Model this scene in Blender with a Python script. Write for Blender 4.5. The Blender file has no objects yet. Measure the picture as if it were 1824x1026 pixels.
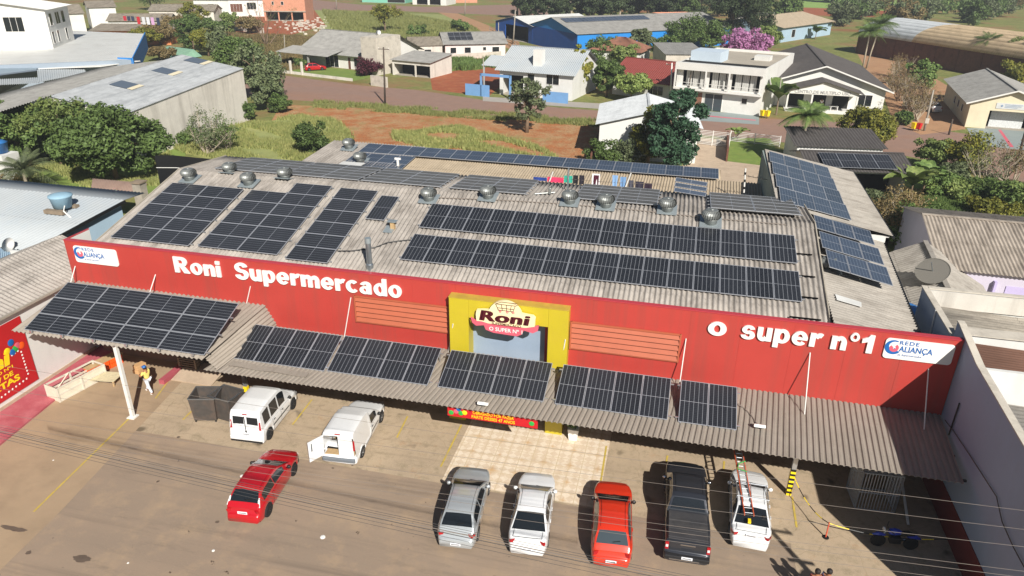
import bpy, math, random
import numpy as np
from mathutils import Vector, Matrix
random.seed(7); RNG = np.random.default_rng(7)
C = bpy.context.scene.collection
scene = bpy.context.scene
# ------------------------------------------------------------------ camera
H = 23.0; FPX = 1300.0
YAW, PITCH, ROLL = math.radians(13.1572), math.radians(25.0184), math.radians(0.7080)
def cam_axes():
    cy, sy, cp, sp, cr, sr = math.cos(YAW), math.sin(YAW), math.cos(PITCH), math.sin(PITCH), math.cos(ROLL), math.sin(ROLL)
    f0 = Vector((-sy, cy, 0)); r0 = Vector((cy, sy, 0)); u0 = Vector((0, 0, 1))
    f = f0*cp - u0*sp; u = u0*cp + f0*sp
    return r0*cr + u*sr, u*cr - r0*sr, f
RX, UX, FX = cam_axes()
cam_d = bpy.data.cameras.new('camera'); cam = bpy.data.objects.new('camera', cam_d); C.objects.link(cam)
cam_d.sensor_width = 36.0; cam_d.lens = FPX/1824*36.0; cam_d.clip_start = 0.5; cam_d.clip_end = 3000
m = Matrix((RX, UX, -FX)).transposed().to_4x4(); m.translation = Vector((0, 0, H)); cam.matrix_world = m
scene.camera = cam
# ------------------------------------------------------------------ light
SUN_TO = Vector((0.73, -1.14, 1.0)).normalized()
EL = math.asin(SUN_TO.z); AZ = math.atan2(SUN_TO.x, SUN_TO.y)
w = bpy.data.worlds.new('World'); scene.world = w; w.use_nodes = True
nt = w.node_tree; nt.nodes.clear()
sk = nt.nodes.new('ShaderNodeTexSky'); sk.sky_type = 'NISHITA'; sk.sun_disc = False
sk.sun_elevation = EL; sk.sun_rotation = AZ; sk.air_density = 1.0; sk.dust_density = 0.6; sk.ozone_density = 1.0
bg = nt.nodes.new('ShaderNodeBackground'); bg.inputs['Strength'].default_value = 0.036
wo = nt.nodes.new('ShaderNodeOutputWorld'); nt.links.new(sk.outputs[0], bg.inputs[0]); nt.links.new(bg.outputs[0], wo.inputs[0])
sun_d = bpy.data.lights.new('sun', 'SUN'); sun_d.energy = 4.6; sun_d.angle = math.radians(0.5); sun_d.color = (1.0, 0.955, 0.885)
sun = bpy.data.objects.new('sun', sun_d); C.objects.link(sun); sun.rotation_euler = SUN_TO.to_track_quat('Z', 'Y').to_euler()
scene.view_settings.view_transform = 'Standard'; scene.view_settings.look = 'None'
scene.view_settings.exposure = 0.56; scene.view_settings.gamma = 1.0
# ------------------------------------------------------------------ pixel -> world
CAMP = Vector((0, 0, H))
def ray(x, y): return FX + RX*((x-912)/FPX) - UX*((y-513)/FPX)
def G(x, y, z=0.0):
    d = ray(x, y); return CAMP + d*((z-H)/d.z)
def Yp(x, y, Y):
    d = ray(x, y); return CAMP + d*(Y/d.y)
def Xp(x, y, X):
    d = ray(x, y); return CAMP + d*(X/d.x)
def PL(x, y, a, bx=0.0, by=0.0):
    d = ray(x, y); return CAMP + d*((a-H)/(d.z-bx*d.x-by*d.y))
# ------------------------------------------------------------------ materials
def lin(c):
    if isinstance(c, str):
        c = [int(c[i:i+2], 16)/255 for i in (1, 3, 5)]
        return tuple((x/12.92 if x <= .04045 else ((x+.055)/1.055)**2.4) for x in c)
    return tuple(c)
def nn(nt, t, **k):
    n = nt.nodes.new(t)
    for a, b in k.items():
        if hasattr(n, a): setattr(n, a, b)
        else: n.inputs[a].default_value = b
    return n
MATS = {}
def base(name, rough=0.7, metal=0.0, coat=0.0, spec=0.5):
    m = bpy.data.materials.new(name); m.use_nodes = True; nt = m.node_tree
    b = nt.nodes['Principled BSDF']; b.inputs['Roughness'].default_value = rough; b.inputs['Metallic'].default_value = metal
    b.inputs['Coat Weight'].default_value = coat; b.inputs['Coat Roughness'].default_value = 0.036
    b.inputs['Specular IOR Level'].default_value = spec
    MATS[name] = m
    return m, nt, b
def mix(nt, fac, a, b, blend='MIX'):
    n = nt.nodes.new('ShaderNodeMix'); n.data_type = 'RGBA'; n.blend_type = blend
    if isinstance(fac, (int, float)): n.inputs[0].default_value = fac
    else: nt.links.new(fac, n.inputs[0])
    for s, v in ((6, a), (7, b)):
        if isinstance(v, tuple): n.inputs[s].default_value = (*v[:3], 1)
        else: nt.links.new(v, n.inputs[s])
    return n.outputs[2]
def coords(nt, kind='pos', scale=(1, 1, 1), rot=(0, 0, 0)):
    if kind == 'pos': s = nn(nt, 'ShaderNodeNewGeometry').outputs['Position']
    else: s = nn(nt, 'ShaderNodeTexCoord').outputs[{'obj': 'Object', 'uv': 'UV'}[kind]]
    mp = nn(nt, 'ShaderNodeMapping'); mp.inputs['Scale'].default_value = scale; mp.inputs['Rotation'].default_value = rot
    nt.links.new(s, mp.inputs[0]); return mp.outputs[0]
def noise(nt, vec, scale, detail=4, rough=0.55, lo=0.35, hi=0.65, dist=0.0):
    n = nn(nt, 'ShaderNodeTexNoise'); n.inputs['Scale'].default_value = scale; n.inputs['Detail'].default_value = detail
    n.inputs['Roughness'].default_value = rough; n.inputs['Distortion'].default_value = dist
    nt.links.new(vec, n.inputs['Vector'])
    r = nn(nt, 'ShaderNodeMapRange'); r.inputs[1].default_value = lo; r.inputs[2].default_value = hi
    nt.links.new(n.outputs[0], r.inputs[0]); return r.outputs[0]
def bump(nt, b, h, strength=0.3, dist=0.05):
    n = nn(nt, 'ShaderNodeBump'); n.inputs['Strength'].default_value = strength; n.inputs['Distance'].default_value = dist
    nt.links.new(h, n.inputs['Height']); nt.links.new(n.outputs[0], b.inputs['Normal'])
def mat(name, col, rough=0.7, metal=0.0, coat=0.0, var=0.15, scale=1.5, dirt=None, dirtamt=0.5, dscale=0.4, stretch=None, bmp=0.0, bscale=20, spec=0.5):
    """a painted / mineral surface: its colour broken up by two noises, optional dirt or stains with a shape of their own"""
    if name in MATS: return MATS[name]
    m, nt, b = base(name, rough, metal, coat, spec)
    c = lin(col); dk = tuple(x*(1-var) for x in c); lt = tuple(min(1, x*(1+var*0.7)) for x in c)
    v = coords(nt, 'pos')
    out = mix(nt, noise(nt, v, scale, 6, .65, .3, .7), dk, lt)
    if dirt:
        vs = coords(nt, 'pos', stretch or (1, 1, 1))
        f = noise(nt, vs, dscale, 6, .7, .48, .75)
        mm = nn(nt, 'ShaderNodeMath', operation='MULTIPLY'); nt.links.new(f, mm.inputs[0]); mm.inputs[1].default_value = dirtamt
        out = mix(nt, mm.outputs[0], out, lin(dirt))
    nt.links.new(out, b.inputs['Base Color'])
    if bmp: bump(nt, b, noise(nt, v, bscale, 4, .6, 0, 1), bmp, 0.03)
    return m
# ------------------------------------------------------------------ mesh builder and scene objects
class MB:
    def __init__(s): s.v = []; s.f = []; s.m = []; s.uv = None
    def add(s, vs, fs, m=0):
        o = len(s.v); s.v += [tuple(v) for v in vs]; s.f += [tuple(i+o for i in f) for f in fs]; s.m += [m]*len(fs); return s
    def box(s, x0, x1, y0, y1, z0, z1, m=0):
        v = [(x, y, z) for z in (z0, z1) for y in (y0, y1) for x in (x0, x1)]
        return s.add(v, [(0, 2, 3, 1), (4, 5, 7, 6), (0, 1, 5, 4), (2, 6, 7, 3), (0, 4, 6, 2), (1, 3, 7, 5)], m)
    def obox(s, c, size, R=None, m=0):
        hx, hy, hz = (q/2 for q in size); c = Vector(c)
        v = [Vector((x, y, z)) for z in (-hz, hz) for y in (-hy, hy) for x in (-hx, hx)]
        if R is not None:
            if isinstance(R, (int, float)): R = Matrix.Rotation(R, 3, 'Z')
            v = [R @ q for q in v]
        return s.add([c+q for q in v], [(0, 2, 3, 1), (4, 5, 7, 6), (0, 1, 5, 4), (2, 6, 7, 3), (0, 4, 6, 2), (1, 3, 7, 5)], m)
    def beam(s, a, b, w, h, m=0):
        a = Vector(a); b = Vector(b); d = (b-a); L = d.length; d.normalize()
        up = Vector((0, 0, 1)) if abs(d.z) < .95 else Vector((0, 1, 0))
        x = d.cross(up).normalized(); z = x.cross(d)
        return s.obox((a+b)/2, (w, L, h), Matrix((x, d, z)).transposed(), m)
    def tube(s, a, b, r0, r1=None, n=8, m=0, cap=True):
        a = Vector(a); b = Vector(b); r1 = r0 if r1 is None else r1; d = (b-a).normalized()
        up = Vector((0, 0, 1)) if abs(d.z) < .95 else Vector((1, 0, 0))
        x = d.cross(up).normalized(); y = d.cross(x)
        vs = [c+(x*math.cos(t)+y*math.sin(t))*r for c, r in ((a, r0), (b, r1)) for t in [2*math.pi*i/n for i in range(n)]]
        fs = [(i, (i+1) % n, n+(i+1) % n, n+i) for i in range(n)]
        if cap: fs += [tuple(range(n))[::-1], tuple(range(n, 2*n))]
        return s.add(vs, fs, m)
    def path(s, pts, r, n=6, m=0):
        pts = [Vector(p) for p in pts]; rs = r if isinstance(r, (list, tuple)) else [r]*len(pts); vs = []
        for i, p in enumerate(pts):
            d = (pts[min(i+1, len(pts)-1)]-pts[max(i-1, 0)]).normalized()
            up = Vector((0, 0, 1)) if abs(d.z) < .9 else Vector((1, 0, 0))
            x = d.cross(up).normalized(); y = d.cross(x)
            vs += [p+(x*math.cos(2*math.pi*k/n)+y*math.sin(2*math.pi*k/n))*rs[i] for k in range(n)]
        fs = [(i*n+k, i*n+(k+1) % n, (i+1)*n+(k+1) % n, (i+1)*n+k) for i in range(len(pts)-1) for k in range(n)]
        fs += [tuple(range(n))[::-1], tuple(range((len(pts)-1)*n, len(pts)*n))]
        return s.add(vs, fs, m)
    def lathe(s, prof, c=(0, 0, 0), n=24, m=0, axis='Z', R=None):
        c = Vector(c); vs = []
        for r, z in prof:
            for k in range(n):
                t = 2*math.pi*k/n; p = Vector((r*math.cos(t), r*math.sin(t), z))
                if axis == 'X': p = Vector((p.z, p.x, p.y))
                if axis == 'Y': p = Vector((p.x, p.z, p.y))
                if R is not None: p = R @ p
                vs.append(c+p)
        L = len(prof); fs = [(i*n+k, i*n+(k+1) % n, (i+1)*n+(k+1) % n, (i+1)*n+k) for i in range(L-1) for k in range(n)]
        if prof[0][0] > 1e-6: fs.append(tuple(range(n))[::-1])
        if prof[-1][0] > 1e-6: fs.append(tuple(range((L-1)*n, L*n)))
        return s.add(vs, fs, m)
    def slab(s, pts, t, m=0):
        """convex or simple polygon given as 3D points (counter-clockwise from its outer side), given a thickness behind"""
        pts = [Vector(p) for p in pts]; n = Vector()
        for i in range(len(pts)): n += pts[i].cross(pts[(i+1) % len(pts)])
        n.normalize(); k = len(pts); vs = pts+[p-n*t for p in pts]
        fs = [tuple(range(k)), tuple(range(k, 2*k))[::-1]]+[(i, k+i, k+(i+1) % k, (i+1) % k) for i in range(k)]
        return s.add(vs, fs, m)
    def flat(s, pts, m=0): return s.add(pts, [tuple(range(len(pts)))], m)
    def grid(s, fn, nu, nv, m=0):
        vs = [fn(i/nu, j/nv) for j in range(nv+1) for i in range(nu+1)]
        w = nu+1
        return s.add(vs, [(j*w+i, j*w+i+1, (j+1)*w+i+1, (j+1)*w+i) for j in range(nv) for i in range(nu)], m)
ROOTM = {}
def rootof(o):
    while o.parent: o = o.parent
    return o
def ml(m): return m if isinstance(m, (list, tuple)) else [m]
def build(mb, name, mats, parent=None, world=True, smooth=False, bev=0, sub=0, seg=2):
    me = bpy.data.meshes.new(name); vs = mb.v
    if parent is not None and world:
        Mi = ROOTM[rootof(parent).name].inverted(); vs = [tuple(Mi @ Vector(v)) for v in vs]
    me.from_pydata(vs, [], mb.f)
    for q in ml(mats): me.materials.append(q)
    if any(mb.m): me.polygons.foreach_set('material_index', mb.m)
    if smooth: me.polygons.foreach_set('use_smooth', [True]*len(me.polygons))
    me.update(); o = bpy.data.objects.new(name, me); C.objects.link(o); o.parent = parent
    if parent is None: ROOTM[o.name] = Matrix.Identity(4)
    if bev:
        b = o.modifiers.new('bevel', 'BEVEL'); b.width = bev; b.segments = seg; b.limit_method = 'ANGLE'; b.angle_limit = math.radians(35)
    if sub:
        b = o.modifiers.new('subsurf', 'SUBSURF'); b.levels = sub; b.render_levels = sub
    return o
def thing(name, label, cat, loc=(0, 0, 0), rz=0.0, group=None):
    o = bpy.data.objects.new(name, None); C.objects.link(o); o.location = loc; o.rotation_euler = (0, 0, rz)
    o.empty_display_size = .2; o['label'] = label; o['category'] = cat
    if group: o['group'] = group
    ROOTM[o.name] = Matrix.Translation(Vector(loc)) @ Matrix.Rotation(rz, 4, 'Z')
    return o
def tag(o, label, cat, group=None, kind=None):
    o['label'] = label; o['category'] = cat
    if group: o['group'] = group
    if kind: o['kind'] = kind
    return o
def struct(o): o['kind'] = 'structure'; return o
def stuff(o, label, cat): o['label'] = label; o['category'] = cat; o['kind'] = 'stuff'; return o
def dup(root, loc, rz=0.0, scale=1.0, label=None, group=None):
    r = root.copy(); C.objects.link(r); r.location = loc; r.rotation_euler = (0, 0, rz); r.scale = (scale,)*3 if isinstance(scale, (int, float)) else scale
    if label: r['label'] = label
    if group: r['group'] = group
    for ch in list(root.children):
        c = ch.copy(); C.objects.link(c); c.parent = r
        for g in list(ch.children):
            d = g.copy(); C.objects.link(d); d.parent = c
    return r
ORD = ['first', 'second', 'third', 'fourth', 'fifth', 'sixth', 'seventh', 'eighth', 'ninth', 'tenth', 'eleventh', 'twelfth', 'thirteenth', 'fourteenth', 'fifteenth', 'sixteenth', 'seventeenth', 'eighteenth', 'nineteenth', 'twentieth', 'twenty-first', 'twenty-second', 'twenty-third', 'twenty-fourth']
def text_mesh(s, size, extrude=0.0, offset=0.0, align='LEFT', space=1.0, sx=1.0, shear=0.0):
    """built-in font lettering as plain mesh data; x right, y up, z out"""
    cu = bpy.data.curves.new('lettering', 'FONT'); cu.body = s; cu.size = size; cu.extrude = extrude; cu.offset = offset
    cu.align_x = align; cu.space_character = space; cu.shear = shear; cu.resolution_u = 3
    o = bpy.data.objects.new('lettering', cu); C.objects.link(o); bpy.context.view_layer.update()
    me = bpy.data.meshes.new_from_object(o.evaluated_get(bpy.context.evaluated_depsgraph_get()))
    vs = [(v.co.x*sx, v.co.y, v.co.z) for v in me.vertices]; fs = [tuple(p.vertices) for p in me.polygons]
    bpy.data.objects.remove(o); bpy.data.curves.remove(cu); bpy.data.meshes.remove(me)
    return vs, fs
def put_text(mb, s, org, ux, uy, width=None, height=None, m=0, extrude=0.02, offset=0.0, align='LEFT', space=1.0, shear=0.0, lift=0.0):
    """lettering laid on the plane through org, scaled so its box is width x height; ux right, uy up"""
    vs, fs = text_mesh(s, 1.0, extrude, offset, align, space, 1.0, shear)
    xs = [v[0] for v in vs]; ys = [v[1] for v in vs]; x0, x1, y0, y1 = min(xs), max(xs), min(ys), max(ys)
    sy = height/(y1-y0) if height else 1.0; sx = width/(x1-x0) if width else sy
    ux = Vector(ux).normalized(); uy = Vector(uy).normalized(); un = ux.cross(uy); org = Vector(org)
    ax = 0 if align == 'LEFT' else ((x0+x1)/2 if align == 'CENTER' else x1); bx = x0 if align == 'LEFT' else ax
    return mb.add([org+ux*((v[0]-bx)*sx)+uy*((v[1]-y0)*sy)+un*(v[2]+lift) for v in vs], fs, m)
# ------------------------------------------------------------------ surface materials
def fibre(name, col, stainc, amt, pitchdir=(1, 0.12, 1), var=.16):
    """corrugated fibre-cement: mottled, with lichen running along the ribs"""
    m, nt, b = base(name, .9, 0, 0, .25)
    c = lin(col); v = coords(nt, 'pos')
    out = mix(nt, noise(nt, v, .9, 7, .7, .3, .7), tuple(x*(1-var) for x in c), tuple(min(1, x*(1+var)) for x in c))
    vs = coords(nt, 'pos', pitchdir)
    f = noise(nt, vs, 1.8, 8, .75, .46, .74); mm = nn(nt, 'ShaderNodeMath', operation='MULTIPLY'); nt.links.new(f, mm.inputs[0]); mm.inputs[1].default_value = amt
    out = mix(nt, mm.outputs[0], out, lin(stainc))
    f2 = noise(nt, v, 14, 5, .8, .52, .75); m2 = nn(nt, 'ShaderNodeMath', operation='MULTIPLY'); nt.links.new(f2, m2.inputs[0]); m2.inputs[1].default_value = .45
    out = mix(nt, m2.outputs[0], out, tuple(x*.45 for x in lin(stainc)))
    nt.links.new(out, b.inputs['Base Color']); bump(nt, b, noise(nt, v, 30, 4, .6, 0, 1), .2, .01)
    return m
M_roof = fibre('fibre_cement', '#a39c94', '#524b44', .8)
M_roofd = fibre('fibre_cement_dark', '#8f8678', '#4a423a', .8)
M_roofb = fibre('fibre_cement_beige', '#ab9c86', '#8f8069', .5)
M_roofx = fibre('fibre_cement_cross', '#9d978e', '#605850', .7, (.12, 1, 1))
M_canopy = fibre('canopy_cement', '#948b80', '#6f665a', .5, (1, .1, 1), .07)
M_wave = fibre('grey_fibre', '#96948f', '#5e5c58', .6, (.4, .4, 1))
M_roofblk = fibre('dark_tile_roof', '#55514f', '#3c3836', .5)
M_roofblue = mat('pale_blue_sheet', '#a9aeb0', .85, 0, 0, .07, .5, '#8b98a3', .6, .25)
M_roofwhite = mat('white_sheet', '#d2d2ce', .5, 0, 0, .05, .5, '#b5b3ac', .5, .3)
M_roofred = mat('red_tiles', '#86413a', .6, 0, 0, .12, 2, '#7d3a33', .5, .7)
M_tileold = mat('old_clay_tiles', '#8a5f4c', .9, 0, 0, .25, 3, '#4d3b32', .7, .8)
M_red = mat('red_facade_sheet', '#b23c34', .55, 0, .0, .07, .35, '#94443a', .9, .35, (3, 1, .1))
M_reddk = mat('red_paint', '#b81f22', .5, 0, 0, .08, .5)
M_redcap = mat('red_capping', '#b33a42', .35, 0, .2, .04, 1)
M_orange = mat('orange_louvre', '#ac5a3d', .6, 0, 0, .06, 1.2, '#985038', .5, 1.0)
M_yellow = mat('yellow_sheet', '#bdab24', .5, 0, .1, .05, .6, '#b99f2e', .35, .8)
M_bluegrey = mat('pale_blue_wall', '#8f9fb2', .55, 0, 0, .06, .6, '#8494a6', .5, .5)
M_white = mat('white_paint', '#dcdad4', .55, 0, 0, .05, .6, '#b6b1a6', .35, .35)
M_whitewall = mat('white_render', '#d6d5d0', .8, 0, 0, .05, .5, '#a5a29b', .45, .3, (1, 1, .35))
M_cream = mat('cream_render', '#d8cdb0', .8, 0, 0, .05, .5, '#b3a88d', .4, .3, (1, 1, .4))
M_concwall = mat('stained_render', '#d2ccc1', .9, 0, 0, .09, .8, '#7d766b', .6, .35, (1.6, 1.6, .16), .2)
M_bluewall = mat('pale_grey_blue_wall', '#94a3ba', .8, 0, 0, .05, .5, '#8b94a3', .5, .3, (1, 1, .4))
M_conc = mat('concrete', '#a39b8d', .9, 0, 0, .12, 1.2, '#6d675c', .6, .7, None, .2)
M_conclt = mat('pale_concrete', '#c4bcae', .9, 0, 0, .1, 1.2, '#7f786c', .6, .9, None, .2)
M_block = mat('hollow_block', '#c98f73', .9, 0, 0, .15, 4, '#9a6a52', .6, 1.5, None, .3)
M_brick = mat('brown_brick', '#6e4838', .9, 0, 0, .25, 3, '#3d2a22', .7, .9, None, .3)
M_pink = mat('pink_render', '#c9a9a4', .85, 0, 0, .06, .7, '#a98b86', .5, .6)
M_blue = mat('blue_paint', '#1f7fcb', .6, 0, 0, .06, .6, '#1767a8', .5, .3)
M_bluedk = mat('deep_blue_paint', '#1a4f9c', .6, 0, 0, .08, .6)
M_bluelt = mat('light_blue_paint', '#9db4c4', .7, 0, 0, .06, .6)
M_metal = mat('galvanised', '#a9b1b6', .38, .85, 0, .12, 6, '#6e777c', .4, 3)
M_alu = mat('aluminium', '#c9ccd0', .35, .8, 0, .05, 3)
M_dark = mat('dark_void', '#15130f', .8, 0, 0, .3, 2)
M_black = mat('black_plastic', '#191919', .5, 0, 0, .15, 5)
M_rubber = mat('rubber', '#1b1b1c', .85, 0, 0, .2, 9)
M_steelblk = mat('dark_steel', '#2b2b2d', .5, .3, 0, .1, 4)
M_wood = mat('bare_timber', '#b99c72', .85, 0, 0, .2, 4, '#7e6543', .6, 2)
M_woodgrey = mat('weathered_timber', '#8d7d6a', .9, 0, 0, .25, 4, '#544a3e', .6, 2)
M_pole = mat('pole_concrete', '#9b9488', .9, 0, 0, .12, 3, '#6b6459', .5, 1)
M_woodpole = mat('dark_pole_timber', '#4f443b', .9, 0, 0, .2, 3)
M_wire = mat('cable', '#4a4744', .6, 0, 0, .1, 3)
M_wirelt = mat('bare_conductor', '#7a7067', .7, .0, 0, .1, 3)
M_orangeplastic = mat('orange_plastic', '#ef5b16', .45, 0, 0, .06, 5)
M_bluetank = mat('blue_polyethylene', '#2f6fae', .45, 0, 0, .08, 3, '#27598d', .4, 2)
M_cyantank = mat('faded_blue_polyethylene', '#8fb0c2', .6, 0, 0, .1, 2, '#6a8ea3', .6, 2)
M_asphalt2 = mat('back_asphalt', '#8e7264', .92, 0, 0, .1, .7, '#9c6f52', .55, .12, (.5, 1, 1), .3, 40)
M_glassd, _nt, _b = base('dark_glass', .06, 0, 0, .6); _b.inputs['Base Color'].default_value = (.012, .015, .018, 1)
M_glassg, _nt, _b = base('grey_glass', .1, 0, 0, .6); _b.inputs['Base Color'].default_value = (.05, .065, .075, 1)
def plain(name, col, rough=.5, metal=0, coat=0):
    m, nt, b = base(name, rough, metal, coat); b.inputs['Base Color'].default_value = (*lin(col), 1); return m
M_signred = plain('sign_red', '#c11b22', .5); M_signblue = plain('sign_blue', '#1b62a8', .5); M_signwhite = plain('sign_white', '#e8e6e0', .45)
M_maroon = plain('maroon', '#4e0f1c', .4); M_creampaint = plain('cream_panel', '#efe0b0', .45); M_rose = plain('rose_ribbon', '#cf5d6e', .5)
M_signyellow = plain('sign_yellow', '#f2d21a', .5); M_green = plain('sign_green', '#2fa548', .4); M_lineyellow = mat('line_paint_yellow', '#bfa645', .8, 0, 0, .12, 3, '#a38d68', .95, 2.2)
M_tail = plain('lens_red', '#a8101a', .15, 0, .6); M_tailw = plain('lens_white', '#d8d8d8', .15, 0, .6)
M_skin = plain('skin', '#9c6a4c', .6); M_skin2 = plain('skin_light', '#c08e6e', .6); M_hair = plain('hair', '#1c1512', .7)

# ------------------------------------------------------------------ the ground and what is laid on it
def ground_mat():
    m, nt, b = base('ground_cover', .95, 0, 0, .15); v = coords(nt, 'pos')
    g = mix(nt, noise(nt, v, .12, 8, .65, .35, .65), lin('#737a44'), lin('#8e8c55'))
    g = mix(nt, noise(nt, v, .9, 8, .7, .45, .7), g, lin('#5b6636'))
    g = mix(nt, noise(nt, v, .05, 7, .65, .5, .62), g, lin('#8d7350'))
    g = mix(nt, noise(nt, v, .021, 6, .6, .56, .66), g, lin('#8a5f42'))
    nt.links.new(g, b.inputs['Base Color']); bump(nt, b, noise(nt, v, 3, 8, .75, 0, 1), .6, .25); return m
def lot_mat():
    m, nt, b = base('red_soil_lot', .95, 0, 0, .15); v = coords(nt, 'pos'); vs = coords(nt, 'pos', (.35, 1, 1), (0, 0, .25))
    g = mix(nt, noise(nt, v, .5, 9, .75, .3, .7), lin('#a1623c'), lin('#b5794f'))
    g = mix(nt, noise(nt, v, .35, 9, .8, .42, .62), g, lin('#b3966f'))
    g = mix(nt, noise(nt, v, 3.2, 8, .8, .52, .7), g, lin('#6e3a22'))
    g = mix(nt, noise(nt, v, .12, 9, .75, .55, .66), g, lin('#8b8a58'))
    nt.links.new(g, b.inputs['Base Color']); bump(nt, b, noise(nt, v, 4, 8, .75, 0, 1), .7, .2); return m
def asphalt_mat():
    m, nt, b = base('dusty_asphalt', .9, 0, 0, .25); v = coords(nt, 'pos'); vs = coords(nt, 'pos', (.25, 1, 1))
    g = mix(nt, noise(nt, vs, .22, 7, .65, .3, .7), lin('#8b7b6b'), lin('#9b8773'))
    g = mix(nt, noise(nt, v, .55, 7, .7, .5, .72), g, lin('#a68f75'))
    g = mix(nt, noise(nt, vs, 1.1, 8, .7, .55, .8), g, lin('#776a5c'))
    g = mix(nt, noise(nt, v, 2.4, 5, .6, .68, .72), g, lin('#4a3c32'))
    g = mix(nt, noise(nt, v, 28, 3, .6, .6, .8), g, lin('#b9a48d')); g = mix(nt, noise(nt, coords(nt, 'pos', (.06, 1.6, 1)), 1.0, 5, .6, .55, .8), g, lin('#7b6d5f'))
    nt.links.new(g, b.inputs['Base Color']); bump(nt, b, noise(nt, v, 55, 3, .6, 0, 1), .25, .01); return m
def parking_mat():
    m, nt, b = base('worn_parking_concrete', .88, 0, 0, .25); v = coords(nt, 'pos')
    g = mix(nt, noise(nt, v, .4, 8, .7, .3, .7), lin('#a2907a'), lin('#b5a187'))
    g = mix(nt, noise(nt, v, 1.7, 8, .75, .5, .7), g, lin('#8f8169'))
    g = mix(nt, noise(nt, v, .8, 8, .8, .56, .7), g, lin('#a5876a'))
    g = mix(nt, noise(nt, v, 5, 6, .8, .58, .76), g, lin('#776b58')); g = mix(nt, noise(nt, v, 26, 3, .6, .58, .75), g, lin('#c4b192'))
    vo = nn(nt, 'ShaderNodeTexVoronoi', feature='DISTANCE_TO_EDGE'); vo.inputs['Scale'].default_value = .33; vn = nn(nt, 'ShaderNodeVectorMath', operation='ADD'); nz = nn(nt, 'ShaderNodeTexNoise'); nz.inputs['Scale'].default_value = .8; nt.links.new(v, nz.inputs['Vector']); nt.links.new(v, vn.inputs[0]); nt.links.new(nz.outputs['Color'], vn.inputs[1]); nt.links.new(vn.outputs[0], vo.inputs['Vector'])
    cr_ = nn(nt, 'ShaderNodeMapRange'); cr_.inputs[1].default_value = .009; cr_.inputs[2].default_value = 0.0; nt.links.new(vo.outputs[0], cr_.inputs[0]); cm_ = nn(nt, 'ShaderNodeMath', operation='MULTIPLY'); cm_.inputs[1].default_value = .4; nt.links.new(cr_.outputs[0], cm_.inputs[0]); g = mix(nt, cm_.outputs[0], g, lin('#7d6f57'))
    g = mix(nt, noise(nt, v, .9, 2, .4, .66, .74), g, lin('#6f6250'))
    nt.links.new(g, b.inputs['Base Color']); bump(nt, b, noise(nt, v, 9, 6, .7, 0, 1), .25, .02); return m
def tile_mat():
    m, nt, b = base('patio_tiles', .5, 0, 0, .4); v = coords(nt, 'pos', (1/.62, 1/.62, 1))
    vd = coords(nt, 'pos', (1/.62, 1/.62, 1), (0, 0, math.radians(45)))
    ch = nn(nt, 'ShaderNodeTexChecker'); ch.inputs['Scale'].default_value = 2.0; nt.links.new(vd, ch.inputs[0])
    vo = nn(nt, 'ShaderNodeTexVoronoi', distance='MINKOWSKI'); vo.inputs['Scale'].default_value = .5; vo.inputs['Randomness'].default_value = .18; vo.inputs['Exponent'].default_value = .5
    nt.links.new(v, vo.inputs['Vector'])
    r = nn(nt, 'ShaderNodeMapRange'); r.inputs[1].default_value = .2; r.inputs[2].default_value = .75; nt.links.new(vo.outputs['Distance'], r.inputs[0])
    g = mix(nt, ch.outputs[1], lin('#d3c0a8'), lin('#dfd0bb'))
    g = mix(nt, r.outputs[0], lin('#c7a57c'), g)
    g = mix(nt, noise(nt, coords(nt, 'pos'), 1.3, 7, .7, .5, .8), g, lin('#c4ad8d'))
    br = nn(nt, 'ShaderNodeTexBrick'); br.offset = 0; br.inputs['Scale'].default_value = 1.0; br.inputs['Mortar Size'].default_value = .02
    br.inputs['Brick Width'].default_value = .62; br.inputs['Row Height'].default_value = .62; nt.links.new(coords(nt, 'pos'), br.inputs['Vector'])
    g = mix(nt, br.outputs['Fac'], g, lin('#c9b595'))
    nt.links.new(g, b.inputs['Base Color']); return m
M_ground, M_lot, M_asph, M_park, M_tile = ground_mat(), lot_mat(), asphalt_mat(), parking_mat(), tile_mat()
M_dirt = mat('packed_dirt', '#a9825f', .95, 0, 0, .12, .6, '#8c5d3f', .6, .25, None, .3)
M_redearth = mat('red_earth', '#97502f', .95, 0, 0, .2, .8, '#b07a4f', .6, .5, None, .5, 6)
M_lawn = mat('mown_lawn', '#6f8438', .95, 0, 0, .2, .8, '#8d9148', .6, .7, None, .5, 25)
M_field = mat('rough_grass', '#8b9156', .95, 0, 0, .22, .5, '#a8a266', .6, .22, None, .6, 8)
M_paving = mat('pale_paving', '#b9a58e', .85, 0, 0, .1, 1.5, '#8d7867', .6, .7)
M_pinkfloor = mat('faded_red_floor', '#a8505a', .75, 0, 0, .08, .7, '#c48a8c', .6, .35)
M_slab = mat('grey_forecourt', '#8c9694', .8, 0, 0, .06, .7)
def sheet(name, pts, z, mt):
    """one flat sheet, pts in px or world pairs"""
    P = [G(p[0], p[1], z) if len(p) == 2 else Vector((p[0], p[1], z)) for p in pts]
    n = sum((P[i].x*P[(i+1) % len(P)].y-P[(i+1) % len(P)].x*P[i].y) for i in range(len(P)))
    if n < 0: P = P[::-1]
    return struct(build(MB().flat(P), name, mt))
struct(build(MB().flat([(-1500, -300, 0), (1500, -300, 0), (1500, 2200, 0), (-1500, 2200, 0)]), 'ground', M_ground))
sheet('road', [(-90, -30, 0), (90, -30, 0), (90, 25.9, 0), (-90, 25.9, 0)], .004, M_asph)
sheet('parking_area', [(-27.5, 25.9, 0), (13.0, 25.9, 0), (13.0, 32.3, 0), (-27.5, 32.3, 0)], .006, M_park)
M_park2 = mat('side_lot_concrete', '#a28b70', .9, 0, 0, .1, .5, '#7f6d58', .55, .4, None, .2)
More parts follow.
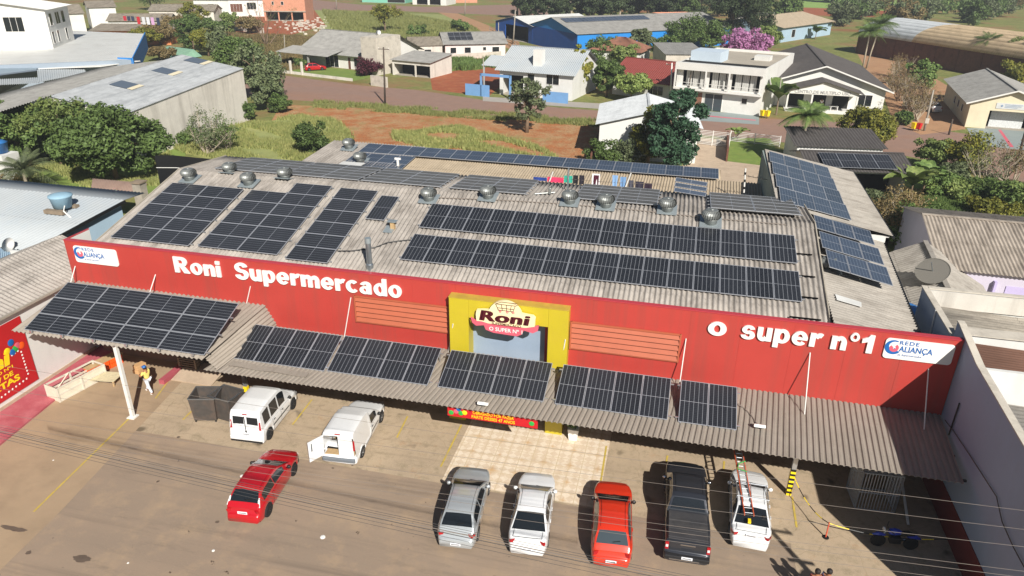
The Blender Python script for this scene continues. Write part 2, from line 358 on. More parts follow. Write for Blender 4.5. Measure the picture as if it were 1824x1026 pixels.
sheet('side_lot', [(-36, 8, 0), (-24.2, 8, 0), (-25.2, 20, 0), (-27.2, 34, 0), (-36, 34, 0)], .010, M_park2)
sheet('right_apron', [(6.8, 18, 0), (14, 18, 0), (14, 26.2, 0), (6.3, 26.2, 0)], .011, M_park)
sheet('patio', [(-9.42, 26.0, 0), (-1.98, 26.0, 0), (-1.98, 32.0, 0), (-9.42, 32.0, 0)], .014, M_tile)
# pink raised walkway along the left wall, a real 12 cm step
wk = MB(); a0, a1, b0, b1 = Vector((-33.9, 12, 0)), Vector((-34.2, 33, 0)), Vector((-30.4, 12, 0)), Vector((-32.9, 33, 0))
wk.add([(*a0.xy, 0), (*b0.xy, 0), (*b1.xy, 0), (*a1.xy, 0), (*a0.xy, .12), (*b0.xy, .12), (*b1.xy, .12), (*a1.xy, .12)], [(4, 5, 6, 7), (0, 1, 5, 4), (1, 2, 6, 5), (2, 3, 7, 6), (3, 0, 4, 7)])
struct(build(wk, 'pavement', M_pinkfloor))
# painted bay lines
ln = MB()
def stripe(a, b, w=.09):
    A = G(*a); B = G(*b); d = (B-A).normalized(); n = Vector((-d.y, d.x, 0))*w/2
    ln.flat([Vector((p.x, p.y, .020)) for p in (A-n, B-n, B+n, A+n)])
for a, b in (((785, 832), (822, 757)), ((1068, 872), (1080, 795)), ((707, 780), (726, 742)), ((521, 757), (556, 712)), ((1411, 885), (1419, 940)), ((1187, 823), (1189, 812)), ((1289, 836), (1290, 822)), ((326, 748), (350, 724)), ((277, 710), (305, 672)), ((60, 912), (238, 738))): stripe(a, b)
struct(build(ln, 'bay_markings', M_lineyellow))
# streets and lots behind the shop
sheet('back_street', [(300, 118), (495, 133), (640, 152), (740, 160), (860, 178), (1000, 192), (1180, 205), (1380, 212), (1600, 222), (1900, 262), (1900, 345), (1700, 295), (1600, 275), (1380, 252), (1240, 240), (1075, 217), (900, 207), (700, 190), (520, 178), (300, 160)], .004, M_asphalt2)
sheet('upper_street', [(440, 2), (560, 0), (640, 8), (760, 12), (912, 8), (1000, 14), (1000, 32), (912, 28), (720, 20), (560, 18), (440, 14)], .004, M_asphalt2)
sheet('dirt_road', [(780, 22), (815, 24), (870, 45), (925, 75), (925, 95), (880, 75), (838, 48)], .008, M_dirt)
sheet('vacant_lot', [(500, 186), (700, 196), (900, 212), (1085, 226), (1065, 300), (700, 300), (560, 285), (470, 240)], .008, M_lot)
sheet('lot_grass', [(300, 262), (420, 225), (545, 205), (600, 215), (625, 240), (625, 290), (420, 300)], .012, M_field)
sheet('meadow', [(560, 18), (700, 22), (790, 26), (845, 50), (885, 72), (830, 78), (700, 70), (590, 68), (565, 40)], .006, M_field)
sheet('bare_bank', [(760, 100), (885, 104), (895, 150), (870, 172), (770, 160)], .006, M_redearth)
sheet('builders_spoil', [(420, 30), (560, 18), (580, 45), (520, 62), (420, 60)], .007, M_redearth)
sheet('far_pasture', [(1380, -20), (1824, -40), (1824, 10), (1600, 22), (1400, 14)], .006, mat('pasture', '#84a04e', .95, 0, 0, .12, .1))
sheet('ploughed_bank', [(1400, 12), (1600, 20), (1600, 32), (1405, 26)], .008, M_redearth)
sheet('front_lawn', [(1297, 246), (1372, 246), (1400, 300), (1295, 287)], .016, M_lawn)
sheet('driveway', [(1238, 246), (1294, 248), (1294, 287), (1370, 296), (1372, 345), (1200, 330)], .012, M_paving)
sheet('kerb_walk', [(1235, 196), (1352, 205), (1352, 222), (1235, 214)], .012, M_slab)
sheet('kerb_walk_west', [(860, 172), (1100, 186), (1100, 196), (860, 180)], .012, mat('pale_kerb', '#a39c93', .9, 0, 0, .1, 1))
sheet('guide_strip', [(1237, 203.5), (1346, 213.5), (1346, 215), (1237, 205.2)], .018, M_rose)
sheet('forecourt', [(1722, 228), (1830, 230), (1830, 268), (1738, 258)], .012, M_slab)
sheet('forecourt_stripe', [(1778, 231), (1783, 231), (1806, 262), (1799, 262)], .018, M_rose)
sheet('side_yard', [(1520, 82), (1600, 100), (1650, 130), (1700, 160), (1720, 230), (1640, 240), (1590, 215), (1570, 160), (1540, 120)], .006, M_dirt)
sheet('garden_lawn', [(1620, 300), (1700, 300), (1760, 330), (1750, 355), (1600, 330)], .010, M_lawn)
sheet('garden_beds', [(1520, 350), (1830, 330), (1830, 430), (1640, 400), (1540, 400)], .007, mat('garden_soil', '#76663f', .95, 0, 0, .3, 1.5, '#5d6a34', .8, 1, None, .6, 12))
sheet('yard_grass', [(-20, 300), (120, 250), (330, 260), (330, 345), (150, 345), (-20, 330)], .008, M_lawn)

# ------------------------------------------------------------------ corrugated sheets
def corr(mb, A, B, D, Cc, n, amp, rows=1, lap=.015, m=0, square=False, t=.02):
    """sheet over the four corners A,B (low edge) and D,C (high edge); n ribs between A and B, ribs run A to D"""
    A, B, Cc, D = Vector(A), Vector(B), Vector(Cc), Vector(D)
    up = (B-A).cross(D-A).normalized()
    if up.z < 0: up = -up
    k = 6; prof = [math.sin(2*math.pi*i/k) for i in range(k)]
    if square: k = 6; prof = [1, 1, 1, .8, -1, -.6]
    for r in range(rows):
        v0, v1 = r/rows, (r+1)/rows+(.02 if r < rows-1 else 0); vs = []
        for j, v in enumerate((v0, v1)):
            lift = (rows-r)*0+(lap if j == 0 else 0)*(1 if rows > 1 else 0)
            for i in range(n*k+1):
                u = i/(n*k); p = (A*(1-u)+B*u)*(1-v)+(D*(1-u)+Cc*u)*v
                vs.append(p+up*(amp*prof[i % k]+lift))
        w = n*k+1; fs = [(i, i+1, w+i+1, w+i) for i in range(n*k)]
        if r == 0:  # a lip so the sheet's edge has thickness
            o = 2*w; vs += [q-up*t for q in vs[:w]]; fs += [(o+i, o+i+1, i+1, i) for i in range(n*k)]
        mb.add(vs, fs, m)
    return mb

# ------------------------------------------------------------------ the supermarket
FX0, FX1, FY = -33.83, 12.98, 32.0
store = thing('supermarket_building', 'long supermarket with red sheet facade, canopy and solar panels on its corrugated roof', 'supermarket', (-10, 32, 0))
fa = MB(); nseg = 20
for i in range(nseg):
    x0 = FX0+(FX1-FX0)*i/nseg; x1 = FX0+(FX1-FX0)*(i+1)/nseg
    if -10.5 < (x0+x1)/2 < -4.6: fa.box(x0+.004, x1-.004, FY, FY+.2, 6.6, 7.52); continue
    fa.box(x0+.004, x1-.004, FY, FY+.2, 3.62, 7.52)
fa.box(FX0-.03, FX0, FY-.01, FY+1.9, 3.62, 7.52); fa.box(FX0+.01, -10.5, FY+.008, FY+.19, 3.63, 7.5, 0); fa.box(-4.6, FX1-.01, FY+.008, FY+.19, 3.63, 7.5, 0)
build(fa, 'facade', M_red, store)
cp = MB(); cp.box(FX0-.05, FX1, FY-.03, FY+.24, 7.525, 7.58); cp.box(FX0-.06, FX0-.035, FY-.02, FY+1.95, 7.525, 7.57)
build(cp, 'facade_capping', M_redcap, store)
wr = MB(); wr.flat([(FX0+.02, FY+.25, 5.0), (FX0+.02, FY+1.9, 5.0), (FX0+.02, FY+1.9, 7.5), (FX0+.02, FY+.25, 7.5)])
build(wr, 'facade_return', M_white, store)
wl = MB(); bw = FY+.45
for x0, x1 in ((-33.5, -27.5), (-24.0, -18.5), (-14, -10.9), (-4.4, -1), (3.2, 13)): wl.box(x0, x1, bw, bw+.2, 0, 4.4)
wl.box(-33.5, 13, bw, bw+.2, 2.9, 4.6); wl.box(-33.4, -33.2, bw+.2, 47.2, 0, 6.6); wl.box(7.9, 8.1, bw+.2, 47.2, 0, 6.6); wl.box(-33.2, 7.9, 47.0, 47.2, 0, 8.3)
build(wl, 'shopfront_wall', mat('brown_shopfront', '#7d6656', .8, 0, 0, .1, .6, '#4c3b30', .5, .6), store)
vd = MB(); vd.box(-33.1, 7.8, 35.4, 35.6, 0, 4.4); vd.box(-33.1, 7.8, bw+.25, 35.4, 4.3, 4.4); build(vd, 'dark_interior', M_dark, store)
# front and rear slopes
RF = lambda x, y: 7+.25*(y-34)
RR = lambda x, y: 9.0-.085*(y-42)
rf = MB(); corr(rf, (-33.2, 32.5, RF(0, 32.5)), (7.75, 32.5, RF(0, 32.5)), (-33.2, 42, 9), (7.75, 42, 9), 158, .055, 5)
build(rf, 'front_roof_slope', M_roof, store, smooth=True)
rr = MB(); corr(rr, (-33.2, 47.35, RR(0, 47.35)), (7.75, 47.35, RR(0, 47.35)), (-33.2, 42, 9), (7.75, 42, 9), 158, .055, 3)
build(rr, 'rear_roof_slope', M_roof, store, smooth=True)
rc = MB(); corr(rc, (-33.2, 41.45, 8.8625+.03), (7.75, 41.45, 8.8625+.03), (-33.2, 42, 9.035), (7.75, 42, 9.035), 158, .055, 1); corr(rc, (-33.2, 42.55, 8.953+.03), (7.75, 42.55, 8.953+.03), (-33.2, 42, 9.035), (7.75, 42, 9.035), 158, .055, 1)
build(rc, 'ridge_capping', M_roof, store)
gd = MB(); gd.beam((-33.22, 32.4, 6.53), (-33.22, 42, 8.95), .06, .3); gd.beam((-33.22, 42, 8.95), (-33.22, 47.35, 8.5), .06, .3); build(gd, 'verge_trim', M_conc, store); gd = MB(); gd.beam((7.78, 32.4, 6.5), (7.78, 42, 8.9), .06, .35); gd.beam((7.78, 42, 8.9), (7.78, 47.35, 8.45), .06, .35)
build(gd, 'verge_trim', M_conc, store)
# louvres
for nm, a, b, c in (('louvre_panel', (631, 528), (802, 549), 4.72), ('louvre_panel', (1018, 575), (1213, 597), 4.72)):
    A = Yp(*a, 31.9); B = Yp(*b, 31.9); x0, x1 = A.x, B.x; z1 = 6.2
    if x0 < -12: x1 = -10.72
    else: x0 = -4.42
    lv = MB(); lv.box(x0, x1, 31.9, 31.97, z1-.04, z1+.04); lv.box(x0, x1, 31.9, 31.97, c-.04, c+.04); lv.box(x0-.04, x0+.04, 31.88, 31.975, c-.04, z1+.04); lv.box(x1-.04, x1+.04, 31.88, 31.975, c-.04, z1+.04)
    fr = build(lv, 'louvre_frame', M_orange, store)
    sl = MB(); n = 5; dz = (z1-c)/n
    for i in range(n):
        zt = z1-i*dz-.03; sl.slab([(x0+.04, 31.86, zt-dz+.07), (x1-.04, 31.86, zt-dz+.07), (x1-.04, 31.975, zt), (x0+.04, 31.975, zt)], .012)
    build(sl, 'louvre_slats', M_orange, fr)
    build(MB().box(x0+.04, x1-.04, 31.978, 31.99, c, z1), 'louvre_backing', M_brick, fr)
# yellow portal: a projecting frame round a recessed pale blue panel
pt = MB(); px0, px1, ix0, ix1, py0, pz1, iz1 = -10.62, -4.5, -9.6, -5.5, 31.45, 7.03, 6.0
pt.box(px0, ix0, py0, 32.5, 3.4, pz1); pt.box(ix1, px1, py0, 32.5, 3.4, pz1); pt.box(ix0, ix1, py0, 32.5, iz1, pz1)
pt.box(px0, ix0-.1, 31.0, 31.9, 0, 3.35); pt.box(ix1+.1, px1, 31.0, 31.9, 0, 3.35)
build(pt, 'entrance_portal', M_yellow, store, bev=.02)
build(MB().box(px0-.02, px1+.02, py0-.02, 32.2, pz1, pz1+.03), 'portal_capping', mat('dusty_yellow', '#b59a3a', .8, 0, 0, .15, 1.5, '#8a7440', .5, 1), store)
build(MB().box(ix0, ix1, 32.3, 32.4, 3.4, iz1), 'portal_backing', M_bluegrey, store)
# the canopies
CX0, CX1 = -22.3, 12.6
lc = MB(); A = Vector((-33.0, 26.6, 4.58)); B = Vector((-21.75, 26.6, 4.52))
corr(lc, A, B, (-33.6, 32.0, 5.0), (-21.4, 32.0, 4.95), 42, .05, 2)
corr(lc, (-22.0, 27.0, 4.45), (-21.5, 27.2, 3.6), (-21.5, 32.0, 4.95), (-20.9, 32.0, 3.8), 6, .04, 1)
build(lc, 'raised_canopy_roof', M_canopy, store, smooth=True)
cn = MB(); corr(cn, (CX0, 27.2, 3.50), (CX1, 27.2, 3.46), (-21.2, 32.0, 3.68), (12.9, 32.0, 3.64), 140, .028, 1, square=True)
corr(cn, (-21.2, 27.7, 3.64), (-16.9, 27.7, 3.62), (-21.2, 28.1, 3.66), (-16.9, 28.1, 3.64), 2, .03, 1)
build(cn, 'main_canopy_roof', M_canopy, store)
pr = MB()
for y in (27.5, 29.1, 30.8): pr.box(-20.9 if y > 28 else -22, 12.8, y-.05, y+.05, 3.33+(y-27)*.03, 3.41+(y-27)*.03)
for y in (27.0, 29.0, 31.0): pr.box(-33.1, -21.9, y-.05, y+.05, 4.33+(y-27)*.075, 4.42+(y-27)*.075)
build(pr, 'canopy_purlins', M_steelblk, store)
lp = MB(); A = G(237, 743); T = Vector((A.x, A.y, 4.45)); lp.box(A.x-.09, A.x+.09, A.y-.09, A.y+.09, .02, 4.4); lp.box(A.x-.22, A.x+.22, A.y-.22, A.y+.22, 0, .06)
build(lp, 'canopy_column', M_white, store)
A = G(1404, 880); c1 = MB(); c1.box(A.x-.1, A.x+.1, A.y-.1, A.y+.1, 1.5, 3.5)
for i in range(12): c1.box(A.x-.11, A.x+.11, A.y-.11, A.y+.11, i*.125, (i+1)*.125, 1+i % 2)
COLR = A.copy(); build(c1, 'striped_column', [M_alu, M_signyellow, M_black], store)
A = G(440, 702, 0); c2 = MB(); c2.box(A.x-.1, A.x+.1, A.y-.1, A.y+.1, .55, 3.5); c2.box(A.x-.11, A.x+.11, A.y-.11, A.y+.11, 0, .55, 1); build(c2, 'canopy_column', [M_alu, M_signyellow], store)
# tie rods from facade to canopy
for a, b in (((134, 474), (126, 503)), ((277, 489), (267, 520)), ((446, 510), (431, 578)), ((625, 530), (613, 602)), ((807, 577), (799, 628)), ((1007, 605), (998, 658)), ((1222, 603), (1209, 694)), ((1443, 628), (1433, 738)), ((1654, 657), (1646, 765))):
    A = Yp(*a, 31.98 if a[0] not in (807, 1007) else 31.43)
    B = PL(*b, 3.62, 0, 0) if a[0] > 400 else PL(*b, 5.3)
    build(MB().tube(A, B, .028, n=6), 'tie_rod', M_white, store)
# signs fixed to the facade
GLY = {  # heavy sign letters from bars (r x0 y0 x1 y1), bowls (o cx cy rx ry tx ty a0 a1) and polygons (p ...); x-height 1
 'o': (1.1, [('o', .55, .5, .55, .53, .36, .22, 0, 360)]), 'n': (1.02, [('r', 0, 0, .38, 1), ('r', .64, 0, 1.02, .56), ('o', .59, .55, .43, .48, .36, .26, 0, 150)]),
 'u': (1.02, [('r', .64, 0, 1.02, 1), ('r', 0, .44, .38, 1), ('o', .43, .45, .43, .48, .36, .26, 180, 330)]), 'i': (.38, [('r', 0, 0, .38, 1), ('r', 0, 1.14, .38, 1.42)]),
 'm': (1.62, [('r', 0, 0, .38, 1), ('r', .62, 0, 1.0, .56), ('r', 1.24, 0, 1.62, .56), ('o', .57, .55, .43, .48, .36, .26, 0, 150), ('o', 1.19, .55, .43, .48, .36, .26, 0, 150)]),
 'p': (1.1, [('r', 0, -.38, .38, 1), ('o', .58, .5, .52, .53, .36, .22, 0, 360)]), 'd': (1.1, [('r', .72, 0, 1.1, 1.42), ('o', .52, .5, .52, .53, .36, .22, 0, 360)]),
 'e': (1.1, [('o', .55, .5, .55, .53, .36, .2, 0, 318), ('r', .3, .4, 1.08, .58)]), 'c': (1.02, [('o', .55, .5, .55, .53, .36, .22, 45, 315)]), 'r': (.78, [('r', 0, 0, .38, 1), ('o', .66, .5, .46, .53, .32, .3, 62, 150)]),
 'a': (1.06, [('o', .44, .31, .44, .33, .32, .17, 0, 360), ('r', .64, 0, 1.0, .66), ('o', .52, .66, .48, .37, .36, .2, 0, 160)]),
 's': (1.0, [('o', .5, .71, .46, .32, .34, .18, 15, 275), ('o', .5, .3, .5, .33, .36, .18, 190, 450)]),
 'S': (1.24, [('o', .62, 1.02, .58, .43, .38, .25, 15, 275), ('o', .62, .41, .62, .44, .4, .25, 190, 450)]),
 'R': (1.36, [('r', 0, 0, .42, 1.42), ('r', .4, 1.16, .74, 1.42), ('r', .4, .56, .74, .82), ('o', .74, .99, .5, .43, .4, .26, -90, 90), ('p', .5, .6, .9, .6, 1.36, 0, .86, 0)]),
 'O': (.6, [('o', .3, 1.1, .3, .32, .17, .13, 0, 360)]), '1': (.74, [('p', .36, 0, .74, 0, .74, 1.42, .44, 1.42, .3, 1.22, 0, 1.06, 0, .76, .36, .88)]), ' ': (.5, [])}
def block(mb, s_, org, width, xh, ex=.09):
    tot = sum(GLY[c][0]+.14 for c in s_)-.14; sx = width/tot; x = 0; org = Vector(org); k = 0
    for c in s_:
        adv, ps = GLY[c]
        for q in ps:
            k += 1; d = -.0012*(k % 5); V = lambda u, v: org+Vector(((x+u)*sx, d, v*xh))
            if q[0] == 'r': _, a0, b0, a1, b1 = q; mb.slab([V(a0, b0), V(a1, b0), V(a1, b1), V(a0, b1)], ex)
            elif q[0] == 'p': mb.slab([V(q[i], q[i+1]) for i in range(1, len(q), 2)][::(1 if sum(q[i]*q[(i+3-1) % (len(q)-1)+1]-q[(i+2-1) % (len(q)-1)+1]*q[i+1] for i in range(1, len(q), 2)) > 0 else -1)], ex)
            else:
                _, cx, cy, rx_, ry_, tx, ty, a0, a1 = q; n = max(6, int((a1-a0)/15)); vs = []
                for i in range(n+1):
                    a = math.radians(a0+(a1-a0)*i/n); co, si = math.cos(a), math.sin(a)
                    for r0, r1 in ((rx_, ry_), (rx_-tx, ry_-ty)): v = V(cx+r0*co, cy+r1*si); vs += [v, v+Vector((0, ex, 0))]
                fs = []
                for i in range(n): o = 4*i; fs += [(o, o+4, o+6, o+2), (o+1, o+3, o+7, o+5), (o, o+1, o+5, o+4), (o+2, o+6, o+7, o+3)]
                if a1-a0 < 360: fs += [(0, 2, 3, 1), (4*n, 4*n+1, 4*n+3, 4*n+2)]
                mb.add(vs, fs)
        x += adv+.14
sg = MB(); block(sg, 'Roni', Vector((-26.75, 31.9, 6.38)), 2.88, .66)
tag(build(sg, 'shop_lettering', M_signwhite), 'white raised lettering Roni at the left of the red facade', 'sign lettering')
sg = MB(); block(sg, 'Supermercado', Vector((-22.98, 31.9, 6.42)), 9.65, .67)
tag(build(sg, 'shop_lettering', M_signwhite), 'white raised lettering Supermercado on the red facade', 'sign lettering')
sg = MB(); block(sg, 'o', Vector((2.1, 31.9, 6.42)), .86, .68); tag(build(sg, 'shop_lettering', M_signwhite), 'single white raised letter o starting the right hand slogan', 'sign lettering')
sg = MB(); block(sg, 'super', Vector((3.62, 31.9, 6.42)), 3.55, .68); tag(build(sg, 'shop_lettering', M_signwhite), 'white raised lettering super on the right of the red facade', 'sign lettering')
sg = MB(); block(sg, 'nO', Vector((7.6, 31.9, 6.42)), 1.15, .66); block(sg, '1', Vector((8.88, 31.9, 6.42)), .5, .64); tag(build(sg, 'shop_lettering', M_signwhite), 'white raised lettering nº 1 beside the right network sign', 'sign lettering')
def rounded(x0, x1, z0, z1, r, y, n=6):
    pts = []
    for cx, cz, a0 in ((x1-r, z0+r, -90), (x1-r, z1-r, 0), (x0+r, z1-r, 90), (x0+r, z0+r, 180)):
        pts += [Vector((cx+r*math.cos(math.radians(a0+90*i/n)), y, cz+r*math.sin(math.radians(a0+90*i/n)))) for i in range(n+1)]
    return pts
def arc_band(mb, cx, cz, r0, r1, a0, a1, y, m=0, n=20, t=.006):
    """a flat curved band, r0/r1 may be (start, end) so that it swells like a comma"""
    q = []
    for i in range(n+1):
        u = i/n; a = math.radians(a0+(a1-a0)*u); ri = r0[0]+(r0[1]-r0[0])*u; ro = r1[0]+(r1[1]-r1[0])*u
        q.append(((cx+ri*math.cos(a), y, cz+ri*math.sin(a)), (cx+ro*math.cos(a), y, cz+ro*math.sin(a))))
    for i in range(n): mb.add([q[i][0], q[i][1], q[i+1][1], q[i+1][0]], [(0, 1, 2, 3)], m)
for x0, x1, lb in ((-33.28, -30.42, 'rounded white REDE ALIANÇA sign board at the left end of the facade'), (9.86, 12.7, 'rounded white REDE ALIANÇA sign board at the right end of the facade')):
    z0, z1 = 6.28, 7.3; t = thing('network_sign', lb, 'sign', (x0, 31.9, z0), group='network signs on the facade')
    build(MB().slab(rounded(x0, x1, z0, z1, .16, 31.93), .05), 'board', M_signwhite, t)
    e = MB(); W = x1-x0; arc_band(e, x0+.36, z0+.60, (.30, .05), (.35, .38), 60, 320, 31.922); build(e, 'blue_swirl', M_signblue, t)
    e = MB(); arc_band(e, x0+.38, z0+.55, (.0, .1), (.17, .22), 130, 420, 31.92); build(e, 'red_swirl', M_rose, t)
    e = MB(); put_text(e, 'REDE', (x0+.58, 31.922, z0+.76), (1, 0, 0), (0, 0, 1), .8, .19, 0, .003, .015, space=1.2)
    put_text(e, 'ALIANÇA', (x0+.60, 31.922, z0+.33), (1, 0, 0), (0, 0, 1), 1.4, .36, 0, .003, .02)
    put_text(e, 'de Supermercados', (x0+.6, 31.922, z0+.17), (1, 0, 0), (0, 0, 1), 1.0, .12, 0, .003, 0, shear=.3); build(e, 'lettering', M_signblue, t)
# the round shop sign over the door
t = thing('round_shop_sign', 'cream cloud-shaped Roni sign with cart drawing and pink ribbon over the entrance', 'sign', (-7.6, 31.2, 5.6))
yS = 31.15; P = []
for i in range(25):
    a = math.radians(-8+196*i/24); P.append((-7.62+.86*math.cos(a), 6.48+.82*math.sin(a)))
P = [(-6.12, 6.28), (-6.10, 6.55), (-6.22, 6.66), (-6.5, 6.68)]+[p for p in P if p[1] > 6.6]+[(-8.8, 6.68), (-9.08, 6.64), (-9.12, 6.4), (-9.08, 5.98), (-6.12, 5.98)]
P = [Vector((x, yS, z)) for x, z in P]; sb = MB(); sb.slab(P, .2); build(sb, 'sign_body', M_creampaint, t)
rb = MB(); R = [Vector((x, yS-.03, z)) for x, z in ((-9.38, 6.2), (-9.3, 5.93), (-9.1, 5.78), (-8.7, 5.86), (-8.6, 5.62), (-8.2, 5.5), (-7.0, 5.46), (-6.75, 5.6), (-6.65, 5.84), (-6.2, 5.74), (-5.95, 5.9), (-5.9, 6.2), (-6.15, 6.1), (-6.5, 6.0), (-7.0, 5.92), (-8.2, 5.92), (-8.8, 6.05), (-9.15, 6.05))]
rb.slab(R[::-1] if sum(R[i].x*R[(i+1)%len(R)].z-R[(i+1)%len(R)].x*R[i].z for i in range(len(R)))<0 else R, .12); build(rb, 'ribbon', M_rose, t)
e = MB(); [put_text(e, 'Roni', (-8.9+dx, yS-.01-abs(dx)*.05, 6.12), (1, 0, 0), (0, 0, 1), 2.5, .56, 0, .02, .012, shear=.12, space=1.08) for dx in (0, .04, -.04, .07)]; build(e, 'lettering', M_maroon, t)
e = MB(); put_text(e, 'SUPERMERCADO', (-8.3, yS-.01, 5.97), (1, 0, 0), (0, 0, 1), 1.5, .12, 0, .004, .006); build(e, 'small_lettering', M_maroon, t)
e = MB(); put_text(e, 'O SUPER Nº 1', (-8.42, yS-.035, 5.62), (1, 0, 0), (0, 0, 1), 1.7, .21, 0, .004, .012); build(e, 'ribbon_lettering', M_signwhite, t)
ct = MB(); yc = yS-.012
def seg2(a, b, w=.02): ct.beam((a[0], yc, a[1]), (b[0], yc, b[1]), w, w)
for a, b in (((-8.1, 7.12), (-7.1, 7.12)), ((-8.0, 6.92), (-7.16, 6.92)), ((-8.0, 6.8), (-7.2, 6.8)), ((-8.1, 7.12), (-7.95, 6.8)), ((-7.1, 7.12), (-7.2, 6.8)), ((-7.1, 7.12), (-6.98, 7.18)), ((-7.8, 7.12), (-7.75, 6.8)), ((-7.55, 7.12), (-7.53, 6.8)), ((-7.3, 7.12), (-7.35, 6.8)), ((-8.1, 7.12), (-7.8, 7.25)), ((-7.8, 7.25), (-7.0, 7.25)), ((-7.95, 6.8), (-7.85, 6.75)), ((-7.2, 6.8), (-7.3, 6.75))): seg2(a, b)
build(ct, 'cart_drawing', M_maroon, t)
e = MB()
for x in (-7.86, -7.5, -7.2): arc_band(e, x, 6.74, (.03, .03), (.065, .065), 0, 360, yc-.012)
build(e, 'cart_wheels', M_rose, t)
# hanging banner under the canopy edge
bn = thing('thank_you_banner', 'long red banner with yellow writing and balloons hanging under the canopy', 'banner', (-7.5, 28.0, 2.9))
L = Yp(797, 727, 27.6); Rr = Yp(958, 748, 27.6); bz1 = 3.28; bz0 = 2.68
build(MB().box(L.x, Rr.x, 27.6, 27.63, bz0, bz1), 'cloth', M_signred, bn)
e = MB(); put_text(e, 'OBRIGADO POR FAZER', (L.x+1.25, 27.59, bz0+.3), (1, 0, 0), (0, 0, 1), 2.0, .17, 0, .003, .01); put_text(e, 'PARTE DESSES 47 ANOS', (L.x+1.2, 27.59, bz0+.07), (1, 0, 0), (0, 0, 1), 2.1, .17, 0, .003, .012); build(e, 'lettering', M_signyellow, bn)
for k, (dx, dz, mm_) in enumerate(((.18, .2, M_green), (.42, .3, M_signred), (.66, .24, M_green), (.55, .45, M_signblue), (.85, .3, M_signyellow), (4.1, .25, M_green), (4.35, .3, M_signblue), (4.6, .22, M_signred), (4.85, .3, M_green))):
    if L.x+dx < Rr.x-.1: build(MB().lathe([(0, -.02), (.1, -.015), (.13, 0), (.1, .015), (0, .02)], (L.x+dx, 27.59, bz0+dz), 14, axis='Y'), 'balloon_print', mm_ if mm_ != M_signred else M_rose, bn)
# ------------------------------------------------------------------ solar panels
def cell_mat(name, cellc, linec, rough, landscape):
    m, nt, b = base(name, rough, 0, 0, .5)
    uv = nn(nt, 'ShaderNodeTexCoord').outputs['UV']; sp = nn(nt, 'ShaderNodeSeparateXYZ'); nt.links.new(uv, sp.inputs[0])
    def lines(o, n, wd):
        a = nn(nt, 'ShaderNodeMath', operation='MULTIPLY'); a.inputs[1].default_value = n; nt.links.new(o, a.inputs[0])
        f = nn(nt, 'ShaderNodeMath', operation='FRACT'); nt.links.new(a.outputs[0], f.inputs[0])
        s = nn(nt, 'ShaderNodeMath', operation='SUBTRACT'); nt.links.new(f.outputs[0], s.inputs[0]); s.inputs[1].default_value = .5
        ab = nn(nt, 'ShaderNodeMath', operation='ABSOLUTE'); nt.links.new(s.outputs[0], ab.inputs[0])
        g = nn(nt, 'ShaderNodeMath', operation='GREATER_THAN'); nt.links.new(ab.outputs[0], g.inputs[0]); g.inputs[1].default_value = .5-wd; return g.outputs[0]
    c = mix(nt, noise(nt, coords(nt, 'pos'), .35, 4, .6, .3, .7), tuple(x*.7 for x in lin(cellc)), tuple(x*1.5 for x in lin(cellc)))
    oi = nn(nt, 'ShaderNodeObjectInfo'); c = mix(nt, oi.outputs['Random'], c, tuple(x*1.45+.002 for x in lin(cellc)))
    c2 = mix(nt, lines(sp.outputs[0], 6, .045), c, lin(linec)); c2 = mix(nt, lines(sp.outputs[1], 12, .02), c2, tuple(x*.6 for x in lin(linec)))
    nt.links.new(c2, b.inputs['Base Color']); return m
M_cell = cell_mat('solar_cells', '#1d1f24', '#7c7f84', .3, 0)
M_cellb = cell_mat('solar_cells_sky_tint', '#333c4a', '#74808f', .3, 0)  # blue of the reflected sky put into the cell colour
M_cellg = cell_mat('solar_cells_grazing_sheen', '#4a4744', '#83807b', .4, 0)  # dull grey painted in for sky reflected at a grazing angle
M_frame = mat('panel_frame', '#b9bcc2', .4, .5, 0, .04, 2)
PMESH = {}
def panel_mesh(W, L, half, key, cm):
    """W,L along local x,y; half: 'y' puts the middle bar across the length, 'x' across the width. short side carries six cells"""
    k = (round(W, 2), round(L, 2), half, cm.name)
    if k in PMESH: return PMESH[k]
    g = .012; fr = .028; f = MB()
    x0, x1, y0, y1 = g, W-g, g, L-g
    f.box(x0, x1, y0, y0+fr, -.02, .02); f.box(x0, x1, y1-fr, y1, -.02, .02); f.box(x0, x0+fr, y0+fr, y1-fr, -.02, .019); f.box(x1-fr, x1, y0+fr, y1-fr, -.02, .019)
    if half == 'y': f.box(x0+fr, x1-fr, L/2-.011, L/2+.011, -.01, .0165)
    if half == 'x': f.box(W/2-.011, W/2+.011, y0+fr, y1-fr, -.01, .0165)
    fm = bpy.data.meshes.new('frame'); fm.from_pydata(f.v, [], f.f); fm.materials.append(M_frame)
    c = bpy.data.meshes.new('cells'); xa, xb, ya, yb = x0+.01, x1-.01, y0+.01, y1-.01
    c.from_pydata([(x, y, z) for z in (.0135, -.012) for x, y in ((xa, ya), (xb, ya), (xb, yb), (xa, yb))], [], [(0, 1, 2, 3), (7, 6, 5, 4), (0, 4, 5, 1), (1, 5, 6, 2), (2, 6, 7, 3), (3, 7, 4, 0)])
    uvl = c.uv_layers.new(name='UVMap')
    ang = half == 'x'
    for lp in c.loops:
        v = c.vertices[lp.vertex_index].co; u = (v.x-xa)/(xb-xa); w_ = (v.y-ya)/(yb-ya)
        uvl.data[lp.index].uv = (w_, u*2) if ang else (u, w_*2)
    c.materials.append(cm); PMESH[k] = (fm, c); return PMESH[k]
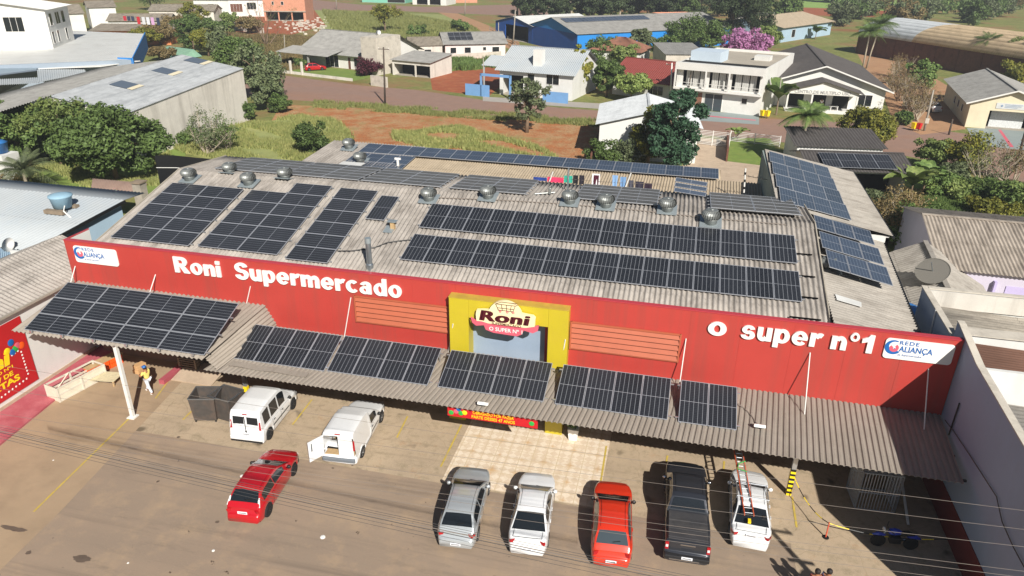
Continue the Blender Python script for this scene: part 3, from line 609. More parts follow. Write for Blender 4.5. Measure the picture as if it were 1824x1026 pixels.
def array(TL, TR, BR, BL, nx, ny, half, cm, what, group, skip=(), rail=True, names=None):
    """a grid of panels over four 3D corners; every panel an object of its own"""
    TL, TR, BR, BL = map(Vector, (TL, TR, BR, BL))
    ex = ((TR-TL)+(BR-BL))/2; ey = ((TL-BL)+(TR-BR))/2; W = ex.length/nx; L = ey.length/ny
    X = ex.normalized(); N = X.cross(ey).normalized(); Y = N.cross(X)
    fm, cmh = panel_mesh(W, L, half, what, cm); M3 = Matrix((X, Y, N)).transposed()
    for j in range(ny):
        for i in range(nx):
            if (i, j) in skip: continue
            u, v = i/nx, (ny-1-j)/ny
            p = (BL*(1-u)+BR*u)*(1-v)+(TL*(1-u)+TR*u)*v
            o = bpy.data.objects.new('photovoltaic_module', None); C.objects.link(o); mm = M3.to_4x4(); mm.translation = p; o.matrix_world = mm
            o.empty_display_size = .2
            col = ('leftmost' if i == 0 else 'rightmost' if i == nx-1 else ORD[i]+' from left') if nx > 1 else ''
            row = ('top row' if j == 0 else 'bottom row' if j == ny-1 else ORD[j]+' row down') if ny > 1 else ''
            o['label'] = 'solar panel '+', '.join(q for q in (col, row, what) if q)
            o['category'] = 'solar panel'; o['group'] = group; ROOTM[o.name] = mm
            for nmn, me in (('frame', fm), ('cells', cmh)):
                q = bpy.data.objects.new(nmn, me); C.objects.link(q); q.parent = o
    if rail:
        r = MB(); dn = N*.06
        for v in (.12, .88) if ny == 1 else [(.2+k)/ny for k in range(0, ny)]:
            a = BL*(1-v)+TL*v-dn; b = BR*(1-v)+TR*v-dn; r.beam(a-X*.15, b+X*.15, .05, .06)
        return r, (TL, TR, BR, BL, N)
    return None, (TL, TR, BR, BL, N)
railmb = MB()
def addarr(*a, **k):
    r, q = array(*a, **k)
    if r: railmb.add(r.v, r.f)
    return q
lift = .17
def onF(x, y, h=lift): return PL(x, y, 7-.25*34+h, 0, .25)
def onR(x, y, h=.2): return PL(x, y, 9.0+.085*42+h, 0, -.085)
def fitq(q, nx, ny, sx, sy):
    """true rectangle best through four picked corners, edges along world x"""
    TL, TR, BR, BL = q; cx0 = (TL.x+BL.x)/2; cx1 = (TR.x+BR.x)/2; t = (TL+TR)/2; b = (BL+BR)/2
    return (Vector((cx0, t.y, t.z)), Vector((cx1, t.y, t.z)), Vector((cx1, b.y, b.z)), Vector((cx0, b.y, b.z)))
def A4(fn, pts, **k): return fitq([fn(*p, **k) for p in pts], 1, 1, 1, 1)
g1 = 'solar panels on the supermarket roof'
addarr(*A4(onF, ((768, 363), (1415, 419), (1421, 469), (747, 405))), 16, 1, 'y', M_cell, 'upper long row of main roof', g1)
addarr(*A4(onF, ((737, 417), (1422, 483), (1430, 538), (713, 462))), 16, 1, 'y', M_cell, 'lower long row of main roof', g1)
addarr(*A4(onF, ((306, 326), (434.5, 336), (337.5, 437), (196, 424))), 2, 5, 'x', M_cell, 'leftmost dark block of main roof', g1)
qb = A4(onF, ((447, 338.5), (572, 349), (501, 453), (351, 440)))
w_ = (qb[1].x-qb[0].x); addarr(*qb, 2, 5, 'x', M_cell, 'middle dark block of main roof', g1)
up = (qb[0]-qb[3])/5; addarr(*(qb[0]+up+Vector((w_/2, 0, 0)), qb[1]+up, qb[1], qb[0]+Vector((w_/2, 0, 0))), 1, 1, 'x', M_cell, 'alone above the middle dark block of main roof', g1)
addarr(*A4(onF, ((606, 334.3), (672, 340.3), (584.7, 469), (508.5, 461))), 1, 6, 'x', M_cell, 'narrow third dark block of main roof', g1)
addarr(*A4(onF, ((678, 348), (710, 350.5), (686, 392.5), (652, 390))), 1, 1, 'y', M_cell, 'lone small one beside the narrow block', g1)
g2 = 'sky-grey solar panels on the rear roof slope'
rear = [(((430, 277), (566, 290), (524, 308), (373, 296)), 'first sky-grey block, farthest left'), (((566, 290), (690, 300.5), (631, 321.5), (524, 303)), 'second sky-grey block'), (((696, 298.5), (821, 308.5), (776, 332), (631, 321.5)), 'third sky-grey block'), (((850, 311), (962, 320), (931, 346), (797, 334)), 'fourth sky-grey block'), (((1042, 329), (1176, 341), (1170, 368), (1021, 354)), 'fifth sky-grey block behind the turbine vents')]
yt = 47.05; yb_ = 42.65
rx = [(-30.9, -25.75), (-25.6, -20.45), (-20.2, -14.8), (-14.1, -9.2), (-6.1, -1.1), (2.0, 7.05)]
for k, (a, b) in enumerate(rx):
    nm = ['first sky-grey block of rear slope', 'second sky-grey block of rear slope', 'third sky-grey block of rear slope', 'fourth sky-grey block of rear slope', 'fifth sky-grey block of rear slope', 'last sky-grey block of rear slope'][k]
    za, zb = RR(0, yb_)+.17, RR(0, yt)+.15
    if k == 5: za += .12; zb += .1
    addarr((a, yt, zb), (b, yt, zb), (b, yb_, za), (a, yb_, za), 2, 5, 'x', M_cellg, nm, g2)
# canopy arrays
def onC(x, y): return PL(x, y, 3.66-.35*28.7, 0, .35)
g3 = 'solar panels on the entrance canopy'
for k, (q, n, nm) in enumerate(((((449, 577.5), (608, 597), (580, 662), (410, 638)), 4, 'first group on entrance canopy'), (((613, 598), (788, 620), (761, 687), (583, 661)), 4, 'second group on entrance canopy'), (((804, 623), (985, 647), (968, 716), (779, 689)), 4, 'canopy group under the round sign'), (((1003, 649.5), (1195.5, 673.5), (1190, 748), (988, 720)), 4, 'canopy group under the right louvre'), (((1213, 677), (1314, 689), (1312, 766), (1208, 752)), 2, 'pair at the right of the canopy'))):
    qq = A4(onC, q); addarr(*qq, n, 1, 'y', M_cell, nm, g3)
    for x in (qq[3].x+.1, qq[2].x-.1): railmb.beam((x, qq[0].y-.1, 3.68), (x, qq[0].y-.1, qq[0].z-.05), .05, .05); railmb.beam((x, qq[0].y, qq[0].z-.07), (x, qq[3].y, qq[3].z-.07), .05, .05)
def onL(x, y): return PL(x, y, 4.72-.36*26.9, 0, .36)
addarr(*A4(onL, ((122, 503), (428, 541), (361, 634), (42, 586))), 4, 3, 'x', M_cell, 'array on the raised left canopy', g3)
qq = A4(onL, ((122, 503), (428, 541), (361, 634), (42, 586)))
for i in range(6):
    x = qq[0].x+(qq[1].x-qq[0].x)*(i+.3)/5.6; railmb.beam((x, qq[0].y-.15, 4.85), (x, qq[0].y-.15, qq[0].z-.05), .05, .05); railmb.beam((x, qq[3].y-.12, 4.62), (x, qq[3].y-.12, 4.78), .1, .1)
for x in (6.05, 6.9):
    for yy in (33.6, 35.2, 36.9, 38.8): railmb.beam((5.9, yy, RF(0, yy)+.12), (7.35, yy, RF(0, yy)+.12), .06, .05)
build(railmb, 'mounting_rails', M_alu, store)

# ------------------------------------------------------------------ second (rear) hall, yard roof and east wing
def ZB(y): return 6.35+.055*(y-50)
hb = thing('flat_roofed_hall', 'lower hall with flat corrugated roof behind the supermarket, solar panels along its back edge', 'building', (-14, 55, 0))
r = MB(); corr(r, (-30.4, 47.6, ZB(47.6)+.3), (-22.0, 47.6, ZB(47.6)+.3), (-30.6, 59.8, 7.05), (-21.9, 59.8, 7.05), 32, .05, 4); build(r, 'pale_roof', M_roof, hb, smooth=True)
r = MB(); corr(r, (-21.9, 47.6, ZB(47.6)), (6.0, 47.6, ZB(47.6)), (-21.9, 57.3, ZB(57.3)), (6.3, 57.3, ZB(57.3)), 130, .045, 4)
corr(r, (-21.9, 57.2, ZB(57.3)+.02), (3.2, 57.2, ZB(57.3)+.02), (-21.9, 59.8, 6.93), (3.2, 59.8, 6.93), 110, .045, 1); build(r, 'beige_roof', M_roofb, hb, smooth=True)
w_ = MB(); w_.box(-30.4, 3.2, 59.4, 59.6, 0, 6.75); w_.box(-30.4, -30.2, 48.9, 59.4, 0, 6.5); w_.box(6.1, 6.3, 49, 57.3, 0, 6.2); w_.box(3.2, 6.3, 57.1, 57.3, 0, 6.4); build(w_, 'wall', M_concwall, hb)
r = MB(); r.box(-26.8, -24.9, 52.0, 53.6, 6.98, 7.03); build(r, 'roof_skylight', M_roofwhite, hb)
g4 = 'bluish solar panels along the back of the rear hall'
PB = lambda x, y: PL(x, y, ZB(57)+.28-.055*57, 0, .055)
a = PB(655, 262); b = PB(1268, 312)
yb0, yb1 = 56.9, 59.2
addarr((-27.0, yb1, 7.15), (3.0, yb1, 7.15), (3.0, yb0, 6.98), (-27.0, yb0, 6.98), 22, 1, 'y', M_cellb, 'long back row of rear hall', g4)
addarr((-27.0, 56.7, 6.97), (-21.7, 56.7, 6.97), (-21.7, 52.4, 6.75), (-27.0, 52.4, 6.75), 4, 2, 'y', M_cellb, 'small bluish block of rear hall', g4)
addarr(Yp(1203, 314, 47.6), Yp(1259, 328, 47.3), Yp(1258, 346, 46.4), Yp(1199.5, 341, 46.6), 1, 3, 'x', M_cellb, 'small tilted rack behind ridge', g4)
ew = thing('side_wing', 'long narrow east wing with corrugated roof sloping away from the main roof', 'building', (9, 42, 0))
Z1 = lambda x, y: 7.15-.22*(x-7.7)+.07*(y-33)
r = MB(); corr(r, (12.0, 32.6, Z1(12.0, 32.6)), (12.5, 45.6, Z1(12.5, 45.6)), (7.85, 32.6, Z1(7.85, 32.6)), (7.85, 45.6, Z1(7.85, 45.6)), 50, .045, 3); build(r, 'low_roof', M_roofx, ew, smooth=True)
Z2 = lambda x: 8.85-.2*(x-6.1)
r = MB(); corr(r, (12.9, 45.4, Z2(12.9)), (13.1, 60.0, Z2(13.1)), (6.05, 45.4, Z2(6.05)), (6.35, 60.0, Z2(6.35)), 56, .045, 3); build(r, 'high_roof', M_roofx, ew, smooth=True)
w_ = MB(); w_.box(6.15, 6.35, 45.5, 59.9, 0, 8.7); build(w_, 'weathered_wall', mat('grey_green_render', '#8d9a93', .9, 0, 0, .12, .8, '#4f5a55', .7, .6, (1, 1, .3)), ew)
w_ = MB(); w_.box(6.35, 12.8, 45.6, 45.7, 0, 7.4); w_.box(12.6, 12.8, 45.6, 59.9, 0, 7.3); w_.box(6.35, 12.8, 59.8, 59.9, 0, 7.4); w_.box(11.8, 12.0, 32.6, 45.6, 0, 6.2); build(w_, 'wall', M_whitewall, ew)
r = MB(); r.beam((12.05, 32.5, 6.15), (12.55, 45.6, 6.9), .12, .14); r.beam((12.95, 45.3, 7.42), (13.15, 60, 7.4), .12, .14); build(r, 'gutter', M_black, ew)
g5 = 'solar panels on the east wing'
R2 = lambda x, y: Vector((x, y, Z2(x)+.16))
addarr(R2(6.4, 58.9), R2(10.9, 58.4), R2(10.5, 45.9), R2(6.25, 45.9), 4, 4, 'y', M_cellb, 'large array of east wing', g5)
PP1 = (7.65+.22*7.7-.105*34, -.22, .105)
for (xl, xr, ya, yb2), nm in (((8.15, 12.0, 0, 0), 'back trio on low east roof'), ((8.1, 12.0, 1, 0), 'middle trio on low east roof'), ((8.05, 12.0, 2, 0), 'front trio on low east roof')):
    tl, bl = [PL(*p, PP1[0], PP1[1], PP1[2]) for p in (((1447, 383), (1455, 407)), ((1456, 412), (1466, 442)), ((1468, 445), (1478, 477)))[ya]]
    tr_, br_ = [PL(*p, PP1[0], PP1[1], PP1[2]) for p in (((1548, 410), (1558.5, 436.5)), ((1562, 441), (1575.5, 471.5)), ((1575.5, 474), (1592, 509)))[ya]]
    yt_, yb3 = (tl.y+tr_.y)/2, (bl.y+br_.y)/2; x0_, x1_ = (tl.x+bl.x)/2, (tr_.x+br_.x)/2; zz = lambda x, y: Vector((x, y, PP1[0]+PP1[1]*x+PP1[2]*y)); print(nm, x0_, x1_, yt_, yb3)
    addarr(zz(x0_, yt_), zz(x1_, yt_), zz(x1_, yb3), zz(x0_, yb3), 3, 1, 'y', M_cellb, nm, g5)
# ------------------------------------------------------------------ turbine roof vents
def vent_meshes():
    t = thing('turbine_vent', 'x', 'roof vent', (0, 0, 0), group='spinning turbine vents on the roofs')
    build(MB().slab([(-.62, -.55, .13), (.62, -.55, .13), (.62, .65, .42), (-.62, .65, .42)], .03), 'flashing_plate', M_roofwhite_, t, False)
    build(MB().lathe([(.36, .1), (.36, .42), (.42, .46), (.42, .5)], n=24), 'neck', M_galv, t, False, smooth=True)
    g = MB(); n = 26; prof = [(.40, .48), (.50, .55), (.56, .66), (.56, .78), (.50, .90), (.38, .98), (.2, 1.02)]
    for k in range(n):
        a = 2*math.pi*k/n; da = 2*math.pi/n*.92; vs = []
        for r, z in prof: vs += [(r*math.cos(a), r*math.sin(a), z), ((r-.05)*math.cos(a+da), (r-.05)*math.sin(a+da), z)]
        g.add(vs, [(2*i, 2*i+1, 2*i+3, 2*i+2) for i in range(len(prof)-1)])
    build(g, 'rotor_vanes', M_galv, t, False)
    build(MB().lathe([(.33, .5), (.45, .72), (.3, .96)], n=16), 'rotor_core', M_black, t, False, smooth=True)
    build(MB().lathe([(.0, 1.06), (.1, 1.06), (.12, 1.03), (.3, 1.02), (.36, 1.0), (.36, .98)][::-1], n=24), 'rotor_cap', M_galv, t, False)
    return t
M_galv = mat('dull_galvanised', '#8f928f', .5, .55, 0, .1, 8, '#6f7371', .6, 4)
M_roofwhite_ = mat('zinc_flashing', '#a5afb2', .45, .5, 0, .08, 4)
vt = vent_meshes()
vp = [((340, 322), 'leftmost turbine vent, at the roof corner by the hedge', RF, 1.0), ((412, 310), 'turbine vent second from the left, just behind the ridge', RR, .95), ((445, 330), 'turbine vent third from the left, above the middle block', RF, 1.0), ((510, 320), 'turbine vent fourth from the left, below the sky-grey panels', RR, .97), ((765, 358), 'turbine vent above the left end of the upper long row', RF, 1.0), ((870, 354), 'turbine vent in front of the fourth sky-grey block', RF, 1.0), ((1015, 363), 'turbine vent with a thin pipe rising behind it', RF, 1.0), ((1079, 370), 'turbine vent in front of the fifth sky-grey block', RF, 1.0), ((1188, 377), 'turbine vent second from the right on the ridge', RF, 1.0), ((1265, 400), 'turbine vent nearest the right end of the ridge', RF, 1.08)]
for i, (p, lb, fn, sc) in enumerate(vp):
    if fn is RF: P = onF(p[0], p[1], -.05)
    else: P = onR(p[0], p[1], -.1)
    o = vt if i == 0 else dup(vt, (0, 0, 0)); o['label'] = lb; o.location = P+Vector((0, -.1, -.08)); o.scale = (sc*.92,)*3; o.rotation_euler = (0, 0, 0 if fn is RF else math.pi)
for p, lb, z, rz in (((1472, 490), 'turbine vent on the low east roof beside the front panels', 7.0, -1.57), ((622, 268), 'turbine vent at the far back of the rear hall', 6.9, 0), ((642, 293), 'squat turbine vent half hidden behind the sky-grey panels', 6.6, 0)):
    dup(vt, PL(*p, z), rz, 1.0, lb)
# flue, cowl and cable on the front slope
P = onF(659, 478, 0); t = thing('flue_pipe', 'tall galvanised flue pipe standing on the front roof slope', 'flue', P)
build(MB().lathe([(.2, -.1), (.2, .25), (.15, .3), (.15, 1.75), (.0, 1.76)], P, 16), 'pipe', M_metal, t, smooth=False); build(MB().lathe([(.17, 1.5), (.17, 1.78)], P, 16), 'collar', M_roofwhite_, t)
P = onF(700, 408, 0); t = thing('vent_cowl', 'small square vent cowl with a flat cap on the front roof slope', 'vent', P)
build(MB().box(P.x-.12, P.x+.12, P.y-.12, P.y+.12, P.z, P.z+.45), 'stack', M_wood, t); build(MB().box(P.x-.28, P.x+.25, P.y-.2, P.y+.2, P.z+.47, P.z+.52), 'cap', M_roofwhite_, t); build(MB().slab([(P.x-.45, P.y-.5, P.z-.04), (P.x+.1, P.y-.5, P.z-.04), (P.x+.1, P.y+.2, P.z+.14), (P.x-.45, P.y+.2, P.z+.14)], .03), 'flashing', M_roofwhite_, t)
pts = [onF(x, y, .1) for x, y in ((601, 447), (625, 447), (655, 443), (670, 440), (690, 432), (712, 429), (733, 427))]
tag(build(MB().path(pts, .03), 'roof_cable', M_black), 'black cable lying across the front slope between two panel blocks', 'cable')
pts = [onF(x, y, .08) for x, y in ((778, 300+52), (900, 357), (1000, 363), (1130, 374), (1260, 388), (1400, 400))]
tag(build(MB().path(pts, .03), 'roof_cable', M_wirelt), 'grey conduit running along the ridge behind the turbine vents', 'cable')
P = onR(1011, 340, 0); tag(build(MB().lathe([(.06, 0), (.06, 1.5), (.0, 1.55)], P, 8), 'vent_pipe', M_metal), 'thin grey pipe standing behind a ridge vent', 'pipe')
P = onR(979, 345, .1); t = thing('bent_cowl', 'small rusty bent cowl lying on the rear slope near the washing line', 'cowl', P)
build(MB().path([P, P+Vector((0, 0, .35)), P+Vector((.15, 0, .5))], .09, 8), 'elbow', M_galv, t); build(MB().path([P+Vector((-.9, -.3, 0)), P+Vector((.3, .2, .05))], .05), 'crossbar', M_galv, t)
P = onF(1490, 515, 0); tag(build(MB().slab([(8.3, 35.6, 7.3), (9.5, 35.6, 7.05), (9.6, 36.2, 7.02), (8.3, 36.2, 7.32)], .03), 'roof_patch_sheet', M_roofwhite), 'pale replacement sheet on the low east roof by its vent', 'roof sheet')
P = PL(1008, 294, 7.1) ; P = PL(709, 294, 6.9); tag(build(MB().box(P.x-.25, P.x+.25, P.y-.06, P.y+.06, P.z+.45, P.z+.6).box(P.x-.08, P.x+.08, P.y-.06, P.y+.06, P.z-.2, P.z+.45), 'vent_tee', M_signwhite), 'white T shaped vent pipe beside the bluish block', 'vent pipe')
# washing line over the yard roof
YL = 51.0; zl = Yp(1060, 306, YL).z
cl = thing('washing_line', 'long washing line with two pale poles over the yard roof', 'washing line', (-5, YL, 6.3))
P0 = Yp(950, 312, YL); P1_ = Yp(1175, 328, YL); mid = (P0+P1_)/2; ctop = [P0*(1-u)+P1_*u-Vector((0, 0, .12*math.sin(math.pi*u))) for u in [i/12 for i in range(13)]]
build(MB().path(ctop, .012, 4), 'line', M_wirelt, cl)
for a, b in (((985, 306), (978, 325)), ((1124, 308), (1113, 336))): build(MB().tube(Yp(*b, YL-.1), Yp(*a, YL-.1), .05), 'prop', M_white, cl)
def cloth(x0, x1, y0, y1, col, nm, lb, tapers=0):
    A = Yp(x0, y0, YL); B = Yp(x1, y0+(x1-x0)*.075, YL); hgt = A.z-Yp(x0, y1, YL).z
    mb = MB(); n = 8
    for side in (0, 1):
        pass
    fr = []; 
    for j in range(5):
        for i in range(n+1):
            u = i/n; v = j/4; p = A*(1-u)+B*u; fr.append((p.x+(u-.5)*-tapers*v, p.y+.05*math.sin(u*9+x0)*v, p.z-hgt*v))
    w2 = n+1; k = len(fr); fr += [(q[0], q[1]+.02, q[2]) for q in fr]
    fs = [(j*w2+i, (j+1)*w2+i, (j+1)*w2+i+1, j*w2+i+1) for j in range(4) for i in range(n)]; fs += [tuple(k+q for q in f[::-1]) for f in fs]
    mb.add(fr, fs); return tag(build(mb, nm, plain('cloth_'+str(x0), col, .9), smooth=True), lb, 'laundry', 'washing on the line')
cloth(950, 974, 315, 321, '#27408a', 'towel', 'blue towel at the left end of the washing line')
cloth(975, 1004, 314.5, 324, '#e83a64', 'towel', 'wide pink towel on the washing line')
cloth(1005, 1020, 312.5, 325, '#2fa28c', 'towel', 'sea green towel on the washing line')
cloth(1021, 1030, 312, 327, '#1c1c20', 'shirt', 'black garment left of the white framed cloth')
cloth(1032, 1041, 312, 328, '#25222c', 'shirt', 'dark grey garment next to the black one')
cloth(1055, 1069, 309, 330, '#e4e2e2', 'towel', 'white cloth on the washing line'); 
YL -= .04; cloth(1058, 1067, 312, 329.5, '#4b1228', 'shirt', 'maroon shirt hanging in front of the white cloth'); YL += .04
cloth(1091, 1101, 312, 332, '#7fa3cc', 'jeans', 'left pair of pale blue jeans on the line', .1)
cloth(1105, 1116, 315, 333, '#6e93bd', 'jeans', 'right pair of pale blue jeans on the line', .1)
cloth(1120, 1129, 321, 334, '#4a4a55', 'shirt', 'grey garment right of the blue jeans')
cloth(1132, 1147, 323, 336, '#2f2c3a', 'shirt', 'wide dark blue garment on the line')
cloth(1148, 1162, 326, 338, '#2c1e2e', 'shirt', 'dark purple garment at the right end of the line')
# ------------------------------------------------------------------ vehicles
def paint(name, col, metal=0.0):
    m, nt, b = base(name, .28, metal, 1.0, .5); c = lin(col)
    v = coords(nt, 'pos'); nt.links.new(mix(nt, noise(nt, v, 5, 6, .7, .4, .8), c, tuple(x*.93+.004 for x in c)), b.inputs['Base Color']); return m
M_pw = paint('car_paint_white', '#dfe0e0'); M_ps = paint('car_paint_silver', '#b4b9bb', .35); M_por = paint('car_paint_orange', '#d0341a'); M_pr = paint('car_paint_red', '#b00b18'); M_pk = paint('car_paint_graphite', '#33353b', .3)
M_rim = mat('alloy_rim', '#9ea2a6', .3, .8, 0, .06, 8); M_rimd = mat('dark_rim', '#3b3d40', .35, .7, 0, .06, 8); M_chrome = mat('chrome', '#d7dadd', .12, 1, 0, .02, 8)
M_seam = plain('seam_black', '#0c0c0c', .6); M_int = plain('cabin_lining', '#4b4a47', .8); M_plate = plain('number_plate', '#e4e6ea', .4)
def interp(pr, y):
    if y <= pr[0][0]: return pr[0][1]
    for (a, za), (b, zb) in zip(pr, pr[1:]):
        if y <= b: return za+(zb-za)*(y-a)/(b-a)
    return pr[-1][1]
def car(name, label, cat, rear, front, s, group='cars parked in front of the shop'):
    """s: spec. rear/front are ground points (x, y) of the bumper centres"""
    R0 = Vector((rear[0], rear[1], 0)); F0 = Vector((front[0], front[1], 0)); d = F0-R0
    rz = math.atan2(d.y, d.x)-math.pi/2; t = thing(name, label, cat, R0+Vector((0, 0, .012)), rz, group)
    t.scale = (1, (F0-R0).length/s['L'], 1)
    L, W, P = s['L'], s['W'], s['paint']; wr = s.get('wr', .31); wy = s['wheels']; top = s['top']
    cab = s['cab']   # roof profile [(y, z)] from the rear glass foot to the windscreen foot
    zl0 = .22
    def hw(y):
        e = s.get('endr', .55); r = 1.0
        if y < e: r = 1-.19*(1-y/e)**2.2
        f = s.get('endf', 1.0)
        if y > L-f: r = 1-.28*((y-L+f)/f)**2.6
        return W/2*r
    def zl(y):
        z = zl0
        for c in wy:
            if abs(y-c) < wr+.05: z = max(z, wr+math.sqrt((wr+.05)**2-(y-c)**2))
        return z
    def zt(y): return interp(top, y)
    ys = set([0, .03, .08, .15, L-.03, L-.1, L-.2, L]+[L*i/44 for i in range(45)]+[y for y, z in top])
    for c in wy: ys |= {c+(wr+.05)*math.sin(a*math.pi/16)*sg_ for a in range(0, 9) for sg_ in (-1, 1)}
    ys = sorted(y for y in ys if 0 <= y <= L); ys = [y for i, y in enumerate(ys) if i == 0 or y-ys[i-1] > .004]
    def ring(y):
        h = hw(y); a, b = zl(y), zt(y); b = max(b, a+.05); k = b-a
        half = [(h*.955, a), (h*.995, a+.25*k), (h, a+.5*k), (h*.985, a+.78*k), (h*.955, b-.055*min(1, k*2)), (h*.90, b-.012), (h*.80, b+.006), (h*.42, b+.022), (0, b+.028)]
        return [(x, y, z) for x, z in half]+[(-x, y, z) for x, z in half[-2::-1]]
    bd = MB(); rings = [ring(y) for y in ys]; n = len(rings[0]); vs = [v for r in rings for v in r]
    bd.add(vs, [(i*n+k, i*n+k+1, (i+1)*n+k+1, (i+1)*n+k) for i in range(len(ys)-1) for k in range(n-1)]+[tuple(range(n))[::-1], tuple(range((len(ys)-1)*n, len(ys)*n))])
    o = build(bd, 'body', P, t, False, smooth=True); o.modifiers.new('edge', 'EDGE_SPLIT').split_angle = math.radians(66)
    ub = MB(); ub.box(-W/2*.86, W/2*.86, .12, L-.2, .2, .5)
    for c in wy: ub.box(-W/2*.88, W/2*.88, c-wr-.02, c+wr+.02, .3, wr*2+.02)
    build(ub, 'underbody', M_black, t, False)
    zbase = s.get('cabbase'); y0, y1 = cab[0][0], cab[-1][0]; zr_max = max(z for y, z in cab); wrf = s.get('roofw', .76)
    def zb(y): return (zbase(y) if zbase else zt(y))-.015
    def zr(y): return interp(cab, y)
    def hb(y): return hw(y)*s.get('beltw', .93)
    def ht(y):
        b = zb(y); f = (zr(y)-b)/max(.05, zr_max-b); f = max(0, min(1, f)); return hb(y)+(hw(y)*wrf-hb(y))*f
    def side(y, u, sg_, off=0.0):
        b, r = zb(y), zr(y); zz = b+(r-b)*.9*u; xx = hb(y)+(ht(y)-hb(y))*u; return (sg_*(xx+off), y, zz+off*.3)
    def crown(y, q): return zr(y)+.03*(1-q*q)*min(1, (zr(y)-zb(y))/.3)
    cys = sorted(set([y for y, z in cab]+[y0+(y1-y0)*i/30 for i in range(31)]))
    cb = MB(); rs = []
    for y in cys:
        b, r = zb(y), max(zr(y), zb(y)); a = [(side(y, u, 1)[0], side(y, u, 1)[2]) for u in (0, .5, 1)]; t0 = ht(y)
        half = a+[(t0*.975, b+(r-b)*.975), (t0*.9, r+.004)]+[(t0*q, crown(y, q)) for q in (.6, .3, 0)]
        rs.append([(x, y, z) for x, z in half]+[(-x, y, z) for x, z in half[-2::-1]])
    n = len(rs[0]); cb.add([v for r in rs for v in r], [(i*n+k, i*n+k+1, (i+1)*n+k+1, (i+1)*n+k) for i in range(len(rs)-1) for k in range(n-1)]+([] if s.get('open') else [tuple(range(n))[::-1]])+[tuple(range((len(rs)-1)*n, len(rs)*n))])
    o = build(cb, 'cabin', P, t, False, smooth=True); o.modifiers.new('edge', 'EDGE_SPLIT').split_angle = math.radians(35)
    gl = s.get('glass', M_glassd)
    def patch_top(nm, ya, yb, q, mt, off=.012, qa=None, sx=6, parent=t, q0=None):
        mb = MB(); qa = q if qa is None else qa; lo = -1 if q0 is None else q0
        def fn(u, v):
            y = ya+(yb-ya)*v; k = qa+(q-qa)*v; kk = k*(lo+(1-lo)*u); x = ht(y)*kk; e = .02; sl = (zr(y+e)-zr(y-e))/(2*e); nl = math.sqrt(1+sl*sl)
            return (x, y-sl/nl*off, crown(y, kk)+off/nl)
        mb.grid(fn, sx, 8); return build(mb, nm, mt, parent, False, smooth=True)
    def patch_side(nm, ya, yb, ua, ub_, mt, off=.008, parent=t, shear=0):
        obs = []
        for sg_ in (1, -1):
            mb = MB(); mb.grid(lambda u, v: side(ya+(yb-ya)*u+shear*v, ua+(ub_-ua)*v, sg_, off), 8, 4); 
            if sg_ == -1: mb.f = [f[::-1] for f in mb.f]
            obs.append(build(mb, nm, mt, parent, False, smooth=True))
        return obs
    if 'rglass' in s:
        for a in s['rglass']: patch_top('rear_window', *a[:2], a[2], a[4] if len(a) > 4 else gl, qa=a[3])
    a = s['wscreen']; patch_top('windscreen', a[0], a[1], a[2], M_glassd, qa=a[2])
    for a in s['sglass']: patch_side('side_window', a[0], a[1], a[2], a[3], gl, shear=a[4] if len(a) > 4 else 0)
    # roof seams
    if s.get('seams', True):
        for sg_ in (1, -1):
            mb = MB(); ya, yb = s['roof']; mb.grid(lambda u, v: (sg_*ht(ya+(yb-ya)*v)*(.80+.02*u), ya+(yb-ya)*v, crown(ya+(yb-ya)*v, .81)+.012), 1, 8)
            if sg_ == 1: mb.f = [f for f in mb.f]
            build(mb, 'roof_seam', s.get('seamm', M_seam), t, False)
    # doors with handles and sill strips on the lower body side
    def bside(y, f, sg_, off):
        a, b = zl0, zt(y); k = b-a; z = a+f*k; h = hw(y); pr = [(0, .955), (.25, .995), (.5, 1), (.78, .985), (.94, .955)]; return (sg_*(h*interp(pr, f)+off), y, z)
    for ya, yb in s.get('doors', ()):
        for sg_ in (1, -1):
            sm = MB(); sm.grid(lambda u, v: bside(ya+(yb-ya)*u, .06+.86*v, sg_, .003), 6, 6); g2_ = build(sm, 'door_seam', M_seam, t, False)
            dm = MB(); dm.grid(lambda u, v: bside(ya+.012+(yb-ya-.024)*u, .07+.84*v, sg_, .007), 6, 6); dd = build(dm, 'door', P, t, False, smooth=True)
            p = bside(ya+.16, .80, sg_, .02); build(MB().obox(p, (.03, .16, .03)), 'door_handle', s.get('handlem', P), dd, False)
    if s.get('strip'):
        for sg_ in (1, -1):
            sm = MB(); ya, yb = s['strip']; sm.grid(lambda u, v: bside(ya+(yb-ya)*u, .42+.1*v, sg_, .014), 10, 1); build(sm, 'rubbing_strip', M_black, t, False)
    # wheels
    for c in wy:
        for sg_ in (1, -1):
            x = sg_*(W/2-.10); tw = .2
            wo = build(MB().lathe([(wr*.62, -tw/2+.01), (wr*.93, -tw/2), (wr, -tw/2+.04), (wr, tw/2-.04), (wr*.93, tw/2), (wr*.62, tw/2-.01)], (x, c, wr), 28, axis='X'), 'wheel', M_rubber, t, False, smooth=True)
            rm = MB(); xo = x+sg_*(tw/2-.03); rm.lathe([(wr*.55, 0), (wr*.66, sg_*.025), (wr*.6, sg_*.0)], (xo, c, wr), 24, axis='X'); rm.lathe([(wr*.62, -.02), (wr*.6, -.01)], (xo, c, wr), 24, axis='X', m=1)
            for k in range(5):
                a = 2*math.pi*k/5+.3; rm.beam((xo+sg_*.012, c+.03*math.cos(a), wr+.03*math.sin(a)), (xo+sg_*.005, c+wr*.6*math.cos(a), wr+wr*.6*math.sin(a)), .05, .03)
            rm.lathe([(.06, 0), (.05, sg_*.03)], (xo, c, wr), 10, axis='X'); build(rm, 'rim', [s.get('rim', M_rim), M_black], wo, False)
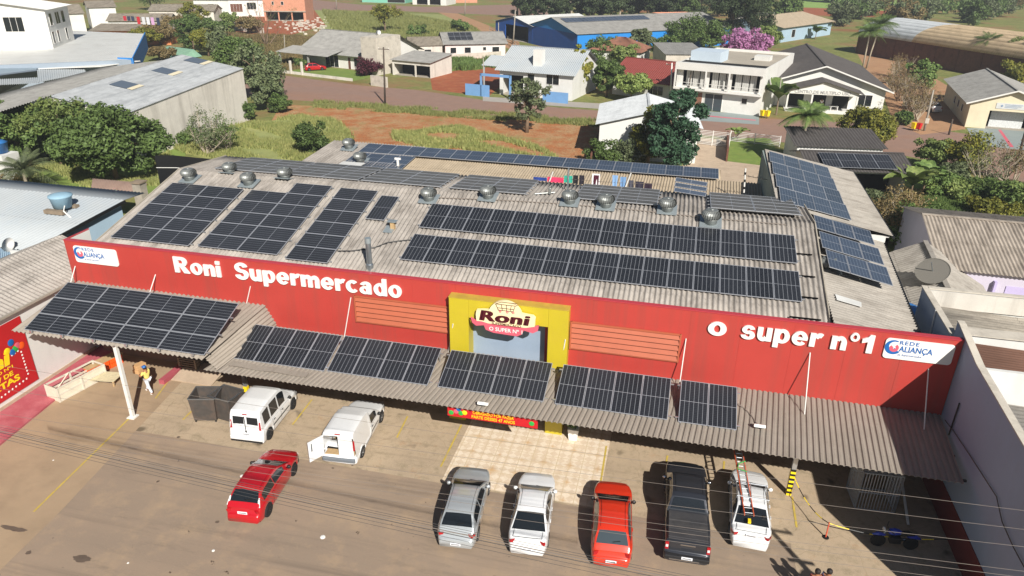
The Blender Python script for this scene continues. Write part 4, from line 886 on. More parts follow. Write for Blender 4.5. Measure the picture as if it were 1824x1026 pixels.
    # lights, plate, mirrors, wiper
    for nm, y, f, w_, h_, mt in s.get('lamps', ()):
        for sg_ in (1, -1):
            sm = MB()
            def fn(u, v):
                # wraps the corner: u 0 across the end, u 1 along the side
                if y < L/2:
                    yy = 0 if u < .5 else (u-.5)*2*w_; hh = hw(yy); xx = hh*(1 if u >= .5 else (1-(.5-u)*.5)); return (sg_*(xx+.012), yy-.012-(0 if u > .5 else .0)+s.get('lamp_in', 0)*(1-u), f+h_*v)
                yy = L if u < .5 else L-(u-.5)*2*w_; hh = hw(yy); xx = hh*(1 if u >= .5 else (1-(.5-u)*.5)); return (sg_*(xx+.004), yy+.012, f+h_*v)
            sm.grid(fn, 6, 2); build(sm, nm, mt, t, False)
    z = s.get('plate', .5); py_ = s.get('platey', -.02); pl = build(MB().box(-.22, .22, py_-.01, py_+.005, z, z+.13), 'number_plate', M_plate, t, False)
    e = MB()
    for i in range(7): e.box(-.17+.05*i, -.135+.05*i, py_-.013, py_-.0105, z+.035, z+.085)
    build(e, 'plate_characters', M_black, pl, False)
    my = s.get('mirror', L*.62)
    for sg_ in (1, -1):
        p = side(my, .1, sg_); mm_ = build(MB().lathe([(0, -.03), (.07, -.02), (.10, .03), (.10, .055)], (p[0]+sg_*.12, my, p[2]+.05), 10, axis='Y'), 'mirror', s.get('mirrorm', P), t, False, smooth=True); mm_.scale = (1, 1, 1)
        build(MB().beam((p[0]-sg_*.02, my, p[2]), (p[0]+sg_*.1, my, p[2]+.05), .04, .04), 'mirror_arm', M_black, mm_, False)
    if s.get('wiper'):
        ya, yb = s['wiper']; build(MB().beam((0.02, ya-.03, crown(ya, 0)+.02), (.32, ya+.02, crown(ya+.02, .4)+.03), .02, .02), 'rear_wiper', M_black, t, False)
    y = y1-.03; build(MB().beam((-.05, y-.1, zt(y)+.07), (-.6, y-.04, zt(y)+.06), .02, .02).beam((.55, y-.08, zt(y)+.07), (.02, y-.03, zt(y)+.07), .02, .02), 'wipers', M_black, t, False)
    if s.get('trunkline'):
        q = s['trunkline']; e = MB()
        for a_, b_ in q: e.beam(a_, b_, .012, .012)
        build(e, 'lid_seam', M_seam, t, False)
    t['_fn'] = 0
    return t, dict(hw=hw, zt=zt, crown=crown, ht=ht, side=side, patch_top=patch_top, patch_side=patch_side, bside=bside, L=L, W=W, R=Matrix.Rotation(rz, 3, 'Z'), R0=R0)
HATCH = dict(L=4.1, W=1.7, wheels=(.72, 3.22), wr=.3,
    top=[(0, .46), (.04, .56), (.1, .60), (.13, .78), (.22, .92), (.5, .95), (1.6, .95), (2.85, .93), (3.25, .90), (3.7, .83), (3.95, .72), (4.06, .6), (4.1, .5)],
    cab=[(.14, .86), (.28, 1.04), (.66, 1.37), (.9, 1.43), (1.5, 1.46), (2.0, 1.42), (2.2, 1.36), (3.02, .93)], roofw=.72,
    rglass=[(.30, .66, .84, .90)], wscreen=(2.26, 2.96, .9), sglass=[(.62, 1.42, .12, .93), (1.5, 2.42, .12, .93, .0)], roof=(.8, 2.2), doors=((.98, 1.62), (1.66, 2.72)),
    lamps=[('tail_light', 0, .66, .12, .2, M_tail), ('headlight', 9, .42, .3, .1, M_tailw)], plate=.42, mirror=2.62, wiper=(.36, .4), lamp_in=.14)
def spec(b_, **k): q = dict(b_); q.update(k); return q
car('parked_car', 'orange hatchback with grey rear window parked left of the dark pickup', 'car', (-1.0, 22.5), (-1.45, 27.25), spec(HATCH, paint=M_por, glass=M_glassg, mirrorm=M_black, doors=((1.2, 2.7),)))
car('parked_car', 'silver hatchback parked at the left end of the row by the patio', 'car', (-7.42, 21.95), (-7.92, 26.65), spec(HATCH, paint=M_ps, lamps=[('tail_light', 0, .74, .22, .14, M_tail), ('headlight', 9, .42, .3, .1, M_tailw)], plate=.34))
SEDAN = spec(HATCH, L=4.25, W=1.68, wheels=(.78, 3.3),
    top=[(0, .5), (.04, .62), (.09, .66), (.14, .86), (.24, .94), (.5, .98), (1.2, .95), (2.9, .93), (3.3, .9), (3.8, .83), (4.1, .72), (4.2, .6), (4.25, .5)],
    cab=[(.44, .97), (1.08, 1.34), (1.32, 1.41), (1.85, 1.44), (2.15, 1.41), (2.35, 1.36), (3.12, .93)], roofw=.72, rglass=[(.50, 1.12, .88, .92)], wscreen=(2.42, 3.06, .9), sglass=[(1.0, 1.62, .12, .92), (1.7, 2.6, .12, .92)], roof=(1.35, 2.4), doors=((1.15, 1.78), (1.82, 2.85)), wiper=None, mirror=2.78,
    trunkline=[((-.6, .13, .985), (-.6, .55, 1.0)), ((.6, .13, .985), (.6, .55, 1.0)), ((-.6, .13, .985), (.6, .13, .985))])
car('parked_car', 'white three-box car with dark rear window parked beside the silver hatchback', 'car', (-4.45, 22.3), (-4.9, 27.0), spec(SEDAN, paint=M_pw, lamps=[('tail_light', 0, .7, .1, .18, M_tail), ('headlight', 9, .42, .3, .1, M_tailw)], mirrorm=M_pw))
wc, wf = car('parked_car', 'white saloon with an orange ladder roped to its roof', 'car', (4.55, 24.9), (4.68, 29.6), spec(SEDAN, paint=M_pw, lamps=[('tail_light', 0, .72, .3, .15, M_tail), ('headlight', 9, .42, .3, .1, M_tailw)], plate=.75, platey=.08))
car('parked_car', 'bright red hatchback standing askew in the road by the vans', 'car', (-16.8, 21.1), (-17.25, 25.65), spec(HATCH, paint=M_pr, glass=M_glassd, rim=M_rimd, doors=((1.2, 2.7),), sglass=[(.6, 1.5, .12, .9), (1.56, 2.42, .12, .93)], lamps=[('tail_light', 0, .70, .10, .12, M_tail), ('headlight', 9, .42, .3, .1, M_tailw)], mirrorm=M_black, plate=.62, platey=.06))
VAN = dict(L=4.3, W=1.84, wheels=(.72, 3.4), wr=.32, endr=.12,
    top=[(0, .42), (.05, .5), (.09, .52), (.1, .96), (.3, 1.0), (2.9, 1.0), (3.2, .98), (3.7, .92), (4.0, .8), (4.2, .6), (4.25, .48)],
    cab=[(.10, .98), (.2, 1.80), (.28, 1.92), (1.2, 2.0), (2.2, 1.97), (2.5, 1.88), (3.35, .98)], roofw=.84, beltw=.95,
    wscreen=(2.55, 3.28, .88), sglass=[(.42, 1.0, .12, .9), (1.12, 1.85, .12, .9), (1.95, 2.6, .12, .92)], roof=(.3, 2.3), seams=False, doors=((1.15, 1.98), (2.02, 2.95)), strip=(1.1, 2.9), lamps=[('headlight', 9, .42, .3, .1, M_tailw)], plate=.6, platey=.06, mirror=2.9, mirrorm=M_black, handlem=M_black, rim=M_rimd)
rt_ = bpy.data.objects[[o.name for o in bpy.data.objects if o.name.startswith('parked_car')][-1]]
for sg_ in (1, -1): build(MB().slab([(.60 if sg_ > 0 else -.76, .20, .92), (.76 if sg_ > 0 else -.60, .20, .92), (.68 if sg_ > 0 else -.64, .42, 1.24), (.64 if sg_ > 0 else -.68, .42, 1.24)], .03), 'tail_light', M_tailw, rt_, False)
t, f_ = car('passenger_van', 'tall white passenger van with black roof rails beside the steel skips', 'van', (-19.76, 26.2), (-20.05, 30.6), spec(VAN, paint=M_pw))
for sg_ in (1, -1):
    build(MB().path([(sg_*.62, .75, 1.86), (sg_*.63, .85, 1.95), (sg_*.63, 2.1, 1.95), (sg_*.62, 2.2, 1.86)], .025), 'roof_rail', M_black, t, False)
    build(MB().slab([(sg_*.08 if sg_ > 0 else -.68, .115, 1.08), (.68 if sg_ > 0 else -.08, .115, 1.08), (.66 if sg_ > 0 else -.08, .165, 1.62), (.08 if sg_ > 0 else -.66, .165, 1.62)], .02), 'rear_window', M_glassd, t, False)
    build(MB().slab([(.72 if sg_ > 0 else -.84, .085, .95), (.84 if sg_ > 0 else -.72, .085, .95), (.80 if sg_ > 0 else -.81, .135, 1.4), (.73 if sg_ > 0 else -.735, .135, 1.4)], .03), 'tail_light', M_tail, t, False)
build(MB().box(-.86, .86, -.03, .1, .34, .56), 'rear_bumper', M_pw, t, False, bev=.03); build(MB().box(-.84, .84, -.02, .1, .24, .335), 'bumper_skirt', M_black, t, False); build(MB().box(-.12, .12, .17, .2, 1.74, 1.79), 'brake_light', M_tail, t, False); build(MB().box(-.012, .012, .07, .1, .55, 1.7), 'door_gap', M_seam, t, False)
build(MB().lathe([(0, 0), (.06, 0), (.06, .03)], (.0, .07, .82), 4, axis='Y'), 'badge', M_black, t, False)
# small panel van, rear doors open
PV = dict(L=4.4, W=1.80, wheels=(.8, 3.45), wr=.31, endr=.1,
    top=[(0, .42), (.05, .52), (.09, .56), (1.9, .56), (2.0, .92), (2.95, .93), (3.3, .9), (3.8, .82), (4.1, .72), (4.3, .58), (4.35, .48)],
    cab=[(.10, 1.66), (.14, 1.80), (.3, 1.86), (1.5, 1.86), (1.95, 1.76), (2.1, 1.56), (2.55, 1.48), (3.2, .93)], cabbase=lambda y: .56 if y < 1.95 else .93, roofw=.84, beltw=.985,
    wscreen=(2.62, 3.16, .88), sglass=[(2.05, 2.75, .12, .93)], roof=(.3, 1.5), seams=False, doors=((2.0, 2.95),), strip=(1.2, 2.9), lamps=[('headlight', 9, .42, .3, .1, M_tailw)], plate=.3, platey=-.03, mirror=2.85, mirrorm=M_black, handlem=M_black, open=True)
t, f_ = car('panel_van', 'small white panel van with its left rear door swung wide open', 'van', (-14.55, 25.85), (-14.95, 30.8), spec(PV, paint=M_pw))
build(MB().box(-.74, .74, .12, 1.9, .56, .6), 'load_floor', M_wood, t, False); build(MB().box(-.72, .72, 1.86, 1.9, .6, 1.7), 'bulkhead', M_int, t, False)
build(MB().box(-.82, .82, -.06, .1, .3, .5), 'rear_bumper', mat('grey_bumper', '#6c7278', .6, 0, 0, .08, 4), t, False, bev=.03)
rd = build(MB().slab([(.0, .085, .57), (.76, .085, .57), (.69, .10, 1.74), (.0, .10, 1.74)], .035), 'rear_door', M_pw, t, False)
o = MB(); hx = -.78; dd = Vector((-.52, -.72, 0)).normalized(); A = Vector((hx, .07, .57)); o.slab([A, A+dd*.75, A+dd*.75+Vector((0, 0, 1.12)), A+Vector((.06, 0, 1.16))], .04)
rd = build(o, 'rear_door', M_pw, t, False); n_ = dd.cross(Vector((0, 0, 1))); o = MB()
for s2 in (.005, -.052): q = A-n_*0+dd*.2+n_*s2; o.add([q+Vector((0, 0, .55)), q+dd*.42+Vector((0, 0, .55)), q+dd*.4+Vector((0, 0, 1.0)), q+Vector((0, 0, 1.0))], [(0, 1, 2, 3)])
build(o, 'door_pane', M_glassg, rd, False)
for sg_ in (1, -1): build(MB().slab([(.74 if sg_ > 0 else -.835, .07, .95), (.835 if sg_ > 0 else -.74, .07, .95), (.81 if sg_ > 0 else -.80, .10, 1.5), (.74 if sg_ > 0 else -.74, .10, 1.5)], .03), 'tail_light', M_tail, t, False)
build(MB().box(-.14, .14, .09, .12, 1.78, 1.82), 'brake_light', M_tail, t, False)
# pickup
PK = dict(L=5.45, W=1.86, wheels=(1.1, 4.15), wr=.37, endr=.1, endf=.9,
    top=[(0, .55), (.08, .62), (.12, .64), (.14, 1.12), (.2, 1.14), (1.75, 1.14), (1.85, 1.15), (3.4, 1.12), (4.1, 1.1), (4.7, 1.02), (5.05, .88), (5.25, .7), (5.45, .6)],
    cab=[(1.72, 1.13), (2.02, 1.70), (2.2, 1.77), (2.8, 1.80), (3.2, 1.77), (3.4, 1.72), (4.05, 1.12)], roofw=.76, beltw=.95, rglass=[(1.78, 2.0, .84, .86)], wscreen=(3.46, 4.0, .88), sglass=[(2.0, 2.55, .12, .92), (2.62, 3.45, .12, .92)], roof=(2.2, 3.3), doors=((1.95, 2.72), (2.76, 3.7)),
    lamps=[('headlight', 9, .42, .3, .1, M_tailw)], plate=.5, platey=-.13, mirror=3.62, mirrorm=M_chrome, handlem=M_chrome, rim=M_rim)
t, f_ = car('pickup_truck', 'dark graphite double-cab pickup with black bed cover, nose under the canopy', 'pickup', (1.98, 23.45), (1.76, 29.5), spec(PK, paint=M_pk))
M_tarp = mat('bed_cover_vinyl', '#39383a', .7, 0, 0, .15, 1.5, '#5b5650', .5, 1)
build(MB().box(-.80, .80, .2, 1.7, 1.155, 1.2), 'bed_cover', M_tarp, t, False, bev=.015)
o = MB(); [o.tube((-.8, y, 1.2), (.8, y, 1.2), .012, n=5) for y in (.3, .75, 1.2)]; build(o, 'cover_bows', M_tarp, t, False)
build(MB().box(-.72, .72, .105, .135, .68, 1.1), 'tailgate', M_pk, t, False, bev=.01); build(MB().box(-.3, .3, .09, .104, 1.0, 1.05), 'tailgate_handle', M_chrome, t, False)
build(MB().box(-.9, .9, -.12, .08, .42, .6), 'rear_bumper', M_steelblk, t, False, bev=.03); build(MB().box(-.7, .5, -.135, -.121, .42, .46), 'bumper_step', M_chrome, t, False)
for sg_ in (1, -1): build(MB().box(.76 if sg_ > 0 else -.9, .9 if sg_ > 0 else -.76, .085, .12, .72, 1.08), 'tail_light', M_tail, t, False)
for sg_ in (1, -1): build(MB().box(.78 if sg_ > 0 else -.88, .88 if sg_ > 0 else -.78, .07, .085, .84, .96), 'reversing_light', M_tailw, t, False)
# ladder carried by the white saloon, roped on a rack
lt = thing('extension_ladder', 'orange extension ladder with grey rungs lying over the white saloon', 'ladder', (4.4, 27, 1.6))
a, b = Vector((4.42, 25.55, 1.42)), Vector((4.02, 30.6, 1.72)); d = (b-a).normalized(); x = Vector((d.y, -d.x, 0))
for sg_ in (-1, 1): build(MB().beam(a+x*.19*sg_, a+x*.19*sg_+d*4.4, .035, .08), 'rail', mat('orange_fibreglass', '#c95a33', .5, 0, 0, .1, 4), lt); build(MB().beam(a+x*.15*sg_+d*.8, a+x*.15*sg_+d*5.9+Vector((0, 0, .05)), .03, .07), 'inner_rail', M_alu, lt)
o = MB(); [o.tube(a-x*.19+d*(.15+.29*i), a+x*.19+d*(.15+.29*i), .018, n=6) for i in range(20)]; build(o, 'rungs', M_alu, lt)
o = MB()
for yy in (26.6, 27.55): o.tube((3.95, yy, 1.52), (5.3, yy, 1.52), .025, n=6)
for xx in (3.95, 4.55, 5.25): o.tube((xx, 26.6, 1.52), (xx, 27.55, 1.52), .02, n=6); o.tube((xx, 26.6, 1.40), (xx, 26.6, 1.52), .02, n=6); o.tube((xx, 27.55, 1.38), (xx, 27.55, 1.52), .02, n=6)
tag(build(o, 'roof_rack', M_alu), 'light metal rack on the white saloon roof carrying the ladder', 'roof rack')
o = MB().path([a+x*.2+d*2.6+Vector((0, 0, .1)), a-x*.2+d*2.7+Vector((0, 0, .12)), a-x*.1+d*3.1+Vector((0, 0, .1)), a+x*.22+d*3.3+Vector((0, 0, .1))], .02); tag(build(o, 'rope', M_green), 'green rope tying the ladder down', 'rope')
tag(build(MB().box(4.38, 4.5, 25.3, 25.5, 1.2, 1.3), 'warning_flag', M_signyellow), 'small yellow flag on the ladder end above the boot', 'flag')
tag(build(MB().box(4.95, 5.2, 25.7, 25.95, .995, 1.2).box(4.98, 5.1, 25.75, 25.9, 1.2, 1.28), 'tool_bag', M_black, bev=.02), 'black tool bag standing on the boot of the ladder car', 'bag')
# motorcycle in the shade
B = G(1590, 975); mt_ = thing('motorcycle', 'blue motorcycle parked in the wall shadow at the right', 'motorcycle', B, math.radians(95), 'lone motorcycle')
M_mb = paint('motorcycle_blue', '#1d3fb8')
for y in (-.66, .66): w_ = build(MB().lathe([(.22, -.05), (.29, -.05), (.31, 0), (.29, .05), (.22, .05)], (0, y, .31), 24, axis='X'), 'wheel', M_rubber, mt_, False); o = MB(); [o.tube((0, y, .31), (0, y+.23*math.cos(k*math.pi/6), .31+.23*math.sin(k*math.pi/6)), .008, n=4) for k in range(12)]; build(o, 'spokes', M_metal, w_, False)
build(MB().lathe([(.02, -.34), (.13, -.2), (.16, 0), (.13, .18), (.03, .26)], (0, .12, .86), 14, axis='Y'), 'fuel_tank', M_mb, mt_, False, smooth=True)
build(MB().path([(0, -.7, .8), (0, -.45, .84), (0, -.1, .80)], [.06, .12, .1], 8), 'seat', M_black, mt_, False); build(MB().path([(0, .62, .33), (0, .5, .7), (0, .38, .98)], .035, 6), 'fork', M_metal, mt_, False)
build(MB().path([(-.38, .26, 1.06), (-.2, .36, 1.02), (0, .4, 1.0), (.2, .36, 1.02), (.38, .26, 1.06)], .018, 6), 'handlebar', M_black, mt_, False); build(MB().box(-.15, .15, -.22, .25, .3, .62), 'engine', M_steelblk, mt_, False, bev=.05)
build(MB().path([(0, .95, .62), (0, .72, .68), (0, .45, .66)], [.03, .08, .06], 8), 'front_mudguard', M_mb, mt_, False); build(MB().path([(0, -.45, .72), (0, -.8, .68), (0, -1.0, .6)], [.09, .09, .03], 8), 'rear_mudguard', M_mb, mt_, False); build(MB().lathe([(0, -.03), (.09, 0), (.09, .06)], (0, .52, .95), 12, axis='Y'), 'headlight', M_tailw, mt_, False)
build(MB().path([(.14, .2, .35), (.16, -.3, .3), (.16, -.85, .42)], .045, 8), 'exhaust', M_chrome, mt_, False); build(MB().path([(0, .35, .9), (0, 0, .6), (0, -.62, .31)], .03), 'frame', M_steelblk, mt_, False)
# ------------------------------------------------------------------ generic houses
def house(name, label, A, B, depth, eave, ridge, kind, rm, wm, ov=.5, win=(), group=None, ribs=None, cat='house', openfront=None, fascia=None, trim=None, roofs=True):
    """A, B: front wall foot, world (x,y); walls follow local x (front), y (inwards). win: (face, u0, u1, z0, z1, kind)"""
    A = Vector((A[0], A[1], 0)); B = Vector((B[0], B[1], 0)); W = (B-A).length; rz = math.atan2(B.y-A.y, B.x-A.x)
    t = thing(name, label, cat, A, rz, group); D = depth; th = .18
    corners = [(0, 0), (W, 0), (W, D), (0, D)]
    w_ = MB(); fr = openfront
    if fr is None: w_.box(0, W, 0, th, 0, eave)
    else:  # front with real openings: list of (u0,u1,z0,z1)
        xs = 0
        for u0, u1, z0, z1 in fr:
            w_.box(xs, u0, 0, th, 0, eave); w_.box(u0, u1, 0, th, z1, eave)
            if z0 > 0: w_.box(u0, u1, 0, th, 0, z0)
            xs = u1
        w_.box(xs, W, 0, th, 0, eave)
    w_.box(0, W, D-th, D, 0, eave); w_.box(0, th, th, D-th, 0, eave); w_.box(W-th, W, th, D-th, 0, eave)
    if kind == 'gable_front':
        for y in (0.0, D-th): w_.add([(0, y, eave), (W, y, eave), (W/2, y, ridge-.06), (0, y+th, eave), (W, y+th, eave), (W/2, y+th, ridge-.06)], [(0, 1, 2), (3, 5, 4), (0, 2, 5, 3), (1, 4, 5, 2)])
    if kind == 'gable_side':
        for x in (0.0, W-th): w_.add([(x, 0, eave), (x, D, eave), (x, D/2, ridge-.06), (x+th, 0, eave), (x+th, D, eave), (x+th, D/2, ridge-.06)], [(0, 2, 1), (3, 4, 5), (0, 3, 5, 2), (1, 2, 5, 4)])
    if kind == 'shed':
        for x in (0.0, W-th): w_.add([(x, 0, eave), (x, D, eave), (x, D, ridge-.06), (x+th, 0, eave), (x+th, D, eave), (x+th, D, ridge-.06)], [(0, 2, 1), (3, 4, 5), (0, 3, 5, 2)])
        w_.box(0, W, D-th, D, eave, ridge-.06)
    build(w_, 'wall', wm, t, False)
    fl = build(MB().box(th, W-th, th, D-th, .0, .05), 'floor_slab', M_conc, t, False)
    if fr is not None: build(MB().box(th, W-th, min(D-.3, 3.2), min(D-.2, 3.3), .05, eave-.05).box(th, W-th, th, min(D-.3, 3.2), eave-.12, eave-.06), 'dark_interior', M_dark, t, False)
    r = MB(); am = .035; sl = (ridge-eave)
    def rib(L): return ribs or max(4, int(L/.32))
    if kind == 'gable_side':
        k = sl/(D/2); zo = eave-k*ov+.03; n = min(rib(W+2*ov), 200)
        corr(r, (-ov, -ov, zo), (W+ov, -ov, zo), (-ov, D/2, ridge), (W+ov, D/2, ridge), n, am, 2); corr(r, (-ov, D+ov, zo), (W+ov, D+ov, zo), (-ov, D/2, ridge), (W+ov, D/2, ridge), n, am, 1)
        r.beam((-ov, D/2, ridge+.04), (W+ov, D/2, ridge+.04), .3, .06)
    elif kind == 'gable_front':
        k = sl/(W/2); zo = eave-k*ov+.03; n = min(rib(D+2*ov), 200)
        corr(r, (-ov, -ov, zo), (-ov, D+ov, zo), (W/2, -ov, ridge), (W/2, D+ov, ridge), n, am, 2); corr(r, (W+ov, -ov, zo), (W+ov, D+ov, zo), (W/2, -ov, ridge), (W/2, D+ov, ridge), n, am, 2)
        r.beam((W/2, -ov, ridge+.04), (W/2, D+ov, ridge+.04), .3, .06)
    elif kind == 'hip':
        h = min(W, D)/2; k = sl/h; zo = eave-k*ov+.03
        if W >= D: R0_, R1_ = (D/2, D/2, ridge), (W-D/2, D/2, ridge)
        else: R0_, R1_ = (W/2, W/2, ridge), (W/2, D-W/2, ridge)
        E = [(-ov, -ov, zo), (W+ov, -ov, zo), (W+ov, D+ov, zo), (-ov, D+ov, zo)]
        fs = [(E[0], E[1], R1_, R0_), (E[1], E[2], R1_, R1_), (E[2], E[3], R0_, R1_), (E[3], E[0], R0_, R0_)] if W >= D else [(E[0], E[1], R0_, R0_), (E[1], E[2], R1_, R0_), (E[2], E[3], R1_, R1_), (E[3], E[0], R0_, R1_)]
        for a, b, c, d in fs: corr(r, a, b, d, c, rib((Vector(b)-Vector(a)).length), am, 1)
    elif kind == 'shed':
        k = sl/D; corr(r, (-ov, -ov, eave-k*ov+.03), (W+ov, -ov, eave-k*ov+.03), (-ov, D+ov, ridge+k*ov), (W+ov, D+ov, ridge+k*ov), min(rib(W), 200), am, 2)
    elif kind == 'flat':
        r.box(th, W-th, th, D-th, eave-.5, eave-.42)
    elif kind == 'barrel':
        n = 14
        for i in range(n):
            a0, a1 = math.pi*i/n, math.pi*(i+1)/n; y0_, y1_ = D/2-(D/2+ov)*math.cos(a0), D/2-(D/2+ov)*math.cos(a1); z0_, z1_ = eave+sl*math.sin(a0), eave+sl*math.sin(a1)
            corr(r, (-ov, y0_, z0_), (W+ov, y0_, z0_), (-ov, y1_, z1_), (W+ov, y1_, z1_), min(120, rib(W)), .03, 1, m=0)
        g = MB(); pts = [(D/2-(D/2)*math.cos(math.pi*i/n), eave+sl*math.sin(math.pi*i/n)-.05) for i in range(n+1)]
        for x in (.02, W-.02): g.flat([(x, y, z) for y, z in pts])
        build(g, 'end_wall', wm, t, False)
    if roofs: build(r, 'roof', rm, t, False, smooth=(kind in ('barrel',)))
    if fascia:
        f = MB()
        if kind == 'gable_front':
            k = sl/(W/2); zo = eave-k*ov
            for y in (-ov,): f.beam((-ov, y, zo), (W/2, y, ridge), .06, .2); f.beam((W+ov, y, zo), (W/2, y, ridge), .06, .2)
        else: f.beam((-ov, -ov, eave-.02), (W+ov, -ov, eave-.02), .06, .2)
        build(f, 'fascia', fascia, t, False)
    for q in win:
        face, u0, u1, z0, z1 = q[:5]; kd = q[5] if len(q) > 5 else 'window'
        def loc(u, z, o):
            return {'f': (u, -o, z), 'r': (W+o, u, z), 'l': (-o, u, z), 'b': (u, D+o, z)}[face]
        def bx(a0, a1, b0, b1, o0, o1, mb):
            p, q2 = loc(a0, b0, o0), loc(a1, b1, o1); lo = [min(p[i], q2[i]) for i in range(3)]; hi = [max(p[i], q2[i]) for i in range(3)]
            mb.box(lo[0], hi[0], lo[1], hi[1], lo[2], hi[2])
        f = MB(); e = .06
        bx(u0-e, u1+e, z0-e, z0, .0, .06, f); bx(u0-e, u1+e, z1, z1+e, 0, .06, f); bx(u0-e, u0, z0, z1, 0, .06, f); bx(u1, u1+e, z0, z1, 0, .06, f)
        n = max(1, int((u1-u0)/.9))
        if kd != 'opening':
            for i in range(1, n): bx(u0+(u1-u0)*i/n-.025, u0+(u1-u0)*i/n+.025, z0, z1, .005, .05, f)
        fo = build(f, 'door' if kd == 'door' else 'window', trim or M_white, t, False)
        g = MB(); bx(u0, u1, z0, z1, .004, .012, g); build(g, 'pane' if kd != 'door' else 'leaf', {'window': M_glassd, 'door': M_glassg, 'opening': M_dark, 'wood': M_brick, 'curtain': mat('pale_curtain', '#c9cdc8', .8, 0, 0, .15, 6)}.get(kd, M_glassd), fo, False)
    return t, W
def wpt(t, x, y, z): return ROOTM[t.name] @ Vector((x, y, z))
# ------------------------------------------------------------------ next-door building on the left
nb = thing('neighbour_building', 'long low building with corrugated roof and white side wall left of the supermarket', 'building', (-38, 27, 0))
w_ = MB(); w_.box(-34.35, -34.1, 14, 35.2, 0, 4.85); w_.box(-41.5, -34.35, 35.0, 35.2, 0, 4.9); build(w_, 'wall', M_whitewall, nb)
r = MB(); corr(r, (-33.95, 14, 4.95), (-33.95, 35.3, 4.95), (-37.4, 14, 6.3), (-37.4, 35.3, 6.3), 78, .045, 3); corr(r, (-42, 14, 4.4), (-42, 35.3, 4.4), (-37.4, 14, 6.3), (-37.4, 35.3, 6.3), 78, .045, 3); build(r, 'roof', M_roof, nb, smooth=True)
r = MB().beam((-33.9, 14, 4.98), (-33.9, 35.4, 4.98), .12, .12); build(r, 'eave_trim', M_conc, nb); w_ = MB(); w_.box(-34.1, -34.05, 14, 32.5, .12, .3); build(w_, 'wall_plinth', M_paving, nb)
# promotional banner painted on the side wall
bn = thing('wall_banner', 'big red offers banner with yellow lettering, bulbs and balloons on the left white wall', 'banner', (-34.0, 24, 0)); xb = -34.07
build(MB().box(xb, xb+.02, 16, 28.15, .55, 4.55), 'panel', M_reddk, bn); X_ = xb+.03
e = MB(); put_text(e, 'Roni', (X_, 26.95, 2.3), (0, 1, 0), (0, 0, 1), 3.4, .85, 0, .01, .04, align='RIGHT', shear=.15); put_text(e, 'SUPERMERCADO Nº1', (X_, 26.9, 2.04), (0, 1, 0), (0, 0, 1), 3.6, .17, 0, .006, .01, align='RIGHT'); put_text(e, 'SHOW DE', (X_, 26.8, 1.64), (0, 1, 0), (0, 0, 1), 2.2, .26, 0, .006, .02, align='RIGHT'); put_text(e, 'OFERTAS', (X_, 27.1, 1.18), (0, 1, 0), (0, 0, 1), 3.0, .36, 0, .006, .03, align='RIGHT'); build(e, 'lettering', M_signyellow, bn)
e = MB()
for i in range(8): e.lathe([(0, .02), (.06, 0)], (X_, 27.62, 1.2+.2*i), 8, axis='X')
for i in range(20): e.lathe([(0, .02), (.06, 0)], (X_, 27.45-.24*i, .98-.02*i), 8, axis='X')
for i in range(3): e.lathe([(0, .02), (.06, 0)], (X_, 27.45-.2*i, 2.75-.02*i), 8, axis='X')
build(e, 'bulb_dots', M_signwhite, bn)
for y, z, c in ((27.2, 3.4, M_signblue), (26.85, 3.05, M_signyellow), (27.5, 3.05, M_rose), (27.15, 2.85, M_signblue), (27.35, 2.95, M_green), (27.75, 2.95, M_orangeplastic)): build(MB().lathe([(0, .03), (.13, .02), (.2, 0)], (X_, y, z), 14, axis='X'), 'balloon_print', c, bn)
# pale blue corrugated roofs farther left
b2 = thing('blue_roofed_house', 'house with wide pale blue corrugated roof carrying a small water tank', 'house', (-45, 42, 0))
P = lambda x, y, z: G(x, y, z)
c = [G(52, 447, 4.2), G(222, 356, 5.4)]; F0 = Vector((-62, c[0].y+.5, 4.2)); F1 = c[0]; R1_ = c[1]; R0_ = Vector((-62, R1_.y, 5.4))
r = MB(); corr(r, F0, F1, R0_, R1_, 60, .04, 2); B1_ = Vector((R1_.x-1.5, R1_.y+4, 4.6)); B0_ = Vector((-62, R1_.y+4.5, 4.4)); corr(r, B0_, B1_, R0_, R1_, 60, .04, 1); build(r, 'roof', M_roofblue, b2, smooth=True)
w_ = MB(); w_.slab([F0+Vector((0, .5, -.1)), F1+Vector((-.5, .5, -.1)), Vector((F1.x-.5, F1.y+.5, 0)), Vector((F0.x, F0.y+.5, 0))], .2); w_.slab([F1+Vector((-.5, .5, -.1)), R1_+Vector((-.6, 0, -.15)), Vector((R1_.x-.6, R1_.y, 0)), Vector((F1.x-.5, F1.y+.5, 0))], .2); build(w_, 'wall', M_bluelt, b2)
build(MB().beam(F1+Vector((0, 0, -.12)), R1_+Vector((.03, 0, -.12)), .1, .18), 'verge_board', M_black, b2)
r = MB(); corr(r, G(167, 403, 3.2), G(212, 376, 3.5), G(140, 398, 3.7), G(190, 372, 4.0), 14, .04, 1); build(r, 'side_awning', M_roofblue, b2, smooth=True)
w_ = MB(); w_.slab([G(120, 400, 4.2), G(185, 373, 4.2), G(185, 420, 0), G(120, 440, 0)], .1); build(w_, 'side_wall', M_whitewall, b2)
T = G(113, 372, 5.15); tk = thing('water_tank', 'faded light blue water tank on the pale blue roof', 'water tank', T)
build(MB().lathe([(.62, 0), (.74, .75), (.8, .8), (.82, .86), (.8, .92), (.4, 1.02), (0, 1.05)], T+Vector((0, 0, .15)), 20), 'tank', M_cyantank, tk, smooth=True); build(MB().box(T.x-.9, T.x+.7, T.y-.9, T.y-.5, T.z-.15, T.z+.12).box(T.x-.9, T.x+.8, T.y+.3, T.y+.7, T.z+.0, T.z+.2), 'support_timbers', M_woodgrey, tk)
